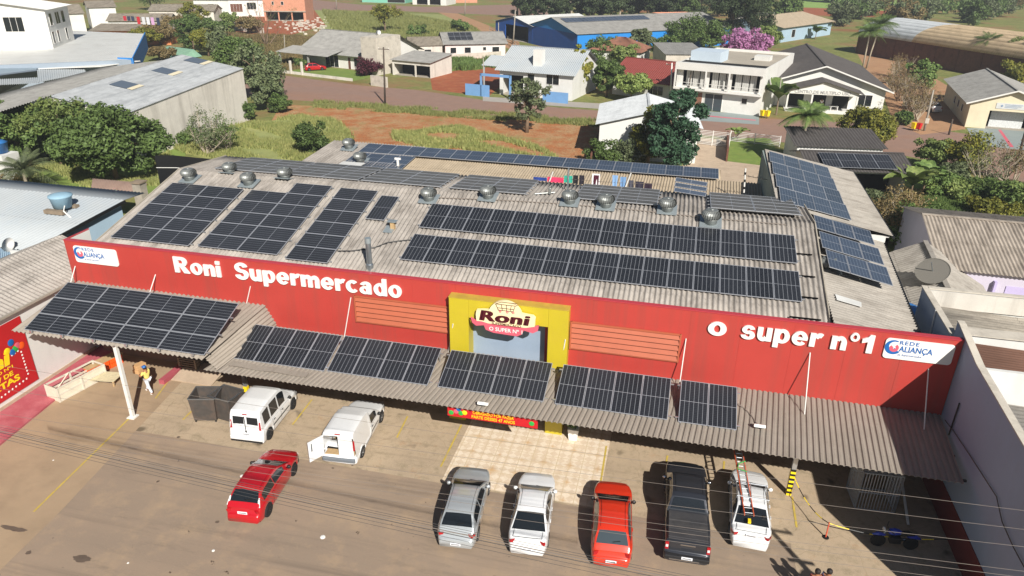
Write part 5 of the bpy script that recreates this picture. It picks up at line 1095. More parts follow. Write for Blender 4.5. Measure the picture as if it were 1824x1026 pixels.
build(MB().path([T+Vector((.5, -.3, .4)), T+Vector((.9, -.9, .2)), G(143, 403, 4.3)], .05, 6), 'pipe', M_white, tk)
r = MB(); corr(r, G(160, 347, 3.0), G(255, 350, 3.0), G(165, 318, 3.6), G(262, 326, 3.6), 36, .04, 1); o = tag(build(r, 'brown_shed_roof', mat('brown_fibre', '#8a7468', .9, 0, 0, .15, 2, '#5d4c44', .5, 1), smooth=True), 'low brownish corrugated roof between the blue house and the supermarket', 'shed roof')
T = G(251, 345, 3.2); t = thing('brick_chimney', 'square weathered chimney stack by the left edge of the supermarket roof', 'chimney', T); build(MB().box(T.x-.4, T.x+.4, T.y-.4, T.y+.4, 0, T.z+1.0), 'stack', M_conc, t); build(MB().box(T.x-.5, T.x+.5, T.y-.5, T.y+.5, T.z+1.0, T.z+1.12), 'cap', M_woodgrey, t)
T = G(18, 437, 4.4); t = thing('white_dish', 'white satellite dish at the lower edge of the pale blue roof', 'satellite dish', T); build(MB().lathe([(0, 0), (.3, .05), (.5, .16)], T, 20, R=Matrix.Rotation(1.0, 3, 'X')), 'reflector', M_signwhite, t, smooth=True); build(MB().tube(T, T+Vector((0, .1, -.5)), .05), 'mast', M_metal, t)
r = MB(); corr(r, G(-40, 470, 4.0), G(52, 456, 4.0), G(-40, 438, 4.1), G(50, 448, 4.1), 26, .04, 1, square=True); tag(build(r, 'blue_wall_cladding', M_bluelt), 'strip of light blue cladding below the pale blue roof', 'cladding')
# tower with blue tank at far left
T = G(8, 300, 2.0); t = thing('tank_tower', 'blue water tank on a white tower at the left edge', 'water tank', (T.x, T.y, 0)); build(MB().box(T.x-1.2, T.x+1.2, T.y-1, T.y+1, 0, 3.6), 'tower', M_whitewall, t); build(MB().lathe([(.8, 0), (.95, 1.0), (1.0, 1.05), (.5, 1.25), (0, 1.28)], (T.x-.1, T.y, 3.65), 20), 'tank', M_bluetank, t, smooth=True)

# ------------------------------------------------------------------ tall party wall and building on the right
rb_ = thing('party_wall_building', 'pale building with tall blank party wall closing the right side of the parking area', 'building', (13, 28, 0))
w_ = MB(); X0, X1 = 13.0, 13.22
prof = [(20.9, 0), (20.9, 6.9), (29.4, 7.3), (29.4, 7.3), (30.2, 7.34), (33.0, 7.85), (33.3, 7.85), (33.3, 7.0), (38.7, 7.15), (38.7, 0)]
w_.slab([(X0, y, z) for y, z in prof][::-1], -.22) if False else None
pv = [(X0, y, z) for y, z in prof]; k = len(pv)
w_.add(pv+[(X1, y, z) for _, y, z in pv], [tuple(range(k)), tuple(range(k, 2*k))[::-1]]+[(i, k+i, k+(i+1) % k, (i+1) % k) for i in range(k)])
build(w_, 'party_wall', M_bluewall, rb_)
w_ = MB(); w_.box(13.22, 26, 20.9, 21.1, 0, 6.9); w_.box(13.22, 26, 29.9, 30.1, 5.2, 7.34); w_.box(13.22, 26, 33.2, 33.4, 6.2, 7.3); w_.box(13.22, 26, 38.5, 38.7, 0, 7.15); build(w_, 'wall', M_whitewall, rb_)
w_ = MB(); w_.box(12.97, 13.0, 20.9, 32.0, 0, 1.5); build(w_, 'red_dado', mat('dark_red_dado', '#6d2420', .8, 0, 0, .1, 1), rb_)
cpm = MB()
for (y0_, z0_), (y1_, z1_) in zip(prof[1:6], prof[2:7]):
    if y1_-y0_ > .1: cpm.beam((13.11, y0_, z0_+.03), (13.11, y1_, z1_+.03), .3, .06)
cpm.beam((13.11, 33.3, 7.03), (13.11, 38.8, 7.18), .3, .06); cpm.box(13.25, 26, 38.45, 38.75, 7.15, 7.22); cpm.box(13.25, 26, 33.1, 33.9, 7.3, 7.36); build(cpm, 'coping', M_conclt, rb_)
r = MB(); corr(r, (13.3, 21.3, 5.6), (13.3, 29.85, 5.9), (26, 21.3, 5.3), (26, 29.85, 5.5), 30, .05, 2); build(r, 'front_roof', M_roofx, rb_, smooth=True)
r = MB(); corr(r, (13.3, 30.2, 6.75), (13.3, 33.1, 6.95), (26, 30.2, 6.3), (26, 33.1, 6.5), 14, .04, 2); build(r, 'brown_roof', mat('brown_sheet', '#83604f', .8, 0, 0, .1, 1, '#664838', .5, .8, (.2, 1, 1)), rb_, smooth=True)
r = MB(); corr(r, (13.3, 33.6, 6.3), (13.3, 38.4, 6.3), (26, 33.6, 5.7), (26, 38.4, 5.7), 16, .06, 3); build(r, 'back_roof', fibre('grimy_fibre', '#a39b8e', '#57514a', .85, (.15, 1, 1)), rb_, smooth=True)
r = MB(); corr(r, (13.35, 38.44, 6.35), (26, 38.44, 6.0), (13.35, 38.46, 7.1), (26, 38.46, 7.1), 2, .0, 1); r = MB().box(13.3, 26, 38.40, 38.46, 6.2, 7.1); build(r, 'stained_parapet', M_concwall, rb_)
o = MB(); pts = [Xp(x, y, 12.93) for x, y in ((1683, 748), (1700, 770), (1730, 815), (1775, 885), (1785, 930), (1805, 975), (1824, 1010))]; o.path(pts, .022, 5)
tag(build(o, 'wall_cable', M_wire), 'dark cable sagging down the tall party wall', 'cable')
for (a, b), l_ in ((((1667, 552), (1656, 598)), 'thin white pipe on the party wall above the facade'), (((1709, 718), (1690, 775)), 'dark thin pipe leaning on the party wall beside the canopy end')):
    tag(build(MB().tube(Xp(*a, 12.94), Xp(*b, 12.94), .035), 'wall_pipe', M_white if 'white' in l_ else M_black), l_, 'pipe')
# blue tank and netted dish between the houses
T = G(1608, 560, 4.2); t = thing('blue_tank', 'blue water tank partly hidden behind the east wing', 'water tank', T); build(MB().lathe([(.7, -.8), (.95, .3), (1.0, .38), (.5, .6), (0, .62)], T, 20), 'tank', M_bluetank, t, smooth=True); build(MB().box(T.x-.9, T.x+.9, T.y-.9, T.y+.9, 0, T.z-.8), 'stand', M_conc, t)
house('hip_roof_house', 'small house with grey weathered roof between the east wing and the purple house', (12.9, 42.4), (19.2, 41.8), 10.0, 3.1, 4.9, 'gable_front', M_roofx, M_whitewall, .5)
T = G(1662, 490, 4.9); t = thing('mesh_dish', 'large dark mesh satellite dish lying over the grey roofed house', 'satellite dish', T)
M_mesh = mat('dish_mesh', '#76726a', .7, .1, 0, .1, 20)
Rm = Matrix.Rotation(math.radians(-25), 3, 'Y') @ Matrix.Rotation(math.radians(28), 3, 'X'); dm = MB(); n = 28
for rr_ in [.16*i for i in range(1, 7)]: dm.path([T+Rm @ Vector((rr_*math.cos(a), rr_*math.sin(a), .16*rr_*rr_+.3)) for a in [2*math.pi*i/n for i in range(n+1)]], .02, 4)
for i in range(n): a = 2*math.pi*i/n; dm.path([T+Rm @ Vector((q*math.cos(a), q*math.sin(a), .16*q*q+.3)) for q in (.05, .4, .7, .96)], .014, 4)
dm.lathe([(r_/8*1.1, .16*(r_/8*1.1)**2+.285) for r_ in range(0, 8)], T, 28, R=Rm); build(dm, 'reflector', M_mesh, t); build(MB().tube(T+Rm @ Vector((0, 0, .3)), T+Rm @ Vector((0, 0, 1.3)), .03), 'feed_arm', M_metal, t); build(MB().tube(T+Vector((0, 0, -.6)), T+Vector((0, 0, .3)), .06), 'mast', M_metal, t)
th_, W_ = house('purple_house', 'house with big weathered corrugated roof and pale lilac front at the right edge', (17.9, 50.6), (33, 50.0), 13.0, 3.9, 5.4, 'gable_side', fibre('warm_fibre', '#a79c8f', '#544b42', .85), mat('lilac_render', '#c3bccb', .8, 0, 0, .05, .6), .35, win=(('l', 3.0, 3.8, 1.6, 2.6), ('f', 1.5, 2.4, 0, 2.3, 'door'), ('f', 6.5, 8, 1, 2.4)), ribs=60)
build(MB().box(3.2, 3.35, -.3, -.02, 0, 3.3).box(4.0, 5.9, -.05, -.02, .1, 3.0), 'porch_panels', mat('lilac_panel', '#bcb0d6', .7, 0, 0, .04, 1), th_, False)
house('garage_house', 'low white garage with a wide dark opening and slatted dark roof', (13.2, 77.6), (22.3, 79.0), 6.5, 3.1, 4.0, 'gable_side', M_roofblk, M_whitewall, .7, openfront=((.5, 3.0, 0, 2.5), (3.6, 8.9, 0, 2.6)), cat='garage')
house('ribbed_garage', 'second dark ribbed roof just behind the white garage, by the street', (12.6, 86.6), (21.8, 87.8), 5.5, 3.2, 4.0, 'shed', M_roofblk, M_whitewall, .4, cat='garage')
a0_ = PL(1462, 277, 3.75); addr = [PL(1452, 276, 3.85), PL(1553, 285, 3.85), PL(1562, 295, 3.35), PL(1450, 287, 3.35)]
tl = [Vector(v) for v in ((14.0, 80.2, 4.02), (21.0, 81.2, 4.02), (21.2, 78.2, 3.32), (14.2, 77.2, 3.32))]
array(*tl, 4, 1, 'y', M_cell, 'white garage roof', 'solar panels on the garage', rail=False)
# ------------------------------------------------------------------ houses along and beyond the back street
def g2_(x, y, z=0): p = G(x, y, z); return (p.x, p.y)
# white two-storey
th_, W_ = house('white_two_storey', 'white two storey house with long balcony and curtained openings on the back street', g2_(1200, 190), g2_(1352, 207), 22, 7.0, 7.0, 'flat', mat('roof_screed', '#a89f90', .9, 0, 0, .1, .4), M_white, 0, openfront=((1.0, 4.6, 3.45, 5.9), (5.2, 8.2, 3.45, 5.9), (8.7, 12.9, 3.45, 5.9)), win=(('f', 4.9, 7.6, 0, 2.6, 'door'), ('f', 10.6, 11.4, 1.6, 2.4)))
cu = MB()
for x0, x1 in ((1.3, 4.4), (5.4, 8.0), (9.0, 12.4)):
    n = int((x1-x0)/.16)
    for i in range(n): cu.box(x0+i*.16, x0+i*.16+.14, .3+.05*(i % 2), .35+.05*(i % 2), 3.4, 5.85) if i % 7 else None
build(cu, 'curtains', mat('white_curtain', '#c9c8c2', .9, 0, 0, .1, 5), th_, False); sl_ = MB(); sl_.box(-.1, W_+.1, -1.0, 0.0, 3.0, 3.25); sl_.box(-.1, W_+.1, -.9, .1, 6.0, 7.05)
for x in (-.1, 4.75, 8.35, W_-.12): sl_.box(x, x+.22, -.95, -.75, 3.25, 6.0)
build(sl_, 'balcony_slab', M_white, th_, False); rl = MB(); rl.box(0, W_, -.95, -.9, 4.1, 4.16); rl.box(0, W_, -.95, -.92, 3.7, 3.74); build(rl, 'balcony_rail', M_white, th_, False)
build(MB().box(9, 11.5, 12, 14, 6.5, 7.3), 'roof_tank_housing', M_whitewall, th_, False); bx_ = MB(); bx_.box(.4, 5.2, 5, 10, 6.5, 8.2); build(bx_, 'roof_room', mat('pale_blue_render', '#b9c7d3', .8, 0, 0, .05, .6), th_, False); build(MB().box(3.4, 4.4, -.07, -.0, 0, 2.6), 'timber_panel', M_tileold, th_, False)
# red roofed
th_, W_ = house('red_roofed_house', 'house with dark red tiled roof beside the white two storey house', (-13.0, 130.5), (-2.6, 126.0), 11, 3.0, 5.6, 'gable_side', M_roofred, M_whitewall, .7, win=(('f', 6.8, 9.6, .8, 2.2),), ribs=34)
# blue roofed
th_, W_ = house('blue_tin_house', 'raised white house with pale blue metal roof and blue garden wall', g2_(890, 168), g2_(1018, 180), 13, 4.4, 7.4, 'gable_side', M_roofblue, M_whitewall, .7, openfront=((.6, 4.4, 0, 3.4),), win=(('f', 8.6, 10.8, 2.4, 4.0), ('f', 5.2, 6.4, 2.6, 3.8)), ribs=44)
build(MB().box(5.6, 7.2, 1.2, 2.6, 4.6, 7.6), 'dormer', M_white, th_, False); c_ = MB(); corr(c_, (-4.5, 2, 4.3), (2.5, 2, 4.3), (-4.5, 6, 5.6), (2.5, 6, 5.6), 22, .04, 1); c_.box(-4.2, -4.0, 2.2, 2.4, 0, 4.3); build(c_, 'carport_roof', M_roofblue, th_, False); M_gw = mat('garden_wall_blue', '#6d97c4', .7, 0, 0, .06, 1); build(MB().box(9, 13.4, -2.6, -2.4, 0, 1.7), 'blue_garden_wall', M_gw, th_, False); bl = MB(); bl.box(-5, -.5, -3.2, -3.0, 0, 1.9); bl.box(-2.2, 3.4, -3.2, -2.9, 3.4, 3.8); bl.box(3.2, 3.5, -3.2, -2.9, 0, 3.8); bl.box(-2.2, -1.9, -3.2, -2.9, 0, 3.8); build(bl, 'blue_garden_wall', mat('garden_wall_blue', '#6d97c4', .7, 0, 0, .06, 1), th_, False)
# community hall
A = (11.2, 128.0); B = (30.2, 127.6)
th_, W_ = house('community_hall', 'white hall with dark ribbed roof, porch gable and CENTRO DE MULTIPLO USO lettering', A, B, 30, 3.4, 6.6, 'gable_front', M_roofblk, M_white, 1.0, fascia=M_white, ribs=60, win=(('f', 15.2, 17.2, .7, 2.4),), cat='community hall')
pc = MB(); px0_, px1_ = 4.0, 14.4
for x in (px0_, 7.6, px1_-.25): pc.box(x, x+.25, -4.5, -4.25, 0, 3.0)
pc.add([(px0_, -4.5, 2.8), (px1_, -4.5, 2.8), (px1_, -4.5, 3.3), ((px0_+px1_)/2, -4.5, 4.7), (px0_, -4.5, 3.3), (px0_, -4.3, 2.8), (px1_, -4.3, 2.8), (px1_, -4.3, 3.3), ((px0_+px1_)/2, -4.3, 4.7), (px0_, -4.3, 3.3)], [(0, 1, 2, 3, 4), (9, 8, 7, 6, 5), (0, 5, 6, 1)])
pc.box(px0_, px1_, -4.5, -4.4, 0, .5); pc.box(px0_, px1_, -4.45, 0, -.01, .1); build(pc, 'porch', M_white, th_, False)
pr_ = MB(); mx = (px0_+px1_)/2; corr(pr_, (px0_-.8, -5.0, 3.1), (px0_-.8, .5, 3.1), (mx, -5.0, 4.85), (mx, .5, 4.85), 14, .04, 1); corr(pr_, (px1_+.8, -5.0, 3.1), (px1_+.8, .5, 3.1), (mx, -5.0, 4.85), (mx, .5, 4.85), 14, .04, 1); build(pr_, 'porch_roof', M_roofblk, th_, False)
build(MB().box(4.4, 7.0, -.05, -.01, 0, 2.4).box(8.2, 10.4, -.05, -.01, 0, 2.4).box(11.4, 13.8, -.05, -.01, 0, 2.4), 'dark_doorways', M_dark, th_, False)
M3_ = ROOTM[th_.name].to_3x3(); e = MB(); put_text(e, 'CENTRO DE MULTIPLO USO', wpt(th_, 5.0, -4.53, 2.95), M3_ @ Vector((1, 0, 0)), (0, 0, 1), 8.2, .48, 0, .02, .02); build(e, 'hall_lettering', mat('grey_letters', '#a9a8a6', .6), th_)
# gable hall at the right
th_, W_ = house('gabled_hall', 'cream gabled hall with grey fibre roof, sign board and recessed entrance at the right', g2_(1718, 226), g2_(1868, 238), 22, 3.7, 5.6, 'gable_front', M_wave, M_cream, .7, fascia=M_white, ribs=50, openfront=((2.6, 9.6, 0, 2.6),), win=(('l', 4.5, 5.6, 1.4, 2.4), ('l', 8, 9.1, 1.4, 2.4), ('l', 11.5, 12.6, 1.4, 2.4)), cat='hall')
build(MB().box(3.2, 7.4, 1.6, 1.7, .05, 2.45), 'gate_screen', mat('white_grille', '#cfd2d2', .5, 0, 0, .3, 9), th_, False); e = MB().box(3.2, 6.8, -.06, -.005, 2.95, 3.75); sb_ = build(e, 'sign_board', mat('faded_board', '#c9cbc9', .6), th_, False)
e = MB(); e.lathe([(.0, 0), (.16, .01)], (3.9, -.08, 3.35), 12, axis='Y'); [e.box(4.25, 4.25+w__, -.07, -.062, z, z+.08) for z, w__ in ((3.5, 2.2), (3.32, 2.0), (3.14, 1.6))]; build(e, 'board_writing', mat('faded_blue_print', '#7f93ab', .6), sb_, False)
# arched brick warehouse
th_, W_ = house('arched_warehouse', 'brick warehouse with barrel roof, half silver and half rusty', (39.5, 205), (63.5, 163), 20, 4.6, 8.2, 'barrel', mat('silver_sheet', '#c3c7c8', .6, .1, 0, .1, .5, '#8e9294', .6, .8), M_brick, .3, ribs=90, cat='warehouse')
rf_ = [o for o in th_.children if o.name.startswith('roof')][0]; rf_.data.materials.append(mat('rust_sheet', '#bfa988', .8, .1, 0, .12, .5, '#6f5a45', .6, .8, (1, .3, 1)))
for p in rf_.data.polygons: p.material_index = 1 if p.center.x > W_*.36 else 0
pl_ = MB(); [pl_.box(x, x+.35, -.12, .0, 0, 4.6) for x in [W_*i/8 for i in range(9)]]; build(pl_, 'wall_piers', M_brick, th_, False)
# long blue warehouse
A = (-27.0, 180.5); B = (9.0, 212.0)
th_, W_ = house('blue_warehouse', 'long bright blue warehouse with grey roof and a thin line of solar panels', A, B, 24, 4.6, 7.4, 'gable_side', M_wave, M_blue, .4, ribs=120, cat='warehouse')
build(MB().box(-.03, 0, 0.0, 24, 0, 4.55), 'deep_blue_end', M_bluedk, th_, False); ar = [wpt(th_, x, y, z) for x, y, z in ((1.5, 10.6, 7.25), (27, 10.6, 7.25), (27, 7.6, 6.55), (1.5, 7.6, 6.55))]
array(*ar, 22, 1, 'y', M_cellb, 'on the blue warehouse', 'solar panels on the blue warehouse', rail=False)
th_, W_ = house('blue_open_shed', 'smaller blue shed with white roof left of the long blue warehouse', (-54.5, 209), (-41, 196.5), 22, 4.4, 6.2, 'gable_front', M_roofwhite, M_bluedk, .3, openfront=((5, 17.5, 0, 4.0),), cat='shed')
# modern house with grey tower, garage
A = (-80.5, 146.5); B = (-62.0, 141.0)
th_, W_ = house('grey_roofed_house', 'modern white house with long light grey roof and tall grey chimney block', A, B, 15, 3.1, 6.4, 'gable_side', M_wave, M_white, 1.0, win=(('f', 14.2, 15.4, .6, 2.3), ('f', 16.2, 17.4, .6, 2.3), ('f', 18.2, 19.4, .6, 2.3), ('f', 6.5, 10, .1, 2.4, 'window'), ('f', 12.6, 13.3, 0, 2.3, 'wood')))
build(MB().box(W_+.05, W_+3.9, -3.5, 4.0, 0, 7.0), 'chimney_block', M_conclt, th_, False); c_ = MB(); corr(c_, (-3.5, -4.2, 2.7), (11, -4.2, 2.7), (-3.5, 1, 3.5), (11, 1, 3.5), 44, .04, 1); c_.box(-3, -2.7, -3.8, -3.5, 0, 2.75); c_.box(5, 5.3, -3.8, -3.5, 0, 2.75); build(c_, 'veranda_roof', M_wave, th_, False)
c_ = MB(); c_.box(-3, W_+4, -11.2, -11.0, 0, .5); [c_.box(x, x+.35, -11.3, -10.95, 0, 2.5) for x in (-3, 3, 7.5, 10.5)]; c_.box(-3, 3.3, -11.2, -11.05, 2.4, 2.6); build(c_, 'garden_frame', M_concwall, th_, False)
sheet('house_lawn', [tuple(wpt(th_, x, y, 0).xy)+(0,) for x, y in ((-3, -11), (W_+4, -11), (W_+4, -1), (-3, -1))], .012, M_lawn)
T = wpt(th_, W_+1, 1, 7.3); t = thing('roof_dish', 'small white dish on top of the grey chimney block', 'satellite dish', T); build(MB().lathe([(0, 0), (.3, .08), (.55, .28)], T, 14, R=Matrix.Rotation(1.1, 3, 'X')), 'reflector', M_signwhite, t, smooth=True); build(MB().tube(T, T-Vector((0, 0, .4)), .05), 'mast', M_metal, t)
house('open_garage', 'low grey garage with dark open front and ramp beside the grey roofed house', (-57.0, 138.5), (-48.5, 136.5), 8, 2.9, 3.7, 'shed', M_wave, M_concwall, .4, openfront=((.4, 5.2, 0, 2.2), (5.5, 8.7, 0, 2.2)), cat='garage')
house('solar_bungalow', 'low white bungalow with grey roof and eight small solar panels', (-55.0, 165.5), (-42.5, 172.0), 9, 3.0, 5.0, 'gable_side', M_wave, mat('pinkish_white', '#d8cbc6', .8, 0, 0, .05, .6), .5, win=(('f', 1.2, 2.5, .9, 2.1), ('f', 4.5, 5.9, .9, 2.1), ('f', 8.8, 9.5, 1.4, 2.1), ('f', 11, 12.6, .9, 2.1)))
t0_ = [o for o in bpy.data.objects if o.name == 'solar_bungalow'][0]; array(*[wpt(t0_, *v) for v in ((1.2, 4.1, 4.98), (6.8, 4.1, 4.98), (6.8, 1.0, 3.6), (1.2, 1.0, 3.6))], 4, 2, None, M_cell, 'on the white bungalow', 'solar panels on the bungalow', rail=False)
house('grey_annex', 'small grey roofed annex joined to the left of the bungalow', (-61.5, 161.0), (-55.4, 164.6), 8, 2.8, 4.2, 'gable_side', M_roofd, M_concwall, .3, win=(('f', 3, 4.5, .9, 1.9, 'opening'),), cat='annex')
# block house under construction
A = g2_(472, 37); B = g2_(546, 38)
th_, W_ = house('unfinished_block_house', 'unfinished two storey hollow block house over an open dark ground floor', A, B, 10, 7.4, 7.4, 'flat', M_conc, M_block, 0, openfront=((.6, 4.6, 0, 2.8), (5, 9, 0, 2.8), (9.4, W_ if False else 13, 0, 2.8)), win=(('f', 6, 6.8, 5, 6, 'opening'), ('f', 3, 3.6, 5, 6, 'opening')))
build(MB().box(-.1, W_+.1, -.25, 0, 2.85, 3.15), 'floor_beam', M_conc, th_, False)
# upper-left group
house('long_grey_house', 'long grey roofed shed among trees at upper left', (-169, 213), (-150, 219), 9, 3.6, 5.2, 'gable_side', M_roofd, M_concwall, .4, cat='shed')
house('porch_house', 'white house with dark window and orange porch posts at upper left', (-158, 240), (-146, 246), 9, 5.6, 6.6, 'shed', M_roofwhite, M_white, .5, win=(('f', 6, 9, 2.4, 4.6), ('f', .5, 4.4, 1.6, 4.2, 'wood')))
house('narrow_house', 'narrow pale house behind the long grey roof', (-176, 246), (-162, 250), 8, 4.8, 5.6, 'shed', M_roofwhite, M_whitewall, .5, win=(('f', 5, 7, 2, 3.4),))
th_, W_ = house('orange_shack', 'orange shack under a rusty sheet roof with washing hung in front', (-144, 160), (-127, 166), 7, 3.4, 4.2, 'shed', M_roofd, mat('orange_render', '#d98a58', .8, 0, 0, .1, 1), .8, win=(('f', 8, 9.2, 1, 2.2), ('f', 2, 6, .2, 2.6, 'opening')), cat='shack')
house('terracotta_house', 'grey roofed dwelling behind the orange shack', (-152, 175), (-138, 181), 8, 4.2, 5.6, 'gable_side', M_roofd, M_whitewall, .5)
house('white_gable_house', 'tall white walled house with grey roof behind the big white building', g2_(167, 58), g2_(214, 56), 10, 6.6, 8.0, 'gable_side', M_roofd, M_white, .4)
house('white_small_house', 'white house with old fibre roof and skylight next to the tall building', g2_(118, 62), g2_(156, 60), 10, 5.4, 7.4, 'gable_side', M_roofd, M_white, .4)
# big white building, far left
P1_ = G(95, 85, 7.0); hv = Vector((18, 8.5)).normalized()*26; A = (P1_.x-hv.x, P1_.y-hv.y); top = Yp(80, 15, P1_.y).z
th_, W_ = house('tall_white_building', 'tall white building with one dark square window at the upper left corner', A, (P1_.x, P1_.y), 11, 13.0, 15.0, 'gable_front', M_roofwhite, M_white, .6, ribs=60, win=(('f', 19.6, 22.4, 9.6, 11.8), ('r', .8, 1.8, 7.6, 9.4), ('r', 3.2, 4.2, 7.6, 9.4), ('r', 7.4, 8.4, 7.6, 9.4), ('r', 1.2, 2.4, 10.4, 12.2), ('r', 4, 6, 10.4, 12.2), ('r', 7, 8.4, 10.4, 12.2)), cat='building')
wb = thing('white_roofed_annex', 'broad low building with white metal roof and bright blue fascia in the upper left', 'building', (P1_.x, P1_.y, 0))
q = [G(-60, 118, 6.6), G(235, 106, 6.6), G(257, 60, 7.2), G(118, 50, 7.2)]; q[3] = G(60, 52, 7.2); r = MB(); corr(r, q[0], q[1], q[3], q[2], 90, .03, 2, square=True); build(r, 'roof', M_roofwhite, wb)
w_ = MB(); w_.slab([q[0], q[1], Vector((q[1].x, q[1].y, 0)), Vector((q[0].x, q[0].y, 0))], .2); build(w_, 'wall', mat('grey_blue_panel', '#8e9aa6', .7, 0, 0, .05, .5), wb)
w_ = MB(); a, b = q[1]+Vector((.1, -.1, .25)), q[2]+Vector((.1, 0, .25)); w_.slab([a, b, b-Vector((0, 0, 3.0)), a-Vector((0, 0, 3.0))], .15); w_.slab([a+Vector((-2.4, -.1, 0)), a, a-Vector((0, 0, 2.6)), a+Vector((-2.4, -.1, -2.6))], .15); build(w_, 'blue_fascia', M_blue, wb)
ax = thing('blue_grey_sheds', 'grey blue flat roof and ribbed sheet canopies at the left edge below the white building', 'shed', (-95, 80, 0))
r = MB(); q = [G(-60, 137, 6.0), G(65, 122, 6.0), G(82, 100, 6.4), G(-60, 106, 6.4)]; r.slab([q[0], q[1], q[2], q[3]], .15); build(r, 'flat_roof', mat('slate_blue_roof', '#8c9ba6', .7, 0, 0, .05, .5), ax)
r = MB(); corr(r, G(68, 147, 5.0), G(153, 130, 5.2), G(66, 122, 5.8), G(150, 118, 5.8), 22, .05, 1, square=True); corr(r, G(-40, 153, 5.0), G(70, 148, 5.0), G(-40, 143, 5.2), G(68, 138, 5.2), 30, .05, 1, square=True); build(r, 'ribbed_canopy', M_roofblue, ax)
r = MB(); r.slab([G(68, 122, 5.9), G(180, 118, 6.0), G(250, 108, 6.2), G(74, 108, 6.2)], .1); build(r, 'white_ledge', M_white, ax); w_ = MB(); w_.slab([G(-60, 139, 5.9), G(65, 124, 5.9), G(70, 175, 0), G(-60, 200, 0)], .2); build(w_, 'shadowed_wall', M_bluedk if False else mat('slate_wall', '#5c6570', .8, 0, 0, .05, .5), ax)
# grey shed with the long stained wall
gs = thing('stained_wall_shed', 'long shed with grey fibre roof and a tall stained concrete side wall', 'shed', (-62, 80, 0))
E0, E1 = G(232, 200, 5.7), G(434, 122, 7.2); dr = (E1-E0).normalized(); nl = Vector((-dr.y, dr.x, 0)); E0 = E0-dr*1.0
Rg0, Rg1 = E0+nl*9.5+Vector((0, 0, 1.5)), E1+nl*9.5+Vector((0, 0, 1.5)); r = MB(); corr(r, E0, E1, Rg0, Rg1, 92, .05, 4); build(r, 'near_roof', fibre('silver_fibre', '#9da0a2', '#666a6e', .75), gs, smooth=True)
F0_, F1_ = Rg0+nl*14-Vector((0, 0, 1.6)), Rg1+nl*10-Vector((0, 0, 1.4)); r = MB(); corr(r, F0_-dr*14, F1_-dr*4, Rg0-dr*14, Rg1-dr*4, 92, .05, 3); build(r, 'far_roof', M_wave, gs, smooth=True)
w_ = MB(); i_ = nl*.35; w_.slab([E0+i_-Vector((0, 0, .05)), E1+i_-Vector((0, 0, .05)), Vector((E1.x+i_.x, E1.y+i_.y, 0)), Vector((E0.x+i_.x, E0.y+i_.y, 0))], .2)
w_.slab([Rg0-Vector((0, 0, .1)), E0+i_-Vector((0, 0, .1)), Vector((E0.x+i_.x, E0.y+i_.y, 0)), Vector((Rg0.x, Rg0.y, 0))], .2); w_.slab([E1+i_-Vector((0, 0, .1)), Rg1-Vector((0, 0, .1)), Vector((Rg1.x, Rg1.y, 0)), Vector((E1.x+i_.x, E1.y+i_.y, 0))], .2); build(w_, 'wall', M_concwall, gs)
for k_ in (.30, .62, .90):
    c0 = E0+(E1-E0)*k_+nl*5.2+Vector((0, 0, .92)); o = MB(); o.slab([c0, c0+dr*2.2, c0+dr*2.2+nl*2.4+Vector((0, 0, .38)), c0+nl*2.4+Vector((0, 0, .38))], .03); build(o, 'skylight', M_cellb, gs)
    o = MB(); o.slab([c0-nl*.7-Vector((0, 0, .1)), c0+dr*2.2-nl*.7-Vector((0, 0, .1)), c0+dr*2.2, c0], .03); build(o, 'skylight_flashing', M_cream, gs)
# small white roofed house by the shop
th_, W_ = house('white_fibre_house', 'small house with whitish fibre roof behind the dark tree', (-9.8, 86.5), (1.6, 87.5), 12, 4.3, 5.8, 'gable_front', fibre('whitish_fibre', '#c2c5c6', '#93979a', .5), M_whitewall, .5, ribs=40)
house('lean_to', 'pale lean-to with a brown roof behind the blue panel row', (-7.6, 68.5), (-1.0, 69.2), 5, 2.4, 2.9, 'shed', M_tileold, M_pink, .2, cat='lean-to')
house('clay_roofed_house', 'old brown clay tile hipped roof in front of the blue warehouse', (-21.5, 165), (-11, 163), 9, 3.4, 5.6, 'hip', M_tileold, M_whitewall, .6, ribs=30)
house('grey_outhouse', 'grey flat outhouse roof left of the white two storey house', (-5.0, 150), (2.5, 152), 12, 4.6, 5.4, 'shed', M_wave, M_conclt, .3, cat='outhouse')
house('beige_roofed_house', 'light blue walled house with flat beige roof beyond the hall', g2_(1390, 76), g2_(1478, 62), 20, 4.0, 6.0, 'gable_side', M_roofb, M_bluelt, .8, win=(('f', 6, 8, 1, 3, 'opening'),))
house('grey_roofed_cottage', 'small pale roof beyond the beige roofed house', g2_(1372, 58), g2_(1405, 52), 14, 3.6, 5.0, 'gable_side', M_wave, M_white, .5)
house('brick_stack_house', 'pink block outbuilding on the far side of the blue warehouse', (-9, 245), (2, 252), 10, 4.6, 4.6, 'flat', M_block, M_block, 0)
th_, _w = house('teal_house', 'teal fronted house with dark gate on the far street', g2_(645, 4), g2_(722, 6), 12, 4.5, 5.5, 'shed', M_wave, mat('teal_render', '#79b8a4', .8, 0, 0, .06, .5), .3, win=(('f', 12, 20, .2, 3.2, 'opening'),))
house('white_porch_house', 'white house with columns and hedge on the far street', g2_(735, 8), g2_(795, 10), 12, 4.5, 5.5, 'shed', M_wave, M_white, .3, openfront=((2, 7, 0, 3), (8, 13, 0, 3)))
house('reddish_house', 'reddish building end at the top of the picture', g2_(812, 5), g2_(850, 5), 12, 5, 6, 'shed', M_wave, M_block, .3)
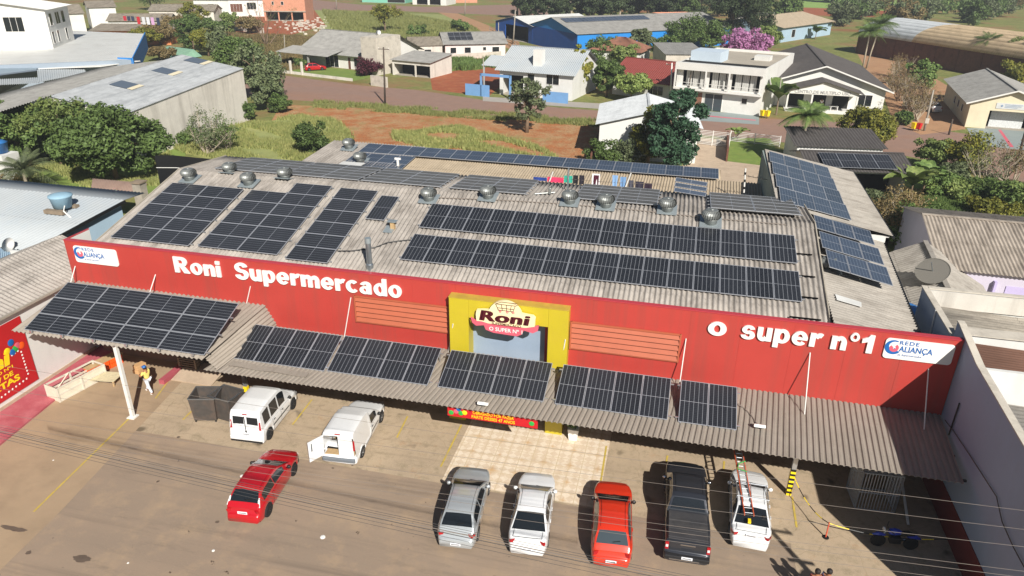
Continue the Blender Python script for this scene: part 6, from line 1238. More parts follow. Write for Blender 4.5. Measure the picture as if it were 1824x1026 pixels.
# fences and garden walls
def fence(name, label, pts, h, mt, post=2.5, rails=7, pm=None):
    P = [Vector((p[0], p[1], 0)) for p in pts]; L = sum((b-a).length for a, b in zip(P, P[1:])); t = thing(name, label, 'fence', P[0]); s = MB(); q = MB()
    for a, b in zip(P, P[1:]):
        for i in range(rails):
            z = .15+(h-.2)*i/(rails-1); s.beam(a+Vector((0, 0, z)), b+Vector((0, 0, z)), .03, .06)
        n = max(1, round((b-a).length/post))
        for i in range(n+1): c = a+(b-a)*i/n; q.box(c.x-.05, c.x+.05, c.y-.05, c.y+.05, 0, h+.05)
    build(s, 'rails', mt, t); build(q, 'posts', pm or mt, t); return t
fence('driveway_gate', 'white slatted gate across the driveway behind the shop', [g2_(1238, 256), g2_(1298, 263)], 1.9, M_white, 2.0, 10)
fence('garden_fence', 'white horizontal garden fence along the street by the lawn', [g2_(1300, 252), g2_(1388, 262)], 1.4, M_white, 3.0, 7)
fence('yard_fence', 'thin dark fence beside the blue open shed', [g2_(872, 60), g2_(912, 84), g2_(925, 95)], 2.0, M_steelblk, 5, 4, M_pole)
th_ = thing('boundary_wall', 'brown boundary wall between the driveway and the small lawn', 'wall', (*g2_(1294, 255), 0)); A = Vector((*g2_(1294, 255), 0)); B = Vector((*g2_(1294, 288), 0)); build(MB().beam(A+Vector((0, 0, .8)), B+Vector((0, 0, .8)), .2, 1.6), 'masonry', M_brick, th_)
th_ = thing('boundary_wall', 'dark stained wall running beside the vacant red lot', 'wall', (*g2_(1072, 225), 0)); A = Vector((*g2_(1076, 226), 0)); B = Vector((*g2_(1052, 300), 0)); build(MB().beam(A+Vector((0, 0, .9)), B+Vector((0, 0, .9)), .2, 1.8), 'masonry', M_brick, th_)
th_ = thing('boundary_wall', 'stained grey wall below the unfinished block house', 'wall', (*g2_(420, 50), 0)); A = Vector((*g2_(400, 52), 0)); B = Vector((*g2_(470, 60), 0)); build(MB().beam(A+Vector((0, 0, 1.5)), B+Vector((0, 0, 1.5)), .3, 3.0), 'masonry', M_concwall, th_)
th_ = thing('boundary_wall', 'low stone retaining wall below the grey chimney block', 'wall', (*g2_(660, 152), 0)); A = Vector((*g2_(662, 152), 0)); B = Vector((*g2_(690, 156), 0)); build(MB().beam(A+Vector((0, 0, .9)), B+Vector((0, 0, .9)), .4, 1.8), 'masonry', M_conclt, th_)
th_ = thing('boundary_wall', 'long low grey wall in front of the bungalow', 'wall', (*g2_(775, 110), 0)); A = Vector((*g2_(770, 110), 0)); B = Vector((*g2_(892, 101), 0)); build(MB().beam(A+Vector((0, 0, .6)), B+Vector((0, 0, .6)), .2, 1.2), 'masonry', M_conclt, th_)
# far vehicles
ft = dict(group='cars parked among the houses')
SM = spec(HATCH, lamps=[])
car('parked_car', 'small red car parked under the veranda of the grey roofed house', 'car', (-75.6, 137.8), (-72.4, 140.6), spec(SM, paint=M_pr), **ft)
car('parked_car', 'white estate car parked in the shade beside the cream gabled hall', 'car', (38.6, 128.6), (36.6, 132.8), spec(HATCH, paint=M_pw, L=4.3), **ft)
car('parked_car', 'white car parked between the community hall and the palm trees', 'car', (33.5, 172), (31.0, 176), spec(SM, paint=M_pw), **ft)
# ------------------------------------------------------------------ vegetation
def leaf_mat(name, c1, c2, c3=None, rough=.6):
    m, nt, b = base(name, rough, 0, 0, .3); v = coords(nt, 'pos')
    g = mix(nt, noise(nt, v, .9, 4, .6, .35, .65), lin(c1), lin(c2)); g = mix(nt, noise(nt, v, 3.5, 3, .6, .45, .7), g, lin(c3 or c2))
    oi = nn(nt, 'ShaderNodeObjectInfo'); hsv = nn(nt, 'ShaderNodeHueSaturation'); mr = nn(nt, 'ShaderNodeMapRange'); mr.inputs[3].default_value = .8; mr.inputs[4].default_value = 1.2
    nt.links.new(oi.outputs['Random'], mr.inputs[0]); nt.links.new(mr.outputs[0], hsv.inputs['Value']); nt.links.new(g, hsv.inputs['Color']); nt.links.new(hsv.outputs[0], b.inputs['Base Color'])
    tr = nn(nt, 'ShaderNodeBsdfTranslucent'); nt.links.new(hsv.outputs[0], tr.inputs[0]); ms = nn(nt, 'ShaderNodeMixShader'); ms.inputs[0].default_value = .25
    nt.links.new(b.outputs[0], ms.inputs[1]); nt.links.new(tr.outputs[0], ms.inputs[2]); nt.links.new(ms.outputs[0], nt.nodes['Material Output'].inputs[0]); return m
L_dark = leaf_mat('leaf_dark', '#4d5e30', '#6e8448', '#384926'); L_mid = leaf_mat('leaf_mid', '#58703a', '#7d9150', '#475c30'); L_lime = leaf_mat('leaf_lime', '#728548', '#97a35c', '#61743c'); L_field = leaf_mat('grass_blades', '#868c52', '#a5a266', '#6f7c40')
L_olive = leaf_mat('leaf_olive', '#6e7432', '#a39c3e', '#555e28'); L_dry = leaf_mat('leaf_dry', '#7d6b47', '#9a855a', '#5c5a36'); L_grey = leaf_mat('leaf_grey', '#5e6a48', '#828a63', '#48543a')
L_pink = leaf_mat('blossom_pink', '#b878a6', '#c78fb9', '#a06a90'); L_plum = leaf_mat('leaf_plum', '#4a1f2a', '#63303a', '#341820'); L_euc = leaf_mat('leaf_eucalyptus', '#3f4e30', '#5b6844', '#2c3a25'); L_blue = leaf_mat('leaf_bluegreen', '#33503a', '#4c6c4e', '#24382a')
M_bark = mat('bark', '#7a6652', .95, 0, 0, .25, 4); M_barkpale = mat('pale_bark', '#a39784', .95, 0, 0, .2, 4)
def leaf_mesh(name, clumps, per, size, mt, seed, up=.35, asp=.55):
    """clumps: list of (centre, radius). Thousands of small bent leaf faces spread through each clump's volume"""
    r = np.random.default_rng(seed); cs = np.array([c for c, q in clumps]); rad = np.array([q for c, q in clumps])
    w = rad**2; n = per*len(clumps); idx = r.choice(len(clumps), n, p=w/w.sum())
    d = r.normal(size=(n, 3)); d /= np.linalg.norm(d, axis=1)[:, None]; rr = rad[idx]*r.random(n)**.45
    p = cs[idx]+d*rr[:, None]*np.array([1, 1, .75]); nrm = d*.7+r.normal(size=(n, 3))*.6; nrm[:, 2] += up; nrm /= np.linalg.norm(nrm, axis=1)[:, None]
    t = np.cross(nrm, r.normal(size=(n, 3))); t /= np.linalg.norm(t, axis=1)[:, None]; b = np.cross(nrm, t); s = size*(.6+.8*r.random(n))[:, None]
    v = np.stack([p-t*s, p+b*s*asp+nrm*s*.15, p+t*s, p-b*s*asp+nrm*s*.15], 1).reshape(-1, 3)
    me = bpy.data.meshes.new(name); me.vertices.add(4*n); me.vertices.foreach_set('co', v.ravel()); me.loops.add(4*n); me.loops.foreach_set('vertex_index', np.arange(4*n)); me.polygons.add(n); me.polygons.foreach_set('loop_start', np.arange(0, 4*n, 4)); me.polygons.foreach_set('loop_total', np.full(n, 4)); me.update(); me.materials.append(mt); return me
def crown_clumps(r, R, z0, z1, n, cr, shell=.75):
    out = []; zc, hz = (z0+z1)/2, (z1-z0)/2
    for i in range(n):
        d = r.normal(size=3); d /= np.linalg.norm(d); k = shell+(1-shell)*r.random() if r.random() < .75 else r.random()*shell
        k *= 1+.18*math.sin(3*math.atan2(d[1], d[0])+seed_ph(r))
        out.append((np.array([d[0]*R*k, d[1]*R*k, zc+d[2]*hz*k]), cr*(.6+.7*r.random())))
    return out
def seed_ph(r): return r.random()*.8
def tree(name, label, loc, h, R, mt, seed, z0=.3, n=26, per=170, leaf=.22, cr=.34, shell=.75, bark=None, limbs=6, group=None, cat='tree', tr=None, vis=1.0, up=.35):
    cr *= .8; n = int(n*1.5); per = int(per*.72)
    r = np.random.default_rng(seed); t = thing(name, label, cat, loc, 0, group); cl = crown_clumps(r, R*.8, h*z0+R*.15, h-R*.15, n, R*cr, shell)
    me = leaf_mesh('crown', cl, per, leaf, mt, seed, up); o = bpy.data.objects.new('crown', me); C.objects.link(o); o.parent = t
    b = MB(); tr = tr or h*.022+.05; top = h*.75; b.path([(0, 0, -.1), (.05*h*.2, 0, h*.2), (-.02*h, .02*h, h*.5), (0, 0, top)], [tr*1.3, tr, tr*.7, tr*.25], 8)
    for i in range(limbs):
        c = cl[int(r.integers(len(cl)))][0]; zb_ = h*(.18+.35*r.random()); b.path([(0, 0, zb_), (c[0]*.45, c[1]*.45, zb_+(c[2]-zb_)*.6), tuple(c)], [tr*.55, tr*.35, tr*.1], 5)
    build(b, 'trunk', bark or M_bark, t, False, smooth=True); return t
def shrub(label, loc, h, R, mt, seed, n=12, per=120, leaf=.16, group=None, name='shrub'):
    return tree(name, label, loc, h, R, mt, seed, z0=.02, n=n, per=per, leaf=leaf, cr=.45, shell=.6, limbs=4, cat='shrub', group=group, tr=.05)
def bare(name, label, loc, h, R, seed, mt=None, lm=None, twigs=90, group=None, leafn=0):
    r = np.random.default_rng(seed); t = thing(name, label, 'shrub' if h < 4 else 'tree', loc, 0, group); b = MB(); tips = []
    for i in range(max(5, twigs//10)):
        a = r.random()*6.28; e = .35+.5*r.random(); p = Vector((r.normal()*R*.15, r.normal()*R*.15, 0)); d = Vector((math.cos(a)*(1-e), math.sin(a)*(1-e), e)).normalized(); L = h*(.6+.4*r.random()); q = p+d*L*.55; b.path([p, q, p+d*L+Vector((0, 0, L*.08))], [.06+h*.008, .04, .015], 5)
        for k in range(9):
            s = p+d*L*(.3+.65*r.random()); a2 = r.random()*6.28; u = Vector((math.cos(a2)*.7, math.sin(a2)*.7, .6+.4*r.random())).normalized(); e2 = s+u*L*(.18+.22*r.random()); b.path([s, (s+e2)/2+Vector((0, 0, .03)), e2], [.025, .018, .008], 4); tips.append(np.array(e2))
    build(b, 'branches', mt or M_barkpale, t, False)
    if leafn: o = bpy.data.objects.new('leaves', leaf_mesh('leaves', [(c, R*.22) for c in tips], leafn, .10, lm or L_dry, seed)); C.objects.link(o); o.parent = t
    return t
def palm(name, label, loc, h, L, seed, mt=L_mid, n=22, droop=.9, bark=M_barkpale, tr=.16, wid=.5, group=None, lean=(0, 0)):
    r = np.random.default_rng(seed); t = thing(name, label, 'palm', loc, 0, group); top = Vector((lean[0], lean[1], h))
    build(MB().path([(0, 0, -.1), (lean[0]*.3, lean[1]*.3, h*.4), top], [tr*1.2, tr, tr*.8], 10), 'trunk', bark, t, False, smooth=True); f = MB()
    for i in range(n):
        a = 2*math.pi*i/n*2.4+r.random()*.4; el = .15+1.15*(i/n); d = Vector((math.cos(a), math.sin(a), 0)); pts = []
        for k in range(9):
            u = k/8; pts.append(top+d*L*(u*math.cos(el*(1-.2*u)))+Vector((0, 0, L*(math.sin(el)*u-droop*u*u*(.9-.3*el)))))
        s = d.cross(Vector((0, 0, 1)))
        for k in range(8):
            p, q = pts[k], pts[k+1]; f.beam(p, q, .03, .02)
            for j in range(3):
                c = p+(q-p)*(j/3); wl = wid*L*.5*math.sin(math.pi*min(.97, (k+j/3)/8*.85+.12)); ax = (q-p).normalized()
                for sg_ in (1, -1):
                    e = c+s*sg_*wl+ax*wl*.5-Vector((0, 0, wl*(.35+droop*.3))); f.add([c-ax*.03, c+ax*.07, e], [(0, 1, 2)])
    build(f, 'fronds', mt, t, False); return t
def banana(name, label, loc, h, seed, n=9, mt=L_lime, cat='plant', group=None):
    r = np.random.default_rng(seed); t = thing(name, label, cat, loc, 0, group); f = MB(); s_ = MB()
    for i in range(n):
        a = 6.28*i/n+r.random()*.5; el = .7+.6*r.random(); L = h*(.65+.3*r.random()); d = Vector((math.cos(a), math.sin(a), 0)); sd = d.cross(Vector((0, 0, 1))); base_ = Vector((0, 0, h*.35)); pts = [base_+d*L*u*math.cos(el)+Vector((0, 0, L*(math.sin(el)*u-.55*u*u))) for u in [k/7 for k in range(8)]]
        for k in range(7):
            w0, w1 = [.16*h*math.sin(math.pi*min(1, (q/7)*.9+.08))+.02 for q in (k, k+1)]; p, q = pts[k], pts[k+1]; z = Vector((0, 0, .05*h))
            f.add([p-sd*w0+z, p, p+sd*w0+z, q-sd*w1+z, q, q+sd*w1+z], [(0, 1, 4, 3), (1, 2, 5, 4)])
    s_.path([(0, 0, -.05), (0, 0, h*.38)], [.12, .07], 8); build(f, 'leaves', mt, t, False, smooth=True); build(s_, 'stem', M_bark, t, False); return t
def gp(x, y): p = G(x, y); return (p.x, p.y, 0)
# left side, nearest trees
tree('broad_tree', 'large dense dark green tree left of the supermarket roof', gp(208, 324), 8.0, 5.9, L_dark, 11, z0=.12, n=110, per=230, leaf=.21, cr=.22, shell=.8)
tree('loose_tree', 'tall loose yellowish green tree at the left edge', gp(112, 296), 8.6, 4.2, L_lime, 12, z0=.2, n=44, per=150, leaf=.17, cr=.26, shell=.6, limbs=10)
tree('loose_tree', 'light green spreading tree in front of the stained shed', gp(56, 300), 7.2, 4.6, L_mid, 13, z0=.15, n=40, per=170, leaf=.2, cr=.28, limbs=10)
tree('loose_tree', 'thin olive tree at the far left behind the tank tower', gp(12, 285), 7.5, 4.6, L_mid, 14, z0=.15, n=34, per=140, leaf=.17, cr=.26, limbs=8)
tree('loose_tree', 'bright green young tree between the two big left trees', gp(150, 285), 7.5, 3.4, L_mid, 15, z0=.1, n=30, per=150, leaf=.18, cr=.3, limbs=8)
palm('feather_palm', 'pale feathery palm by the blue roofed house', gp(52, 345), 2.4, 3.4, 16, L_grey, 20, .7)
tree('loose_tree', 'yellowish tree between the stained shed and the tank tower', gp(74, 262), 6.0, 4.0, L_lime, 33, z0=.15, n=40, per=160, leaf=.2, cr=.27, limbs=9)
tree('loose_tree', 'olive tree in the dip before the stained shed gable', gp(128, 262), 5.6, 3.2, L_mid, 34, z0=.15, n=36, per=150, leaf=.19, cr=.27, limbs=9)
bare('bare_shrub', 'grey leafless thicket at the left edge under the loose trees', gp(30, 278), 5.0, 3.4, 35, None, L_grey, 130, None, 20)
shrub('dry yellow grass clump beside the tank tower', gp(8, 335), 2.2, 2.4, L_dry, 17)
bare('bare_shrub', 'greyish twiggy shrub on the bank left of the roof corner', gp(372, 276), 5.0, 2.4, 18, None, L_grey, 110, None, 26)
bare('bare_shrub', 'leafy grey shrub leaning over the black netting', gp(400, 270), 4.2, 2.4, 19, None, L_mid, 90, None, 30)
shrub('low green bush at the foot of the stained wall', gp(340, 256), 2.4, 2.4, L_mid, 20)
shrub('dense dark bush behind the left corner of the rear hall', gp(556, 274), 3.9, 2.3, L_dark, 21, 22, 240, .16)
shrub('round glossy bush against the stained wall end', gp(443, 214), 2.9, 1.7, L_mid, 22, 16, 160)
shrub('bushy shrub by the street left of the red lot', gp(499, 200), 3.0, 1.9, L_dark, 23, 18, 200, .16)
nt_ = thing('shade_netting', 'black shade netting fence along the left side of the roof', 'netting', gp(300, 300)); mb = MB(); P_ = [Yp(x, y, 50) for x, y in ((275, 277), (310, 277), (350, 281), (385, 284))]
for a, b in zip(P_, P_[1:]): mb.slab([Vector((a.x, a.y, a.z-2.6)), Vector((b.x, b.y, b.z-2.6)), b, a], .03)
build(mb, 'net', M_black, nt_); build(MB().path([p-Vector((0, .05, 1.0)) for p in P_], .03), 'tie_cord', M_white, nt_)
# willowy trees right of the stained shed
wl = [((462, 178), 9.5, 4.4, L_grey, 'tall grey green willowy tree beside the stained shed by the street'), ((478, 196), 6.0, 3.0, L_grey, 'lower willowy tree nearest the red lot'), ((430, 150), 9.0, 4.5, L_mid, 'leafy green tree above the far end of the stained shed'), ((402, 120), 8.0, 4.6, L_grey, 'soft grey green tree behind the stained shed roof'), ((372, 100), 6.5, 4.2, L_olive, 'olive bush tree behind the stained shed roof'), ((345, 92), 9.5, 4.2, L_dark, 'dark upright tree above the green netting'), ((352, 60), 9, 4.5, L_olive, 'pale olive round tree in front of the long grey shed'), ((286, 80), 6, 4.6, L_dry, 'brown green thicket beside the blue fascia'), ((262, 84), 5, 4.0, L_olive, 'dull green thicket touching the blue fascia'), ((315, 68), 6.5, 4.6, L_dry, 'brownish thicket below the hanging washing'), ((408, 58), 6, 3.6, L_lime, 'lime green bush in front of the grey boundary wall'), ((385, 66), 5.5, 3.6, L_mid, 'green bush beside the lime green one'), ((270, 18), 10, 8, L_mid, 'wide green tree behind the terracotta dwelling'), ((290, 108), 3.0, 3.2, L_dry, 'dry tuft behind the silver roof'), ((440, 112), 4.5, 3.2, L_mid, 'low green bush at the roof end of the stained shed'), ((445, 60), 5.0, 4.0, L_dry, 'bare looking bush before the unfinished house')]
for i, (p, h, R, mt, lb) in enumerate(wl): tree('willowy_tree' if h > 5.9 else 'thicket', lb, gp(*p), h, R, mt, 40+i, z0=.08, n=30, per=170, leaf=.24, cr=.32, shell=.65, limbs=5, cat='tree' if h > 5.9 else 'bush')
bare('bare_tree', 'tall leaning bare tree trunk wrapped in creeper by the unfinished house', gp(476, 80), 15, 2.5, 60, M_bark, L_mid, 60, None, 10)
tree('yellow_tree', 'yellow green tree standing alone on the meadow', gp(686, 58), 8.6, 5.2, L_olive, 61, z0=.35, n=34, per=110, leaf=.24, cr=.28, shell=.6, limbs=9)
for p, lb, s in (((815, 56), 'small round bush left of the dirt road', 2.4), ((828, 58), 'small bush touching the dirt road', 2.2), ((735, 66), 'dark low bush behind the grey chimney block', 2.2), ((752, 64), 'low bush between chimney block and annex', 2.0)): shrub(lb, gp(*p), s+1.2, s, L_mid, int(s*30)+p[0], 12, 90, .25)
shrub('rounded plum coloured bush in the garden of the grey roofed house', gp(656, 134), 3.4, 2.9, L_plum, 64, 26, 160, .2)
for i, (x, lb) in enumerate(((533, 'left clipped ball bush by the garden frame'), (544, 'right clipped ball bush by the garden frame'))): shrub(lb, gp(x, 120), 1.9, 1.2, L_mid, 66+i, 12, 90, .16)
tree('sparse_tree', 'ragged grey green tree standing in the vacant lot', gp(938, 236), 8.6, 3.4, L_grey, 68, z0=.1, n=34, per=120, leaf=.17, cr=.24, shell=.5, limbs=12)
tree('dense_tree', 'dark dense tree in front of the whitish fibre roof', gp(1192, 312), 9.6, 3.5, L_blue, 69, z0=.1, n=56, per=320, leaf=.19, cr=.3)
tree('dense_tree', 'olive brown tree joined to the left of the dark dense one', gp(1152, 300), 7.0, 2.3, L_olive, 70, z0=.1, n=30, per=200, leaf=.17, cr=.32)
for i, (p, h, R, mt, lb) in enumerate((((1085, 300), 3.6, 2.2, L_mid, 'tangled green bush at the corner of the stained wall'), ((1110, 300), 3.4, 2.0, L_grey, 'grey green bush behind the panel row'), ((1065, 296), 3.0, 1.6, L_dark, 'small dark bush growing on the stained wall'))): shrub(lb, gp(*p), h, R, mt, 72+i, 16, 150, .16)
# around the houses of the back street
sp = [((1030, 168), 8.5, 2.2, L_olive, 'slim yellowish columnar tree right of the blue tin house', 'columnar_tree'), ((1080, 172), 6.5, 2.9, L_dark, 'dense dark conical tree beside the red roofed house', 'conical_tree'), ((1123, 180), 4.6, 3.4, L_lime, 'rounded lime green street tree in front of the red roofed house', 'round_tree'), ((1140, 105), 7, 3.4, L_grey, 'grey green tree behind the red roof', 'garden_tree'), ((1185, 120), 6.5, 3.6, L_dark, 'dark garden tree left of the white two storey house', 'garden_tree'), ((1075, 112), 5.5, 5, L_mid, 'mid green garden thicket behind the blue tin house', 'garden_tree'), ((1110, 118), 5, 4, L_lime, 'bright garden thicket in front of the clay roof', 'garden_tree'), ((1225, 88), 8.5, 7.2, L_dark, 'broad dark tree behind the white two storey house', 'broad_tree'), ((1262, 90), 7.5, 5.6, L_dark, 'second broad dark tree behind the rooftop room', 'broad_tree'), ((1300, 80), 17, 6.5, L_euc, 'tall dark leafy tree left of the pink blossoming one', 'tall_tree'), ((1335, 82), 18, 7, L_euc, 'tallest dark tree above the pink blossoming one', 'tall_tree'), ((1326, 118), 8.5, 6.2, L_pink, 'pink blossoming tree behind the white two storey house', 'blossom_tree'), ((1365, 95), 7, 4, L_lime, 'lime green tree right of the pink blossoms', 'garden_tree'), ((1380, 62), 6, 4, L_mid, 'green tree in front of the lilac far house', 'garden_tree')]
for i, (p, h, R, mt, lb, nm) in enumerate(sp): tree(nm, lb, gp(*p), h, R, mt, 90+i, z0=.1 if nm != 'round_tree' else .3, n=44, per=170, leaf=.26, cr=.28, shell=.75)
for i, (p, lb) in enumerate((((1045, 118), 'banana clump behind the blue tin house'), ((1100, 108), 'banana clump in front of the clay roof'), ((1470, 62), 'banana clump beside the beige roofed house'), ((1452, 70), 'second banana clump by the beige roofed house'))): banana('banana_plant', lb, gp(*p), 5.0, 110+i, 12, L_mid)
banana('young_palm', 'small bright palm in front of the white two storey neighbour blue house', gp(1001, 172), 3.4, 120, 10, L_lime)
# eucalyptus row beyond the blue warehouse
proto = None; EU = 'eucalyptus row beyond the blue warehouse'; xs = list(range(925, 1225, 15))
for i, x in enumerate(xs):
    loc = gp(x+(i*37 % 9)-4, 34+(i*5 % 7)); lb = 'slender eucalyptus, '+(ORD[i] if i else 'first')+' from left in the row beyond the blue warehouse'; sc = .8+.35*((i*13 % 10)/10)
    if i < 3: o = tree('eucalyptus', lb, loc, 12.5, 4.2, L_euc, 130+i, z0=.1, n=44, per=120, leaf=.36, cr=.3, shell=.5, bark=M_barkpale, limbs=8, group=EU); proto = (proto or [])+[o]
    else: dup(proto[i % 3], loc, i*1.3, (sc*1.15, sc*1.15, sc), lb)
fw = [((1215, 40), 16, 7, L_dark), ((1245, 34), 17, 8, L_euc), ((1280, 30), 16, 8, L_euc), ((1400, 36), 9, 6, L_mid), ((1350, 30), 14, 7, L_dark)]
for i, (p, h, R, mt) in enumerate(fw): tree('dark_tree', ['dark tree at the right end of the eucalyptus row', 'big dark tree behind the end of the blue warehouse', 'dark tree beyond the warehouse, left of the tallest tree', 'green tree above the lilac far house', 'dark tree behind the tallest tree'][i], gp(*p), h, R, mt, 160+i, z0=.1, n=40, per=130, leaf=.4, cr=.28)
# palms
palm('tall_palm', 'tall feathery palm beside the arched warehouse, left of its pair', gp(1536, 124), 7.6, 4.2, 170, L_mid, 34, .8, group='pair of tall palms')
palm('tall_palm', 'tall feathery palm beside the arched warehouse, right of its pair', gp(1543, 122), 9.0, 4.4, 171, L_mid, 34, .8, lean=(1.0, 0), group='pair of tall palms')
palm('dark_palm', 'dark palm in front of the brick warehouse wall', gp(1745, 132), 6.5, 3.6, 172, L_dark, 22, .8)
banana('broad_leaved_palm', 'broad leaved palm on a thin trunk in front of the community hall', gp(1382, 205), 7.0, 173, 11, L_mid); 
palm('weeping_palm', 'drooping feathery palm on the lawn behind the east wing', gp(1424, 290), 5.6, 3.4, 174, L_mid, 40, .95, wid=.45)
palm('small_palm', 'small low palm beside the weeping one', gp(1440, 300), 2.2, 2.6, 175, L_mid, 18, .9)
banana('small_palm', 'small yellow green palm by the white garden fence', gp(1313, 252), 2.6, 176, 9, L_lime)
banana('broad_palm', 'big pale leaved palm beside the white garage', gp(1618, 362), 5.2, 177, 12, L_lime); banana('broad_palm', 'bright spiky palm behind the big pale leaved one', gp(1642, 348), 4.6, 178, 14, L_mid)
tree('clipped_tree', 'dense rounded yellow green tree by the street behind the garages', gp(1537, 262), 5.0, 3.9, L_olive, 179, z0=.05, n=60, per=260, leaf=.18, cr=.3, shell=.85)
for i, (x, y) in enumerate(((1590, 165), (1600, 180), (1612, 192), (1618, 205), (1632, 215), (1640, 200), (1606, 150), (1596, 140))):
    bare('pruned_tree', ['pollarded bare tree touching the community hall eave', 'pollarded bare tree second beside the hall', 'pollarded bare tree in the middle of the yard row', 'pollarded bare tree with reddish twigs near the bins', 'pollarded bare tree closest to the bins', 'pollarded bare tree closest to the white car', 'thin bare tree at the upper end of the yard row', 'bare grey tree farthest up the yard row'][i], gp(x, y), 5.2, 1.7, 180+i, M_bark if i % 2 else M_barkpale, L_dry, 120, 'pollarded trees between the halls', 8)
rt = [((1636, 158), 5.0, 3.4, L_mid, 'dense green bush tree beside the gabled hall'), ((1608, 222), 2.0, 1.4, L_mid, 'small bush beside the yellow and red bins'), ((1800, 140), 9.0, 4.4, L_lime, 'light green tree at the right edge above the cream hall'), ((1775, 135), 5.0, 4.5, L_mid, 'green thicket behind the cream hall roof'), ((1805, 150), 4.5, 3.5, L_olive, 'olive thicket behind the cream hall roof'), ((1655, 302), 4.2, 2.6, L_lime, 'light green fruit tree in the right garden'), ((1712, 312), 5.2, 3.4, L_olive, 'orange tinged fruit tree in the middle of the right garden'), ((1690, 330), 2.6, 2.4, L_grey, 'grey green low shrub in the garden bed'), ((1660, 345), 3.0, 2.6, L_mid, 'leafy shrub behind the spiky palm'), ((1700, 352), 2.0, 2.8, L_lime, 'bright low vegetable bed plants'), ((1735, 352), 2.2, 2.4, L_mid, 'green shrub left of the gardener'), ((1800, 372), 3.0, 3.4, L_mid, 'dense green bush right of the gardener'), ((1828, 380), 3.2, 3.0, L_lime, 'bright bush at the right edge above the purple house'), ((1765, 392), 2.0, 2.6, L_olive, 'low shrubs just above the purple house roof'), ((1610, 440), 4.0, 3.0, L_dark, 'very dark shaded bush between the east wing and purple house'), ((1640, 430), 3.4, 2.2, L_mid, 'green bush against the purple house side wall'), ((1815, 545), 2.4, 1.6, L_mid, 'leafy plant in front of the purple house porch'), ((1560, 380), 2.4, 2.0, L_grey, 'grey shrub beside the white garage ramp')]
for i, (p, h, R, mt, lb) in enumerate(rt): tree('garden_shrub' if h < 4 else 'garden_tree', lb, gp(*p), h, R, mt, 200+i, z0=.05, n=26, per=190, leaf=.16 if p[1] > 270 else .24, cr=.34, shell=.65, cat='shrub' if h < 4 else 'tree')
bare('bare_tree', 'grey leafless tree in the right garden', gp(1748, 335), 4.6, 2.4, 230, M_barkpale, L_grey, 110, None, 6); bare('bare_tree', 'brown twiggy tree near the leaning dark pole', gp(1795, 322), 4.4, 3.0, 231, M_barkpale, L_dry, 130, None, 14)
bare('dry_shrub', 'large dry brown shrub beside the east wing', gp(1572, 425), 4.2, 3.0, 232, M_barkpale, L_dry, 160, None, 34); bare('dry_shrub', 'dry brown shrub behind the larger one', gp(1600, 405), 3.6, 2.8, 233, M_barkpale, L_dry, 130, None, 30)
for i in range(26):  # scrub on the hillside at the upper right
    x = 1480+(i*61 % 350); y = 4+(i*23 % 48); q = G(x, y); k = (q.y/250); kd = [L_dark, L_dry, L_grey, L_mid][i % 4]; lb = ['dark', 'dry brown', 'grey green', 'leafy green'][i % 4]+' hillside scrub at upper right, '+ORD[i // 4]+(' from front' if False else ' of its colour along the slope')
    tree('hillside_scrub', lb, (q.x, q.y, 0), 5.5*k+2+(i % 3), 5.0*k+1, kd, 240+i, z0=.03, n=24, per=110, leaf=.3*k+.1, cr=.36, shell=.6, limbs=3, group='scrub on the hillside', cat='bush')
# ground cover as one mass each
def tufts(name, label, poly, n, h, mt, seed, w=.05):
    r = np.random.default_rng(seed); P = [G(*p) for p in poly]; xs_ = [p.x for p in P]; ys_ = [p.y for p in P]; pts = []
    def ins(x, y):
        c = False; j = len(P)-1
        for i in range(len(P)):
            if (P[i].y > y) != (P[j].y > y) and x < (P[j].x-P[i].x)*(y-P[i].y)/(P[j].y-P[i].y)+P[i].x: c = not c
            j = i
        return c
    while len(pts) < n:
        x, y = r.uniform(min(xs_), max(xs_)), r.uniform(min(ys_), max(ys_))
        if ins(x, y) and (math.sin(x*.7+math.sin(y*.5)*2)+math.sin(y*.9+x*.3) > -.9+r.random()*.9): pts.append((x, y))
    p = np.array([(x, y, 0) for x, y in pts]); p = np.repeat(p, 5, 0)+np.concatenate([r.normal(size=(5*n, 2))*.18, np.zeros((5*n, 1))], 1); N = len(p); a = r.random(N)*6.28; s = np.stack([np.cos(a), np.sin(a), np.zeros(N)], 1)*w*(1+h); H_ = h*(.5+r.random(N)); tip = p+np.stack([r.normal(size=N)*.3*h, r.normal(size=N)*.3*h, H_], 1)
    v = np.stack([p-s, p+s, tip], 1).reshape(-1, 3); me = bpy.data.meshes.new(name); me.vertices.add(3*N); me.vertices.foreach_set('co', v.ravel()); me.loops.add(3*N); me.loops.foreach_set('vertex_index', np.arange(3*N)); me.polygons.add(N); me.polygons.foreach_set('loop_start', np.arange(0, 3*N, 3)); me.polygons.foreach_set('loop_total', np.full(N, 3)); me.update(); me.materials.append(mt)
    o = bpy.data.objects.new(name, me); C.objects.link(o); stuff(o, label, 'grass'); return o
tufts('tall_grass', 'rough green grass covering the ground behind the left roof corner', [(300, 262), (420, 225), (545, 205), (600, 215), (625, 240), (625, 285), (420, 300)], 6000, .5, L_field, 301)
tufts('tall_grass', 'dry and green grass scattered over the vacant red lot', [(700, 235), (820, 225), (960, 262), (1000, 285), (700, 270)], 3200, .42, L_field, 302)
tufts('tall_grass', 'grass strip between the vacant lot and the back street', [(560, 180), (700, 188), (1070, 214), (1070, 226), (900, 216), (560, 192)], 2000, .4, L_field, 303)
tufts('tall_grass', 'tall meadow grass around the lone yellow tree', [(575, 20), (720, 26), (845, 50), (870, 74), (700, 70), (600, 66)], 9000, .8, L_field, 304, .12)
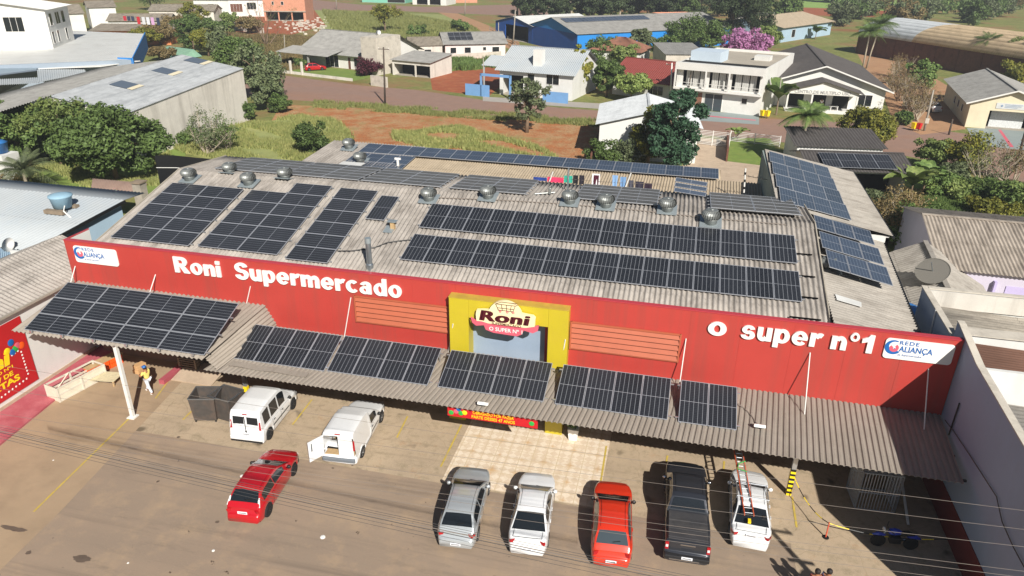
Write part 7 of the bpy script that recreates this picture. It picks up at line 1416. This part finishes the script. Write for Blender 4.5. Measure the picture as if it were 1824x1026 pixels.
tufts('tall_grass', 'weeds on the plot in front of the bungalow', [(768, 112), (885, 108), (890, 120), (770, 132)], 2500, 1.0, L_mid, 305, .1)
tufts('tall_grass', 'grass of the yard behind the blue roofed house', [(0, 300), (300, 270), (300, 330), (0, 335)], 6000, .35, L_field, 306)
tufts('tall_grass', 'weeds and low plants between the garden beds', [(1540, 350), (1824, 330), (1824, 425), (1650, 400), (1560, 400)], 6000, .45, L_mid, 307)
tufts('tall_grass', 'rough scrub grass across the upper left plots', [(400, 60), (560, 66), (700, 90), (500, 130), (420, 120)], 5000, .6, L_dry, 308, .1)
gnet = MB(); P_ = [G(x, y, z) for x, y, z in ((262, 92, .3), (300, 82, 1.2), (345, 88, 1.6), (360, 100, .2), (320, 106, .2))]; gnet.slab(P_[::-1], .05); tag(build(gnet, 'green_netting', mat('green_net', '#7fa58c', .9, 0, 0, .15, 1)), 'pale green netting spread over the plot by the blue fascia', 'netting')
# ------------------------------------------------------------------ people
def body_mesh(J, name, mt, parent, order):
    me = bpy.data.meshes.new(name); idx = {k: i for i, k in enumerate(J)}
    me.from_pydata([J[k][0] for k in J], [(idx[a], idx[b]) for a, b in order], []); me.materials.append(mt)
    for q in ml(mt)[1:]: me.materials.append(q)
    o = bpy.data.objects.new(name, me); C.objects.link(o); o.parent = parent
    sk_ = o.modifiers.new('skin', 'SKIN'); sk_.use_smooth_shade = True; me.skin_vertices[0].data[0].use_root = True
    for k, i in idx.items(): r_ = J[k][1]; me.skin_vertices[0].data[i].radius = r_ if isinstance(r_, tuple) else (r_, r_)
    s_ = o.modifiers.new('sub', 'SUBSURF'); s_.levels = 1; s_.render_levels = 2; return o
def person(label, loc, rz, pose, top, legs, hair=M_hair, cap=None, shoes=M_signwhite, skin=M_skin, h=1.72):
    t = thing('person', label, 'person', loc, rz); k = h/1.72
    p = dict(hip=(0, 0, .95), chest=(0, 0, 1.3), neck=(0, 0, 1.47), head=(0, .02, 1.6), crown=(0, .01, 1.72), lh=(-.09, 0, .92), rh=(.09, 0, .92), lk=(-.1, .03, .5), rk=(.1, .03, .5), la=(-.1, 0, .09), ra=(.1, 0, .09), lt=(-.1, .17, .04), rt=(.1, .17, .04), ls=(-.19, 0, 1.42), rs=(.19, 0, 1.42), le=(-.24, -.03, 1.14), re=(.24, -.03, 1.14), lw=(-.24, .08, .9), rw=(.24, .08, .9)); p.update(pose)
    p = {a: Vector(b)*k for a, b in p.items()}
    J = dict(hip=(p['hip'], (.15, .11)), waist=((p['hip']+p['chest'])/2, (.135, .1)), chest=(p['chest'], (.17, .12)), neck=(p['neck'], .06), head=(p['head'], (.085, .1)), crown=(p['crown'], (.06, .07)), ls=(p['ls'], .065), le=(p['le'], .048), lw=(p['lw'], .033), rs=(p['rs'], .065), re=(p['re'], .048), rw=(p['rw'], .033), lh=(p['lh'], .095), lk=(p['lk'], .06), la=(p['la'], .045), lt=(p['lt'], .04), rh=(p['rh'], .095), rk=(p['rk'], .06), ra=(p['ra'], .045), rt=(p['rt'], .04))
    body_mesh(J, 'body', skin, t, [('hip', 'waist'), ('waist', 'chest'), ('chest', 'neck'), ('neck', 'head'), ('head', 'crown'), ('chest', 'ls'), ('ls', 'le'), ('le', 'lw'), ('chest', 'rs'), ('rs', 're'), ('re', 'rw'), ('hip', 'lh'), ('lh', 'lk'), ('lk', 'la'), ('la', 'lt'), ('hip', 'rh'), ('rh', 'rk'), ('rk', 'ra'), ('ra', 'rt')])
    mid = lambda a, b, u: p[a]*(1-u)+p[b]*u
    T = dict(hip=(p['hip']+Vector((0, 0, -.02)), (.17, .13)), waist=((p['hip']+p['chest'])/2, (.155, .12)), chest=(p['chest'], (.19, .14)), n=(mid('chest', 'neck', .55), (.11, .09)), ls=(p['ls'], .082), lm=(mid('ls', 'le', .7), .07), rs=(p['rs'], .082), rm=(mid('rs', 're', .7), .07)); body_mesh(T, 'shirt', top, t, [('hip', 'waist'), ('waist', 'chest'), ('chest', 'n'), ('chest', 'ls'), ('ls', 'lm'), ('chest', 'rs'), ('rs', 'rm')])
    Q = dict(w=(p['hip']+Vector((0, 0, .05)), (.16, .125)), lh=(p['lh'], .115), lk=(p['lk'], .085), la=(p['la']+Vector((0, 0, .03)), .07), rh=(p['rh'], .115), rk=(p['rk'], .085), ra=(p['ra']+Vector((0, 0, .03)), .07)); body_mesh(Q, 'trousers', legs, t, [('w', 'lh'), ('lh', 'lk'), ('lk', 'la'), ('w', 'rh'), ('rh', 'rk'), ('rk', 'ra')])
    for a, b in (('la', 'lt'), ('ra', 'rt')): body_mesh(dict(a=(p[a]+Vector((0, 0, -.02)), .055), b=(p[b], .05)), 'shoe', shoes, t, [('a', 'b')])
    hd = (p['head']+p['crown'])/2; Rz = (p['crown']-p['head']).normalized()
    build(MB().lathe([(.10*k, -.06*k), (.112*k, .0), (.10*k, .07*k), (.06*k, .11*k), (0, .12*k)], hd+Vector((0, -.012, .0)), 14), 'hair', hair, t, False, smooth=True)
    fwd = Vector((0, 1, 0))
    for sx_ in (-.035, .035): build(MB().lathe([(0, -.01), (.011, 0), (0, .01)], p['head']+Vector((sx_, .098, .035)), 8), 'eye', M_black, t, False)
    build(MB().lathe([(0, .02), (.014, -.01), (0, -.015)], p['head']+Vector((0, .108, .0)), 8), 'nose', skin, t, False); build(MB().box(p['head'].x-.022, p['head'].x+.022, p['head'].y+.088, p['head'].y+.1, p['head'].z-.045, p['head'].z-.037), 'mouth', M_maroon, t, False)
    for e_, w_, nm in (('le', 'lw', 1), ('re', 'rw', -1)):
        d = (p[w_]-p[e_]).normalized(); s = d.cross(Vector((0, 0, 1))); s = s.normalized() if s.length > .1 else Vector((1, 0, 0)); n_ = s.cross(d); hm = MB(); c = p[w_]+d*.05; hm.beam(p[w_]-d*.01, c+d*.04, .075, .028)
        for q in range(4): b0 = c+s*(-.03+.02*q)+d*.04; L_ = (.065, .075, .072, .055)[q]; hm.path([b0, b0+d*L_*.5-n_*.006, b0+d*L_-n_*.025], [.009, .0085, .006], 6)
        b0 = c+s*.036*nm-d*.01; hm.path([b0, b0+s*.028*nm+d*.02, b0+s*.034*nm+d*.05], [.011, .01, .007], 6); build(hm, 'hand', skin, t, False, smooth=True)
    if cap: build(MB().lathe([(.115*k, .02), (.115*k, .06), (.07*k, .13*k), (0, .14*k)], hd, 14).box(hd.x-.08, hd.x+.08, hd.y+.08, hd.y+.19, hd.z+.03, hd.z+.045), 'cap', cap, t, False, smooth=False)
    return t
A = G(268, 700); dirx = math.radians(80)
person('person in yellow shirt, white trousers and blue cap carrying cardboard boxes at chest height', (A.x, A.y, 0), dirx, dict(la=(-.1, -.28, .1), lt=(-.1, -.14, .04), lk=(-.1, -.1, .5), ra=(.1, .3, .09), rt=(.1, .46, .05), rk=(.1, .2, .5), le=(-.28, .12, 1.18), re=(.28, .12, 1.18), lw=(-.2, .34, 1.28), rw=(.2, .34, 1.28)), plain('pale_yellow_shirt', '#dccb70', .9), plain('pale_trousers', '#cfd3dc', .8), cap=M_signblue)
Rb = Matrix.Rotation(dirx, 3, 'Z'); c0 = Vector((A.x, A.y, 0))+Rb @ Vector((0, .43, 1.42)); M_card = mat('cardboard', '#c39a6b', .9, 0, 0, .1, 4)
tag(build(MB().obox(c0, (.62, .4, .22), dirx+.1), 'cardboard_box', M_card, bev=.01), 'lower cardboard box carried by the person in yellow', 'box', 'boxes being carried'); tag(build(MB().obox(c0+Vector((.02, .03, .24)), (.58, .38, .24), dirx-.1), 'cardboard_box', M_card, bev=.01), 'upper cardboard box carried by the person in yellow', 'box', 'boxes being carried')
for x, lb, tp in ((1457, 'person with dark hair at the bottom edge, left of two standing together', '#8d3f38'), (1478, 'person with dark hair at the bottom edge, right of two standing together', '#394a6a')):
    q = G(x, 1018, 1.66); person(lb, (q.x, q.y, 0), math.radians(10 if x < 1460 else -30), {}, plain('shirt_%d' % x, tp, .9), plain('jeans_%d' % x, '#2c3448', .9))
q = G(1762, 362); person('person in red top bending over the garden bed at the right', (q.x, q.y, 0), math.radians(70), dict(hip=(0, -.1, .9), chest=(0, .22, 1.02), neck=(0, .38, 1.03), head=(0, .5, 1.0), crown=(0, .6, 1.02), ls=(-.19, .32, 1.02), rs=(.19, .32, 1.02), le=(-.2, .4, .75), re=(.2, .4, .75), lw=(-.15, .5, .5), rw=(.15, .5, .5), lh=(-.09, -.1, .88), rh=(.09, -.1, .88)), M_signred, plain('dark_trousers', '#4d2830', .9), cap=M_signwhite)
q = G(1461, 196); person('person standing in the porch of the community hall', (q.x, q.y, .1), math.radians(180), {}, M_signwhite, plain('grey_trousers', '#5c6678', .9))
# ------------------------------------------------------------------ things on the forecourt
def skip(label, c, rz, L=1.35, W=1.2, H_=1.5):
    t = thing('steel_skip', label, 'skip', c, rz, 'steel skips by the white passenger van'); M = mat('rusty_dark_steel', '#4f4a46', .7, .2, 0, .2, 3, '#6d5646', .6, 1.5); d = .04
    b, tp = .86, 1.0; pts = lambda k, z: [(-L/2*k, -W/2*k, z), (L/2*k, -W/2*k, z), (L/2*k, W/2*k, z), (-L/2*k, W/2*k, z)]
    o, i_ = pts(b, .12), pts(tp, H_); o2, i2 = pts(b-.05, .16), pts(tp-.05, H_)
    build(MB().add(o+i_+o2+i2, [(3, 2, 1, 0), (0, 1, 5, 4), (1, 2, 6, 5), (2, 3, 7, 6), (3, 0, 4, 7), (8, 9, 10, 11), (8, 12, 13, 9), (9, 13, 14, 10), (10, 14, 15, 11), (11, 15, 12, 8), (4, 5, 13, 12), (5, 6, 14, 13), (6, 7, 15, 14), (7, 4, 12, 15)]), 'bin', M, t, False)
    f = MB(); q = [Vector(v) for v in pts(tp, H_)]; [f.beam(q[j], q[(j+1) % 4], .05, .05) for j in range(4)]; build(f, 'rim', M_metal, t, False)
    f = MB()
    for j in range(4): x, y = o[j][0]*.9, o[j][1]*.9; f.box(x-.04, x+.04, y-.04, y+.04, 0, .14)
    build(f, 'feet', M_black, t, False); return t
skip('left open topped dark steel skip by the canopy edge', (G(373, 742).x, G(373, 742).y, 0), .25); skip('right open topped dark steel skip next to the white van', (G(410, 742).x, G(410, 742).y, 0), -.15)
q = G(140, 690); t = thing('timber_cage', 'white painted open timber cage lying on the red walkway', 'cage', (q.x, q.y, 0), math.radians(78)); f = MB(); L_, W_, H_ = 2.9, .95, .9
for x in (-L_/2, 0, L_/2):
    for y in (-W_/2, W_/2): f.box(x-.04, x+.04, y-.04, y+.04, .0, H_)
for z in (.05, .45, H_-.05):
    for y in (-W_/2, W_/2): f.box(-L_/2, L_/2, y-.02, y+.02, z-.05, z+.05)
    for x in (-L_/2, L_/2): f.box(x-.02, x+.02, -W_/2, W_/2, z-.05, z+.05)
build(f, 'frame', mat('white_timber', '#cfc8b8', .8, 0, 0, .1, 3), t, False); f = MB(); f.box(-L_/2, L_/2, -W_/2, -W_/2+.03, .05, H_); f.box(-L_/2-.03, -L_/2, -W_/2, W_/2, .05, H_); f.beam((-L_/2+.2, W_/2-.1, .1), (-.1, W_/2-.05, H_), .06, .03); f.beam((L_/2-.2, W_/2-.1, .1), (.1, W_/2-.05, H_), .06, .03); f.box(-L_/2, L_/2, -W_/2, W_/2, .02, .05); build(f, 'boards', mat('pale_boards', '#d8cfbb', .8, 0, 0, .1, 3), t, False)
q = G(186, 658); t = thing('plastic_crates', 'bright orange plastic crates under the raised canopy', 'crate', (q.x, q.y, 0), math.radians(75)); f = MB()
for k in range(5):
    for z in (0, .3): f.box(-1.0+.42*k, -.62+.42*k, -.3, .3, z+.01, z+.28)
build(f, 'crate_stack', M_orangeplastic, t, False, bev=.02); build(MB().box(-1.1, 1.15, -.32, .32, .6, .64), 'lid_boards', M_wood, t, False)
q = G(186, 680); t = thing('pallet_table', 'pale timber pallet on low legs beside the timber cage', 'pallet', (q.x, q.y, 0), math.radians(8)); f = MB(); [f.box(-.95, .95, -.5+.17*k, -.36+.17*k, .36, .39) for k in range(6)]; build(f, 'slats', mat('pale_slats', '#cbbf9d', .85, 0, 0, .15, 4), t, False)
f = MB(); [f.box(x-.04, x+.04, y-.04, y+.04, 0, .36) for x in (-.85, .85) for y in (-.4, .4)]; build(f, 'legs', M_wood, t, False)
q = G(345, 655); t = thing('pallet_stack', 'stack of brown pallets in shade beneath the raised canopy', 'pallet stack', (q.x, q.y, 0)); f = MB(); [f.box(-.6, .6, -.5+.2*k, -.4+.2*k, z, z+.03) for z in (.1, .25, .4, .55, .7, .85) for k in range(6)]; [f.box(-.6, -.5, -.5, .6, z-.1, z-.005) for z in (.1, .25, .4, .55, .7, .85)]; [f.box(.5, .6, -.5, .6, z-.1, z-.005) for z in (.1, .25, .4, .55, .7, .85)]; build(f, 'pallets', M_woodgrey, t, False)
q = G(318, 672); t = thing('entrance_ramp', 'pale concrete ramp with red painted kerb under the raised canopy', 'ramp', (q.x, q.y, 0)); build(MB().slab([(-.2, -.4, .05), (2.4, -.4, .05), (2.4, 1.4, .3), (-.2, 1.4, .3)], .04), 'ramp_slab', M_paving, t, False); build(MB().box(-.6, -.25, -.9, 3.5, 0, .28), 'red_kerb', M_pinkfloor, t, False)
# bar cage, chain barrier
cg = thing('bar_cage', 'white steel bar cage standing in shade at the right of the parking', 'cage', (9.3, 28.9, 0)); P0c, P1c = G(1522, 908), G(1592, 916); d = (P1c-P0c).normalized(); n_ = Vector((-d.y, d.x, 0)); Wc, Dc, Hc = (P1c-P0c).length, 1.5, 2.1; M_bar = mat('bar_paint', '#b9bcc0', .5, .2, 0, .08, 3)
def face_bars(nm, o, e, n):
    f = MB(); L_ = e.length
    for z in (.1, Hc/2, Hc): f.beam(o+Vector((0, 0, z)), o+e+Vector((0, 0, z)), .04, .04)
    for k in range(n+1): c = o+e*(k/n); f.tube(c+Vector((0, 0, .05)), c+Vector((0, 0, Hc)), .014 if 0 < k < n else .03, n=6)
    build(f, nm, M_bar, cg)
face_bars('front_bars', P0c, d*Wc, 13); face_bars('side_bars', P0c, n_*Dc, 12); face_bars('side_bars', P1c, n_*Dc, 12); face_bars('back_bars', P0c+n_*Dc, d*Wc, 13)
f = MB(); [f.beam(P0c+n_*Dc*k/8+Vector((0, 0, Hc)), P1c+n_*Dc*k/8+Vector((0, 0, Hc)), .02, .02) for k in range(9)]; build(f, 'top_bars', M_bar, cg)
q = [G(1598, 872, 0)+Vector((0, 0, .8)), G(1606, 900)+Vector((0, 0, .5)), G(1618, 935)]; tag(build(MB().path(q, .06, 6), 'bent_gutter', M_white), 'bent white gutter length leaning at the bar cage', 'gutter')
q = G(1470.5, 957.5); t = thing('barrier_post', 'short orange post holding a yellow and black chain', 'post', q); build(MB().tube(q, q+Vector((0, 0, .84)), .03, n=8), 'post', mat('post_orange', '#c9543b', .6, 0, 0, .1, 4), t); build(MB().lathe([(.14, 0), (.14, .03), (.03, .05)], q, 12), 'foot', M_black, t)
def chain(label, a, b, sag):
    t = thing('plastic_chain', label, 'chain', a, 0, 'yellow and black chains'); a, b = Vector(a), Vector(b); N = 12; P_ = [a*(1-i/N)+b*(i/N)-Vector((0, 0, sag*4*(i/N)*(1-i/N))) for i in range(N+1)]
    for k in range(0, N, 2): build(MB().path(P_[k:k+3], .022, 5), 'yellow_links' if (k//2) % 2 == 0 else 'black_links', M_signyellow if (k//2) % 2 == 0 else M_black, t)
chain('chain from the striped column to the orange post', (COLR.x+.1, COLR.y, 1.0), (q.x, q.y, .8), .35); chain('chain from the orange post into the wall shadow', (q.x, q.y, .8), (12.9, q.y+.3, .85), .35)
# planter, floodlights, litter
q = G(1021, 781); t = thing('planter', 'white square planter with green plant beside the entrance pillar', 'planter', q); build(MB().add([(-.2, -.2, 0), (.2, -.2, 0), (.2, .2, 0), (-.2, .2, 0), (-.28, -.28, .7), (.28, -.28, .7), (.28, .28, .7), (-.28, .28, .7)], [(3, 2, 1, 0), (0, 1, 5, 4), (1, 2, 6, 5), (2, 3, 7, 6), (3, 0, 4, 7), (4, 5, 6, 7)]), 'pot', M_signwhite, t, False)
o = bpy.data.objects.new('plant', leaf_mesh('plant', [(np.array([0, 0, .95]), .35), (np.array([.1, 0, 1.15]), .25)], 60, .12, L_mid, 400)); C.objects.link(o); o.parent = t
for p, lb in (((861, 722), 'white floodlight on the canopy edge in front of the round sign'), ((1352, 762), 'small floodlight on the canopy right of the last panel pair')):
    q = PL(*p, 3.58); t = thing('floodlight', lb, 'floodlight', q); build(MB().obox(q+Vector((0, -.05, .14)), (.5, .28, .14), Matrix.Rotation(-.5, 3, 'X')), 'housing', M_signwhite, t, bev=.02); build(MB().obox(q+Vector((0, -.12, .09)), (.4, .2, .02), Matrix.Rotation(-.5, 3, 'X')), 'lens', M_glassg, t); build(MB().beam(q+Vector((0, .15, 0)), q+Vector((0, .0, .1)), .05, .05), 'bracket', M_black, t)
q = PL(1320, 722, 3.6); tag(build(MB().path([PL(1313, 718, 3.75), PL(1325, 727, 3.62), PL(1338, 740, 3.6), PL(1350, 758, 3.6)], .03, 5), 'flood_cable', M_wirelt), 'pale cable running from the last canopy panels to a floodlight', 'cable')
for i, (x, y, s) in enumerate(((575, 957, .12), (380, 981, .07), (228, 1003, .05), (431, 848, .1), (95, 820, .05))):
    q = G(x, y); tag(build(MB().lathe([(s, 0), (s*.9, s*.25), (s*.3, s*.35), (0, s*.36)], q, 7), 'paper_litter', M_signwhite), ['crumpled white bag on the road below the open van', 'small white scrap right of the oil stain', 'tiny paper scrap near the bottom oil stain', 'white scrap beside the red hatchback', 'tiny scrap on the left lot'][i], 'litter', 'litter on the road')
M_oil = mat('oil_stain', '#64564a', .6, 0, 0, .2, 3)
def blob(x, y, rx, ry, seed, z=.018):
    r = np.random.default_rng(seed); q = G(x, y); n = 22; return [Vector((q.x+rx*math.cos(a)*(1+.3*r.normal()*.5), q.y+ry*math.sin(a)*(1+.3*r.normal()*.5), z)) for a in [6.283*i/n for i in range(n)]]
sm = MB()
for i, (x, y, rx, ry) in enumerate(((146, 995, .38, .18), (25, 942, .7, .12), (51, 985, .12, .1), (387, 930, .1, .07), (318, 779, .1, .07), (593, 834, .07, .05), (628, 829, .06, .05))): sm.flat(blob(x, y, rx, ry, 500+i))
struct(build(sm, 'oil_stains', M_oil))
# ------------------------------------------------------------------ poles and overhead lines
def upole(label, base_, h, lean=(0, 0), mt=M_pole, r=.14, arms=1, name='utility_pole', meter=False):
    b = Vector((base_[0], base_[1], 0)); t = thing(name, label, 'utility pole', b, 0, 'utility poles'); tp = Vector((lean[0], lean[1], h)); build(MB().path([(0, 0, -.1), tp*.5, tp], [r, r*.85, r*.65], 10), 'shaft', mt, t, False, smooth=True)
    if arms:
        f = MB(); f.beam(tp+Vector((-.9, 0, -.3)), tp+Vector((.9, 0, -.3)), .09, .1); build(f, 'crossarm', M_woodpole, t, False); f = MB()
        for x in (-.8, 0, .8): f.lathe([(.03, 0), (.06, .04), (.03, .08), (.05, .14), (0, .18)], tp+Vector((x, 0, -.24)), 8)
        build(f, 'insulators', M_signwhite, t, False)
    if meter: build(MB().box(-.25, .25, -.3, -.1, 1.1, 1.8), 'meter_box', M_conclt, t, False)
    return t
def pp(bx, by, tx, ty, lb, mt=M_pole, r=.13, arms=1, **k):
    b = G(bx, by); tpp = Yp(tx, ty, b.y); return upole(lb, (b.x, b.y), tpp.z, (tpp.x-b.x, 0), mt, r, arms, **k)
pp(686, 186, 683, 84, 'tall dark pole at the kerb opposite the grey roofed house', M_woodpole, .16)
pp(861, 165, 861, 103, 'thin grey pole in front of the bare red plot', r=.1, arms=0); pp(508, 100, 506, 62, 'thin grey pole among the upper left plots', r=.12, arms=0); pp(600, 17, 597, -20, 'grey pole on the far street', r=.2, arms=1)
pp(1194, 185, 1197, 112, 'white pole between the red roofed and the two storey house', M_white, .16); pp(1222, 193, 1231, 127, 'brown pole in front of the white two storey house', M_woodpole, .13, 0); pp(1017, 166, 1017, 108, 'white pole beside the blue tin house', M_white, .12, 0)
pp(1646, 233, 1663, 160, 'grey pole with a meter box beside the bins', r=.16, arms=0, meter=True); pp(1808, 305, 1838, 190, 'dark leaning pole at the right edge of the picture', M_woodpole, .16, 0); pp(1690, 240, 1697, 212, 'short dark post at the corner of the forecourt', M_woodpole, .14, 0)
pp(1383, 205, 1392, 138, 'thin pole between the two storey house and the hall', r=.1, arms=0); pp(914, 78, 918, 18, 'pale pole in front of the blue open shed', r=.2, arms=0); pp(888, 76, 888, 40, 'short pale pole by the shed fence', r=.15, arms=0); pp(828, 27, 829, -6, 'thin pole where the dirt road meets the far street', r=.18, arms=0); pp(1407, 22, 1411, -4, 'thin pole beside the ploughed bank', r=.18, arms=0); pp(1396, 470 if False else 66, 1398, 40, 'thin pole near the lilac far house', r=.14, arms=0)
q = Yp(1325, 343, 53); t = thing('antenna_mast', 'white and black banded antenna mast on the yard roof', 'antenna', (q.x, 53, 6.4)); tp = Yp(1328, 300, 53); build(MB().tube(q, tp, .06), 'mast', M_white, t); f = MB(); [f.tube(q+(tp-q)*k, q+(tp-q)*(k+.1), .075) for k in (.15, .45, .75)]; f.beam(tp+Vector((-.1, 0, -.5)), tp+Vector((1.6, 0, -.7)), .03, .03); [f.beam(tp+Vector((.3+.3*k, -.3, -.55)), tp+Vector((.3+.3*k, .3, -.55)), .02, .02) for k in range(4)]; build(f, 'bands_and_boom', M_black, t)
pr_ = upole('utility pole with transformer beside the road at the lower right', (11.9, 16.6), 9.0, r=.17, arms=1); build(MB().lathe([(.3, 0), (.36, .1), (.36, .9), (.3, 1.0), (0, 1.02)], (-.4, .35, 5.4), 16), 'transformer', M_metal, pr_, False); f = MB(); f.beam((-.7, .15, 6.5), (.7, .15, 6.5), .1, .1); f.beam((-.5, .1, 7.2), (.5, .1, 7.2), .1, .1); build(f, 'brackets', M_woodpole, pr_, False)
def wire(label, a, b, z=8.2, r=.0055, mt=M_wirelt, sag=.25, group='overhead wires'):
    A_, B_ = G(*a, z), G(*b, z); P_ = [A_*(1-i/24)+B_*(i/24)-Vector((0, 0, sag*4*(i/24)*(1-i/24))) for i in range(25)]; return tag(build(MB().path(P_, r, 5), 'overhead_wire', mt), label, 'wire', group)
for i, (y0, y1, lb) in enumerate(((634, 922, 'uppermost pale wire crossing the front canopy'), (676, 955, 'second pale wire from the top crossing the parked vans'), (722, 985, 'third pale wire from the top'), (741, 1030, 'fourth pale wire, first of the close trio over the parked cars'), (752, 1041, 'middle wire of the close trio over the parked cars'), (764, 1060, 'lowest wire of the close trio over the parked cars'))):
    wire(lb, (-100, y0), (1924, y1))
for i, (dy, r_, mt, lb) in enumerate(((-5, .007, M_wire, 'topmost thin dark wire of the cable bundle'), (-2, .007, M_wire, 'second thin dark wire of the cable bundle'), (1, .014, M_wirelt, 'thick pale cable in the middle of the bundle'), (4, .012, M_wire, 'thick dark cable just below the pale one'), (9, .006, M_wire, 'fine wire below the thick dark cable'), (14, .006, M_wire, 'lowest fine wire of the cable bundle'))):
    wire(lb, (-100, 742+dy), (1300, 1048+dy*1.6), 7.0, r_, mt, .18)
# bins
for p, c, lb in (((1626, 233), M_signyellow, 'yellow litter bin on the verge beside the red one'), ((1635, 234), M_signred, 'red litter bin on the verge beside the yellow one'), ((1357, 210), M_signyellow, 'left yellow bin beside the white two storey house'), ((1366, 211), M_signyellow, 'right yellow bin beside the white two storey house'), ((836, 167), M_signyellow, 'yellow bin in front of the bare red plot'), ((843, 168), M_signred, 'red bin in front of the bare red plot')):
    q = G(*p); t = thing('litter_bin', lb, 'bin', q, 0, 'bins along the back street'); build(MB().lathe([(.3, .35), (.42, 1.1), (.45, 1.15), (0, 1.2)], q, 4), 'container', c, t); build(MB().tube(q, q+Vector((0, 0, .4)), .05), 'stand', M_black, t)
# rubble by the unfinished house and far washing
r_ = np.random.default_rng(9); f = MB()
for i in range(140): q = G(545+r_.normal()*22, 44+r_.normal()*7); s = .3+r_.random()*.7; f.obox((q.x, q.y, s*.2), (s, s*.8, s*.5), r_.random()*3)
stuff(build(f, 'building_rubble', M_conclt), 'heap of broken building rubble beside the unfinished house', 'rubble')
lnr = thing('washing_line', 'washing line hung along the orange shack roof', 'washing line', G(225, 30)); A_, B_ = Yp(218, 26, 152), Yp(290, 34, 152); build(MB().path([A_, (A_+B_)/2-Vector((0, 0, .3)), B_], .03, 4), 'line', M_wire, lnr)
for i, (x, c) in enumerate(((222, '#b02a3a'), (229, '#30344a'), (236, '#343a50'), (246, '#b5222e'), (255, '#c9c9cc'), (263, '#cfd0d6'), (271, '#c79ac0'), (281, '#28324a'))):
    a = Yp(x, 28.5+(x-222)*.05, 151.9); tag(build(MB().box(a.x-.45, a.x+.35, a.y-.03, a.y, a.z-(1.0 if i < 3 else 1.6), a.z), 'hanging_cloth', plain('far_cloth_%d' % i, c, .9)), ['crimson small cloth at the left of the far line', 'dark small cloth second on the far line', 'dark small cloth third on the far line', 'bright red towel on the far line', 'white towel next to the red one on the far line', 'second white towel on the far line', 'mauve towel on the far line', 'navy cloth at the right of the far line'][i], 'laundry', 'washing at the orange shack')
for i, (x, y, c) in enumerate(((1388, 60, 0),)): pass
for k in range(2): q = G(1425+k*0, 196); 
t = thing('white_table', 'white plastic table and chairs in the hall porch', 'table', G(1484, 197)); build(MB().box(-.6, .6, -.6, .6, .7, .75), 'tabletop', M_signwhite, t, False); f = MB(); [f.box(x-.04, x+.04, y-.04, y+.04, .1, .7) for x in (-.5, .5) for y in (-.5, .5)]; build(f, 'table_legs', M_signwhite, t, False)

# ------------------------------------------------------------------ the air between here and the hills
hz, _nt, _b = base('haze_air'); _nt.nodes.remove(_b); pv_ = _nt.nodes.new('ShaderNodeVolumePrincipled'); pv_.inputs['Color'].default_value = (.88, .93, 1.0, 1); pv_.inputs['Density'].default_value = .00045; pv_.inputs['Anisotropy'].default_value = .2
_nt.links.new(pv_.outputs[0], _nt.nodes['Material Output'].inputs['Volume'])
ho = build(MB().box(-320, 300, -40, 620, -1, 26), 'haze', hz); stuff(ho, 'thin pale haze over the far houses and hillside', 'haze')
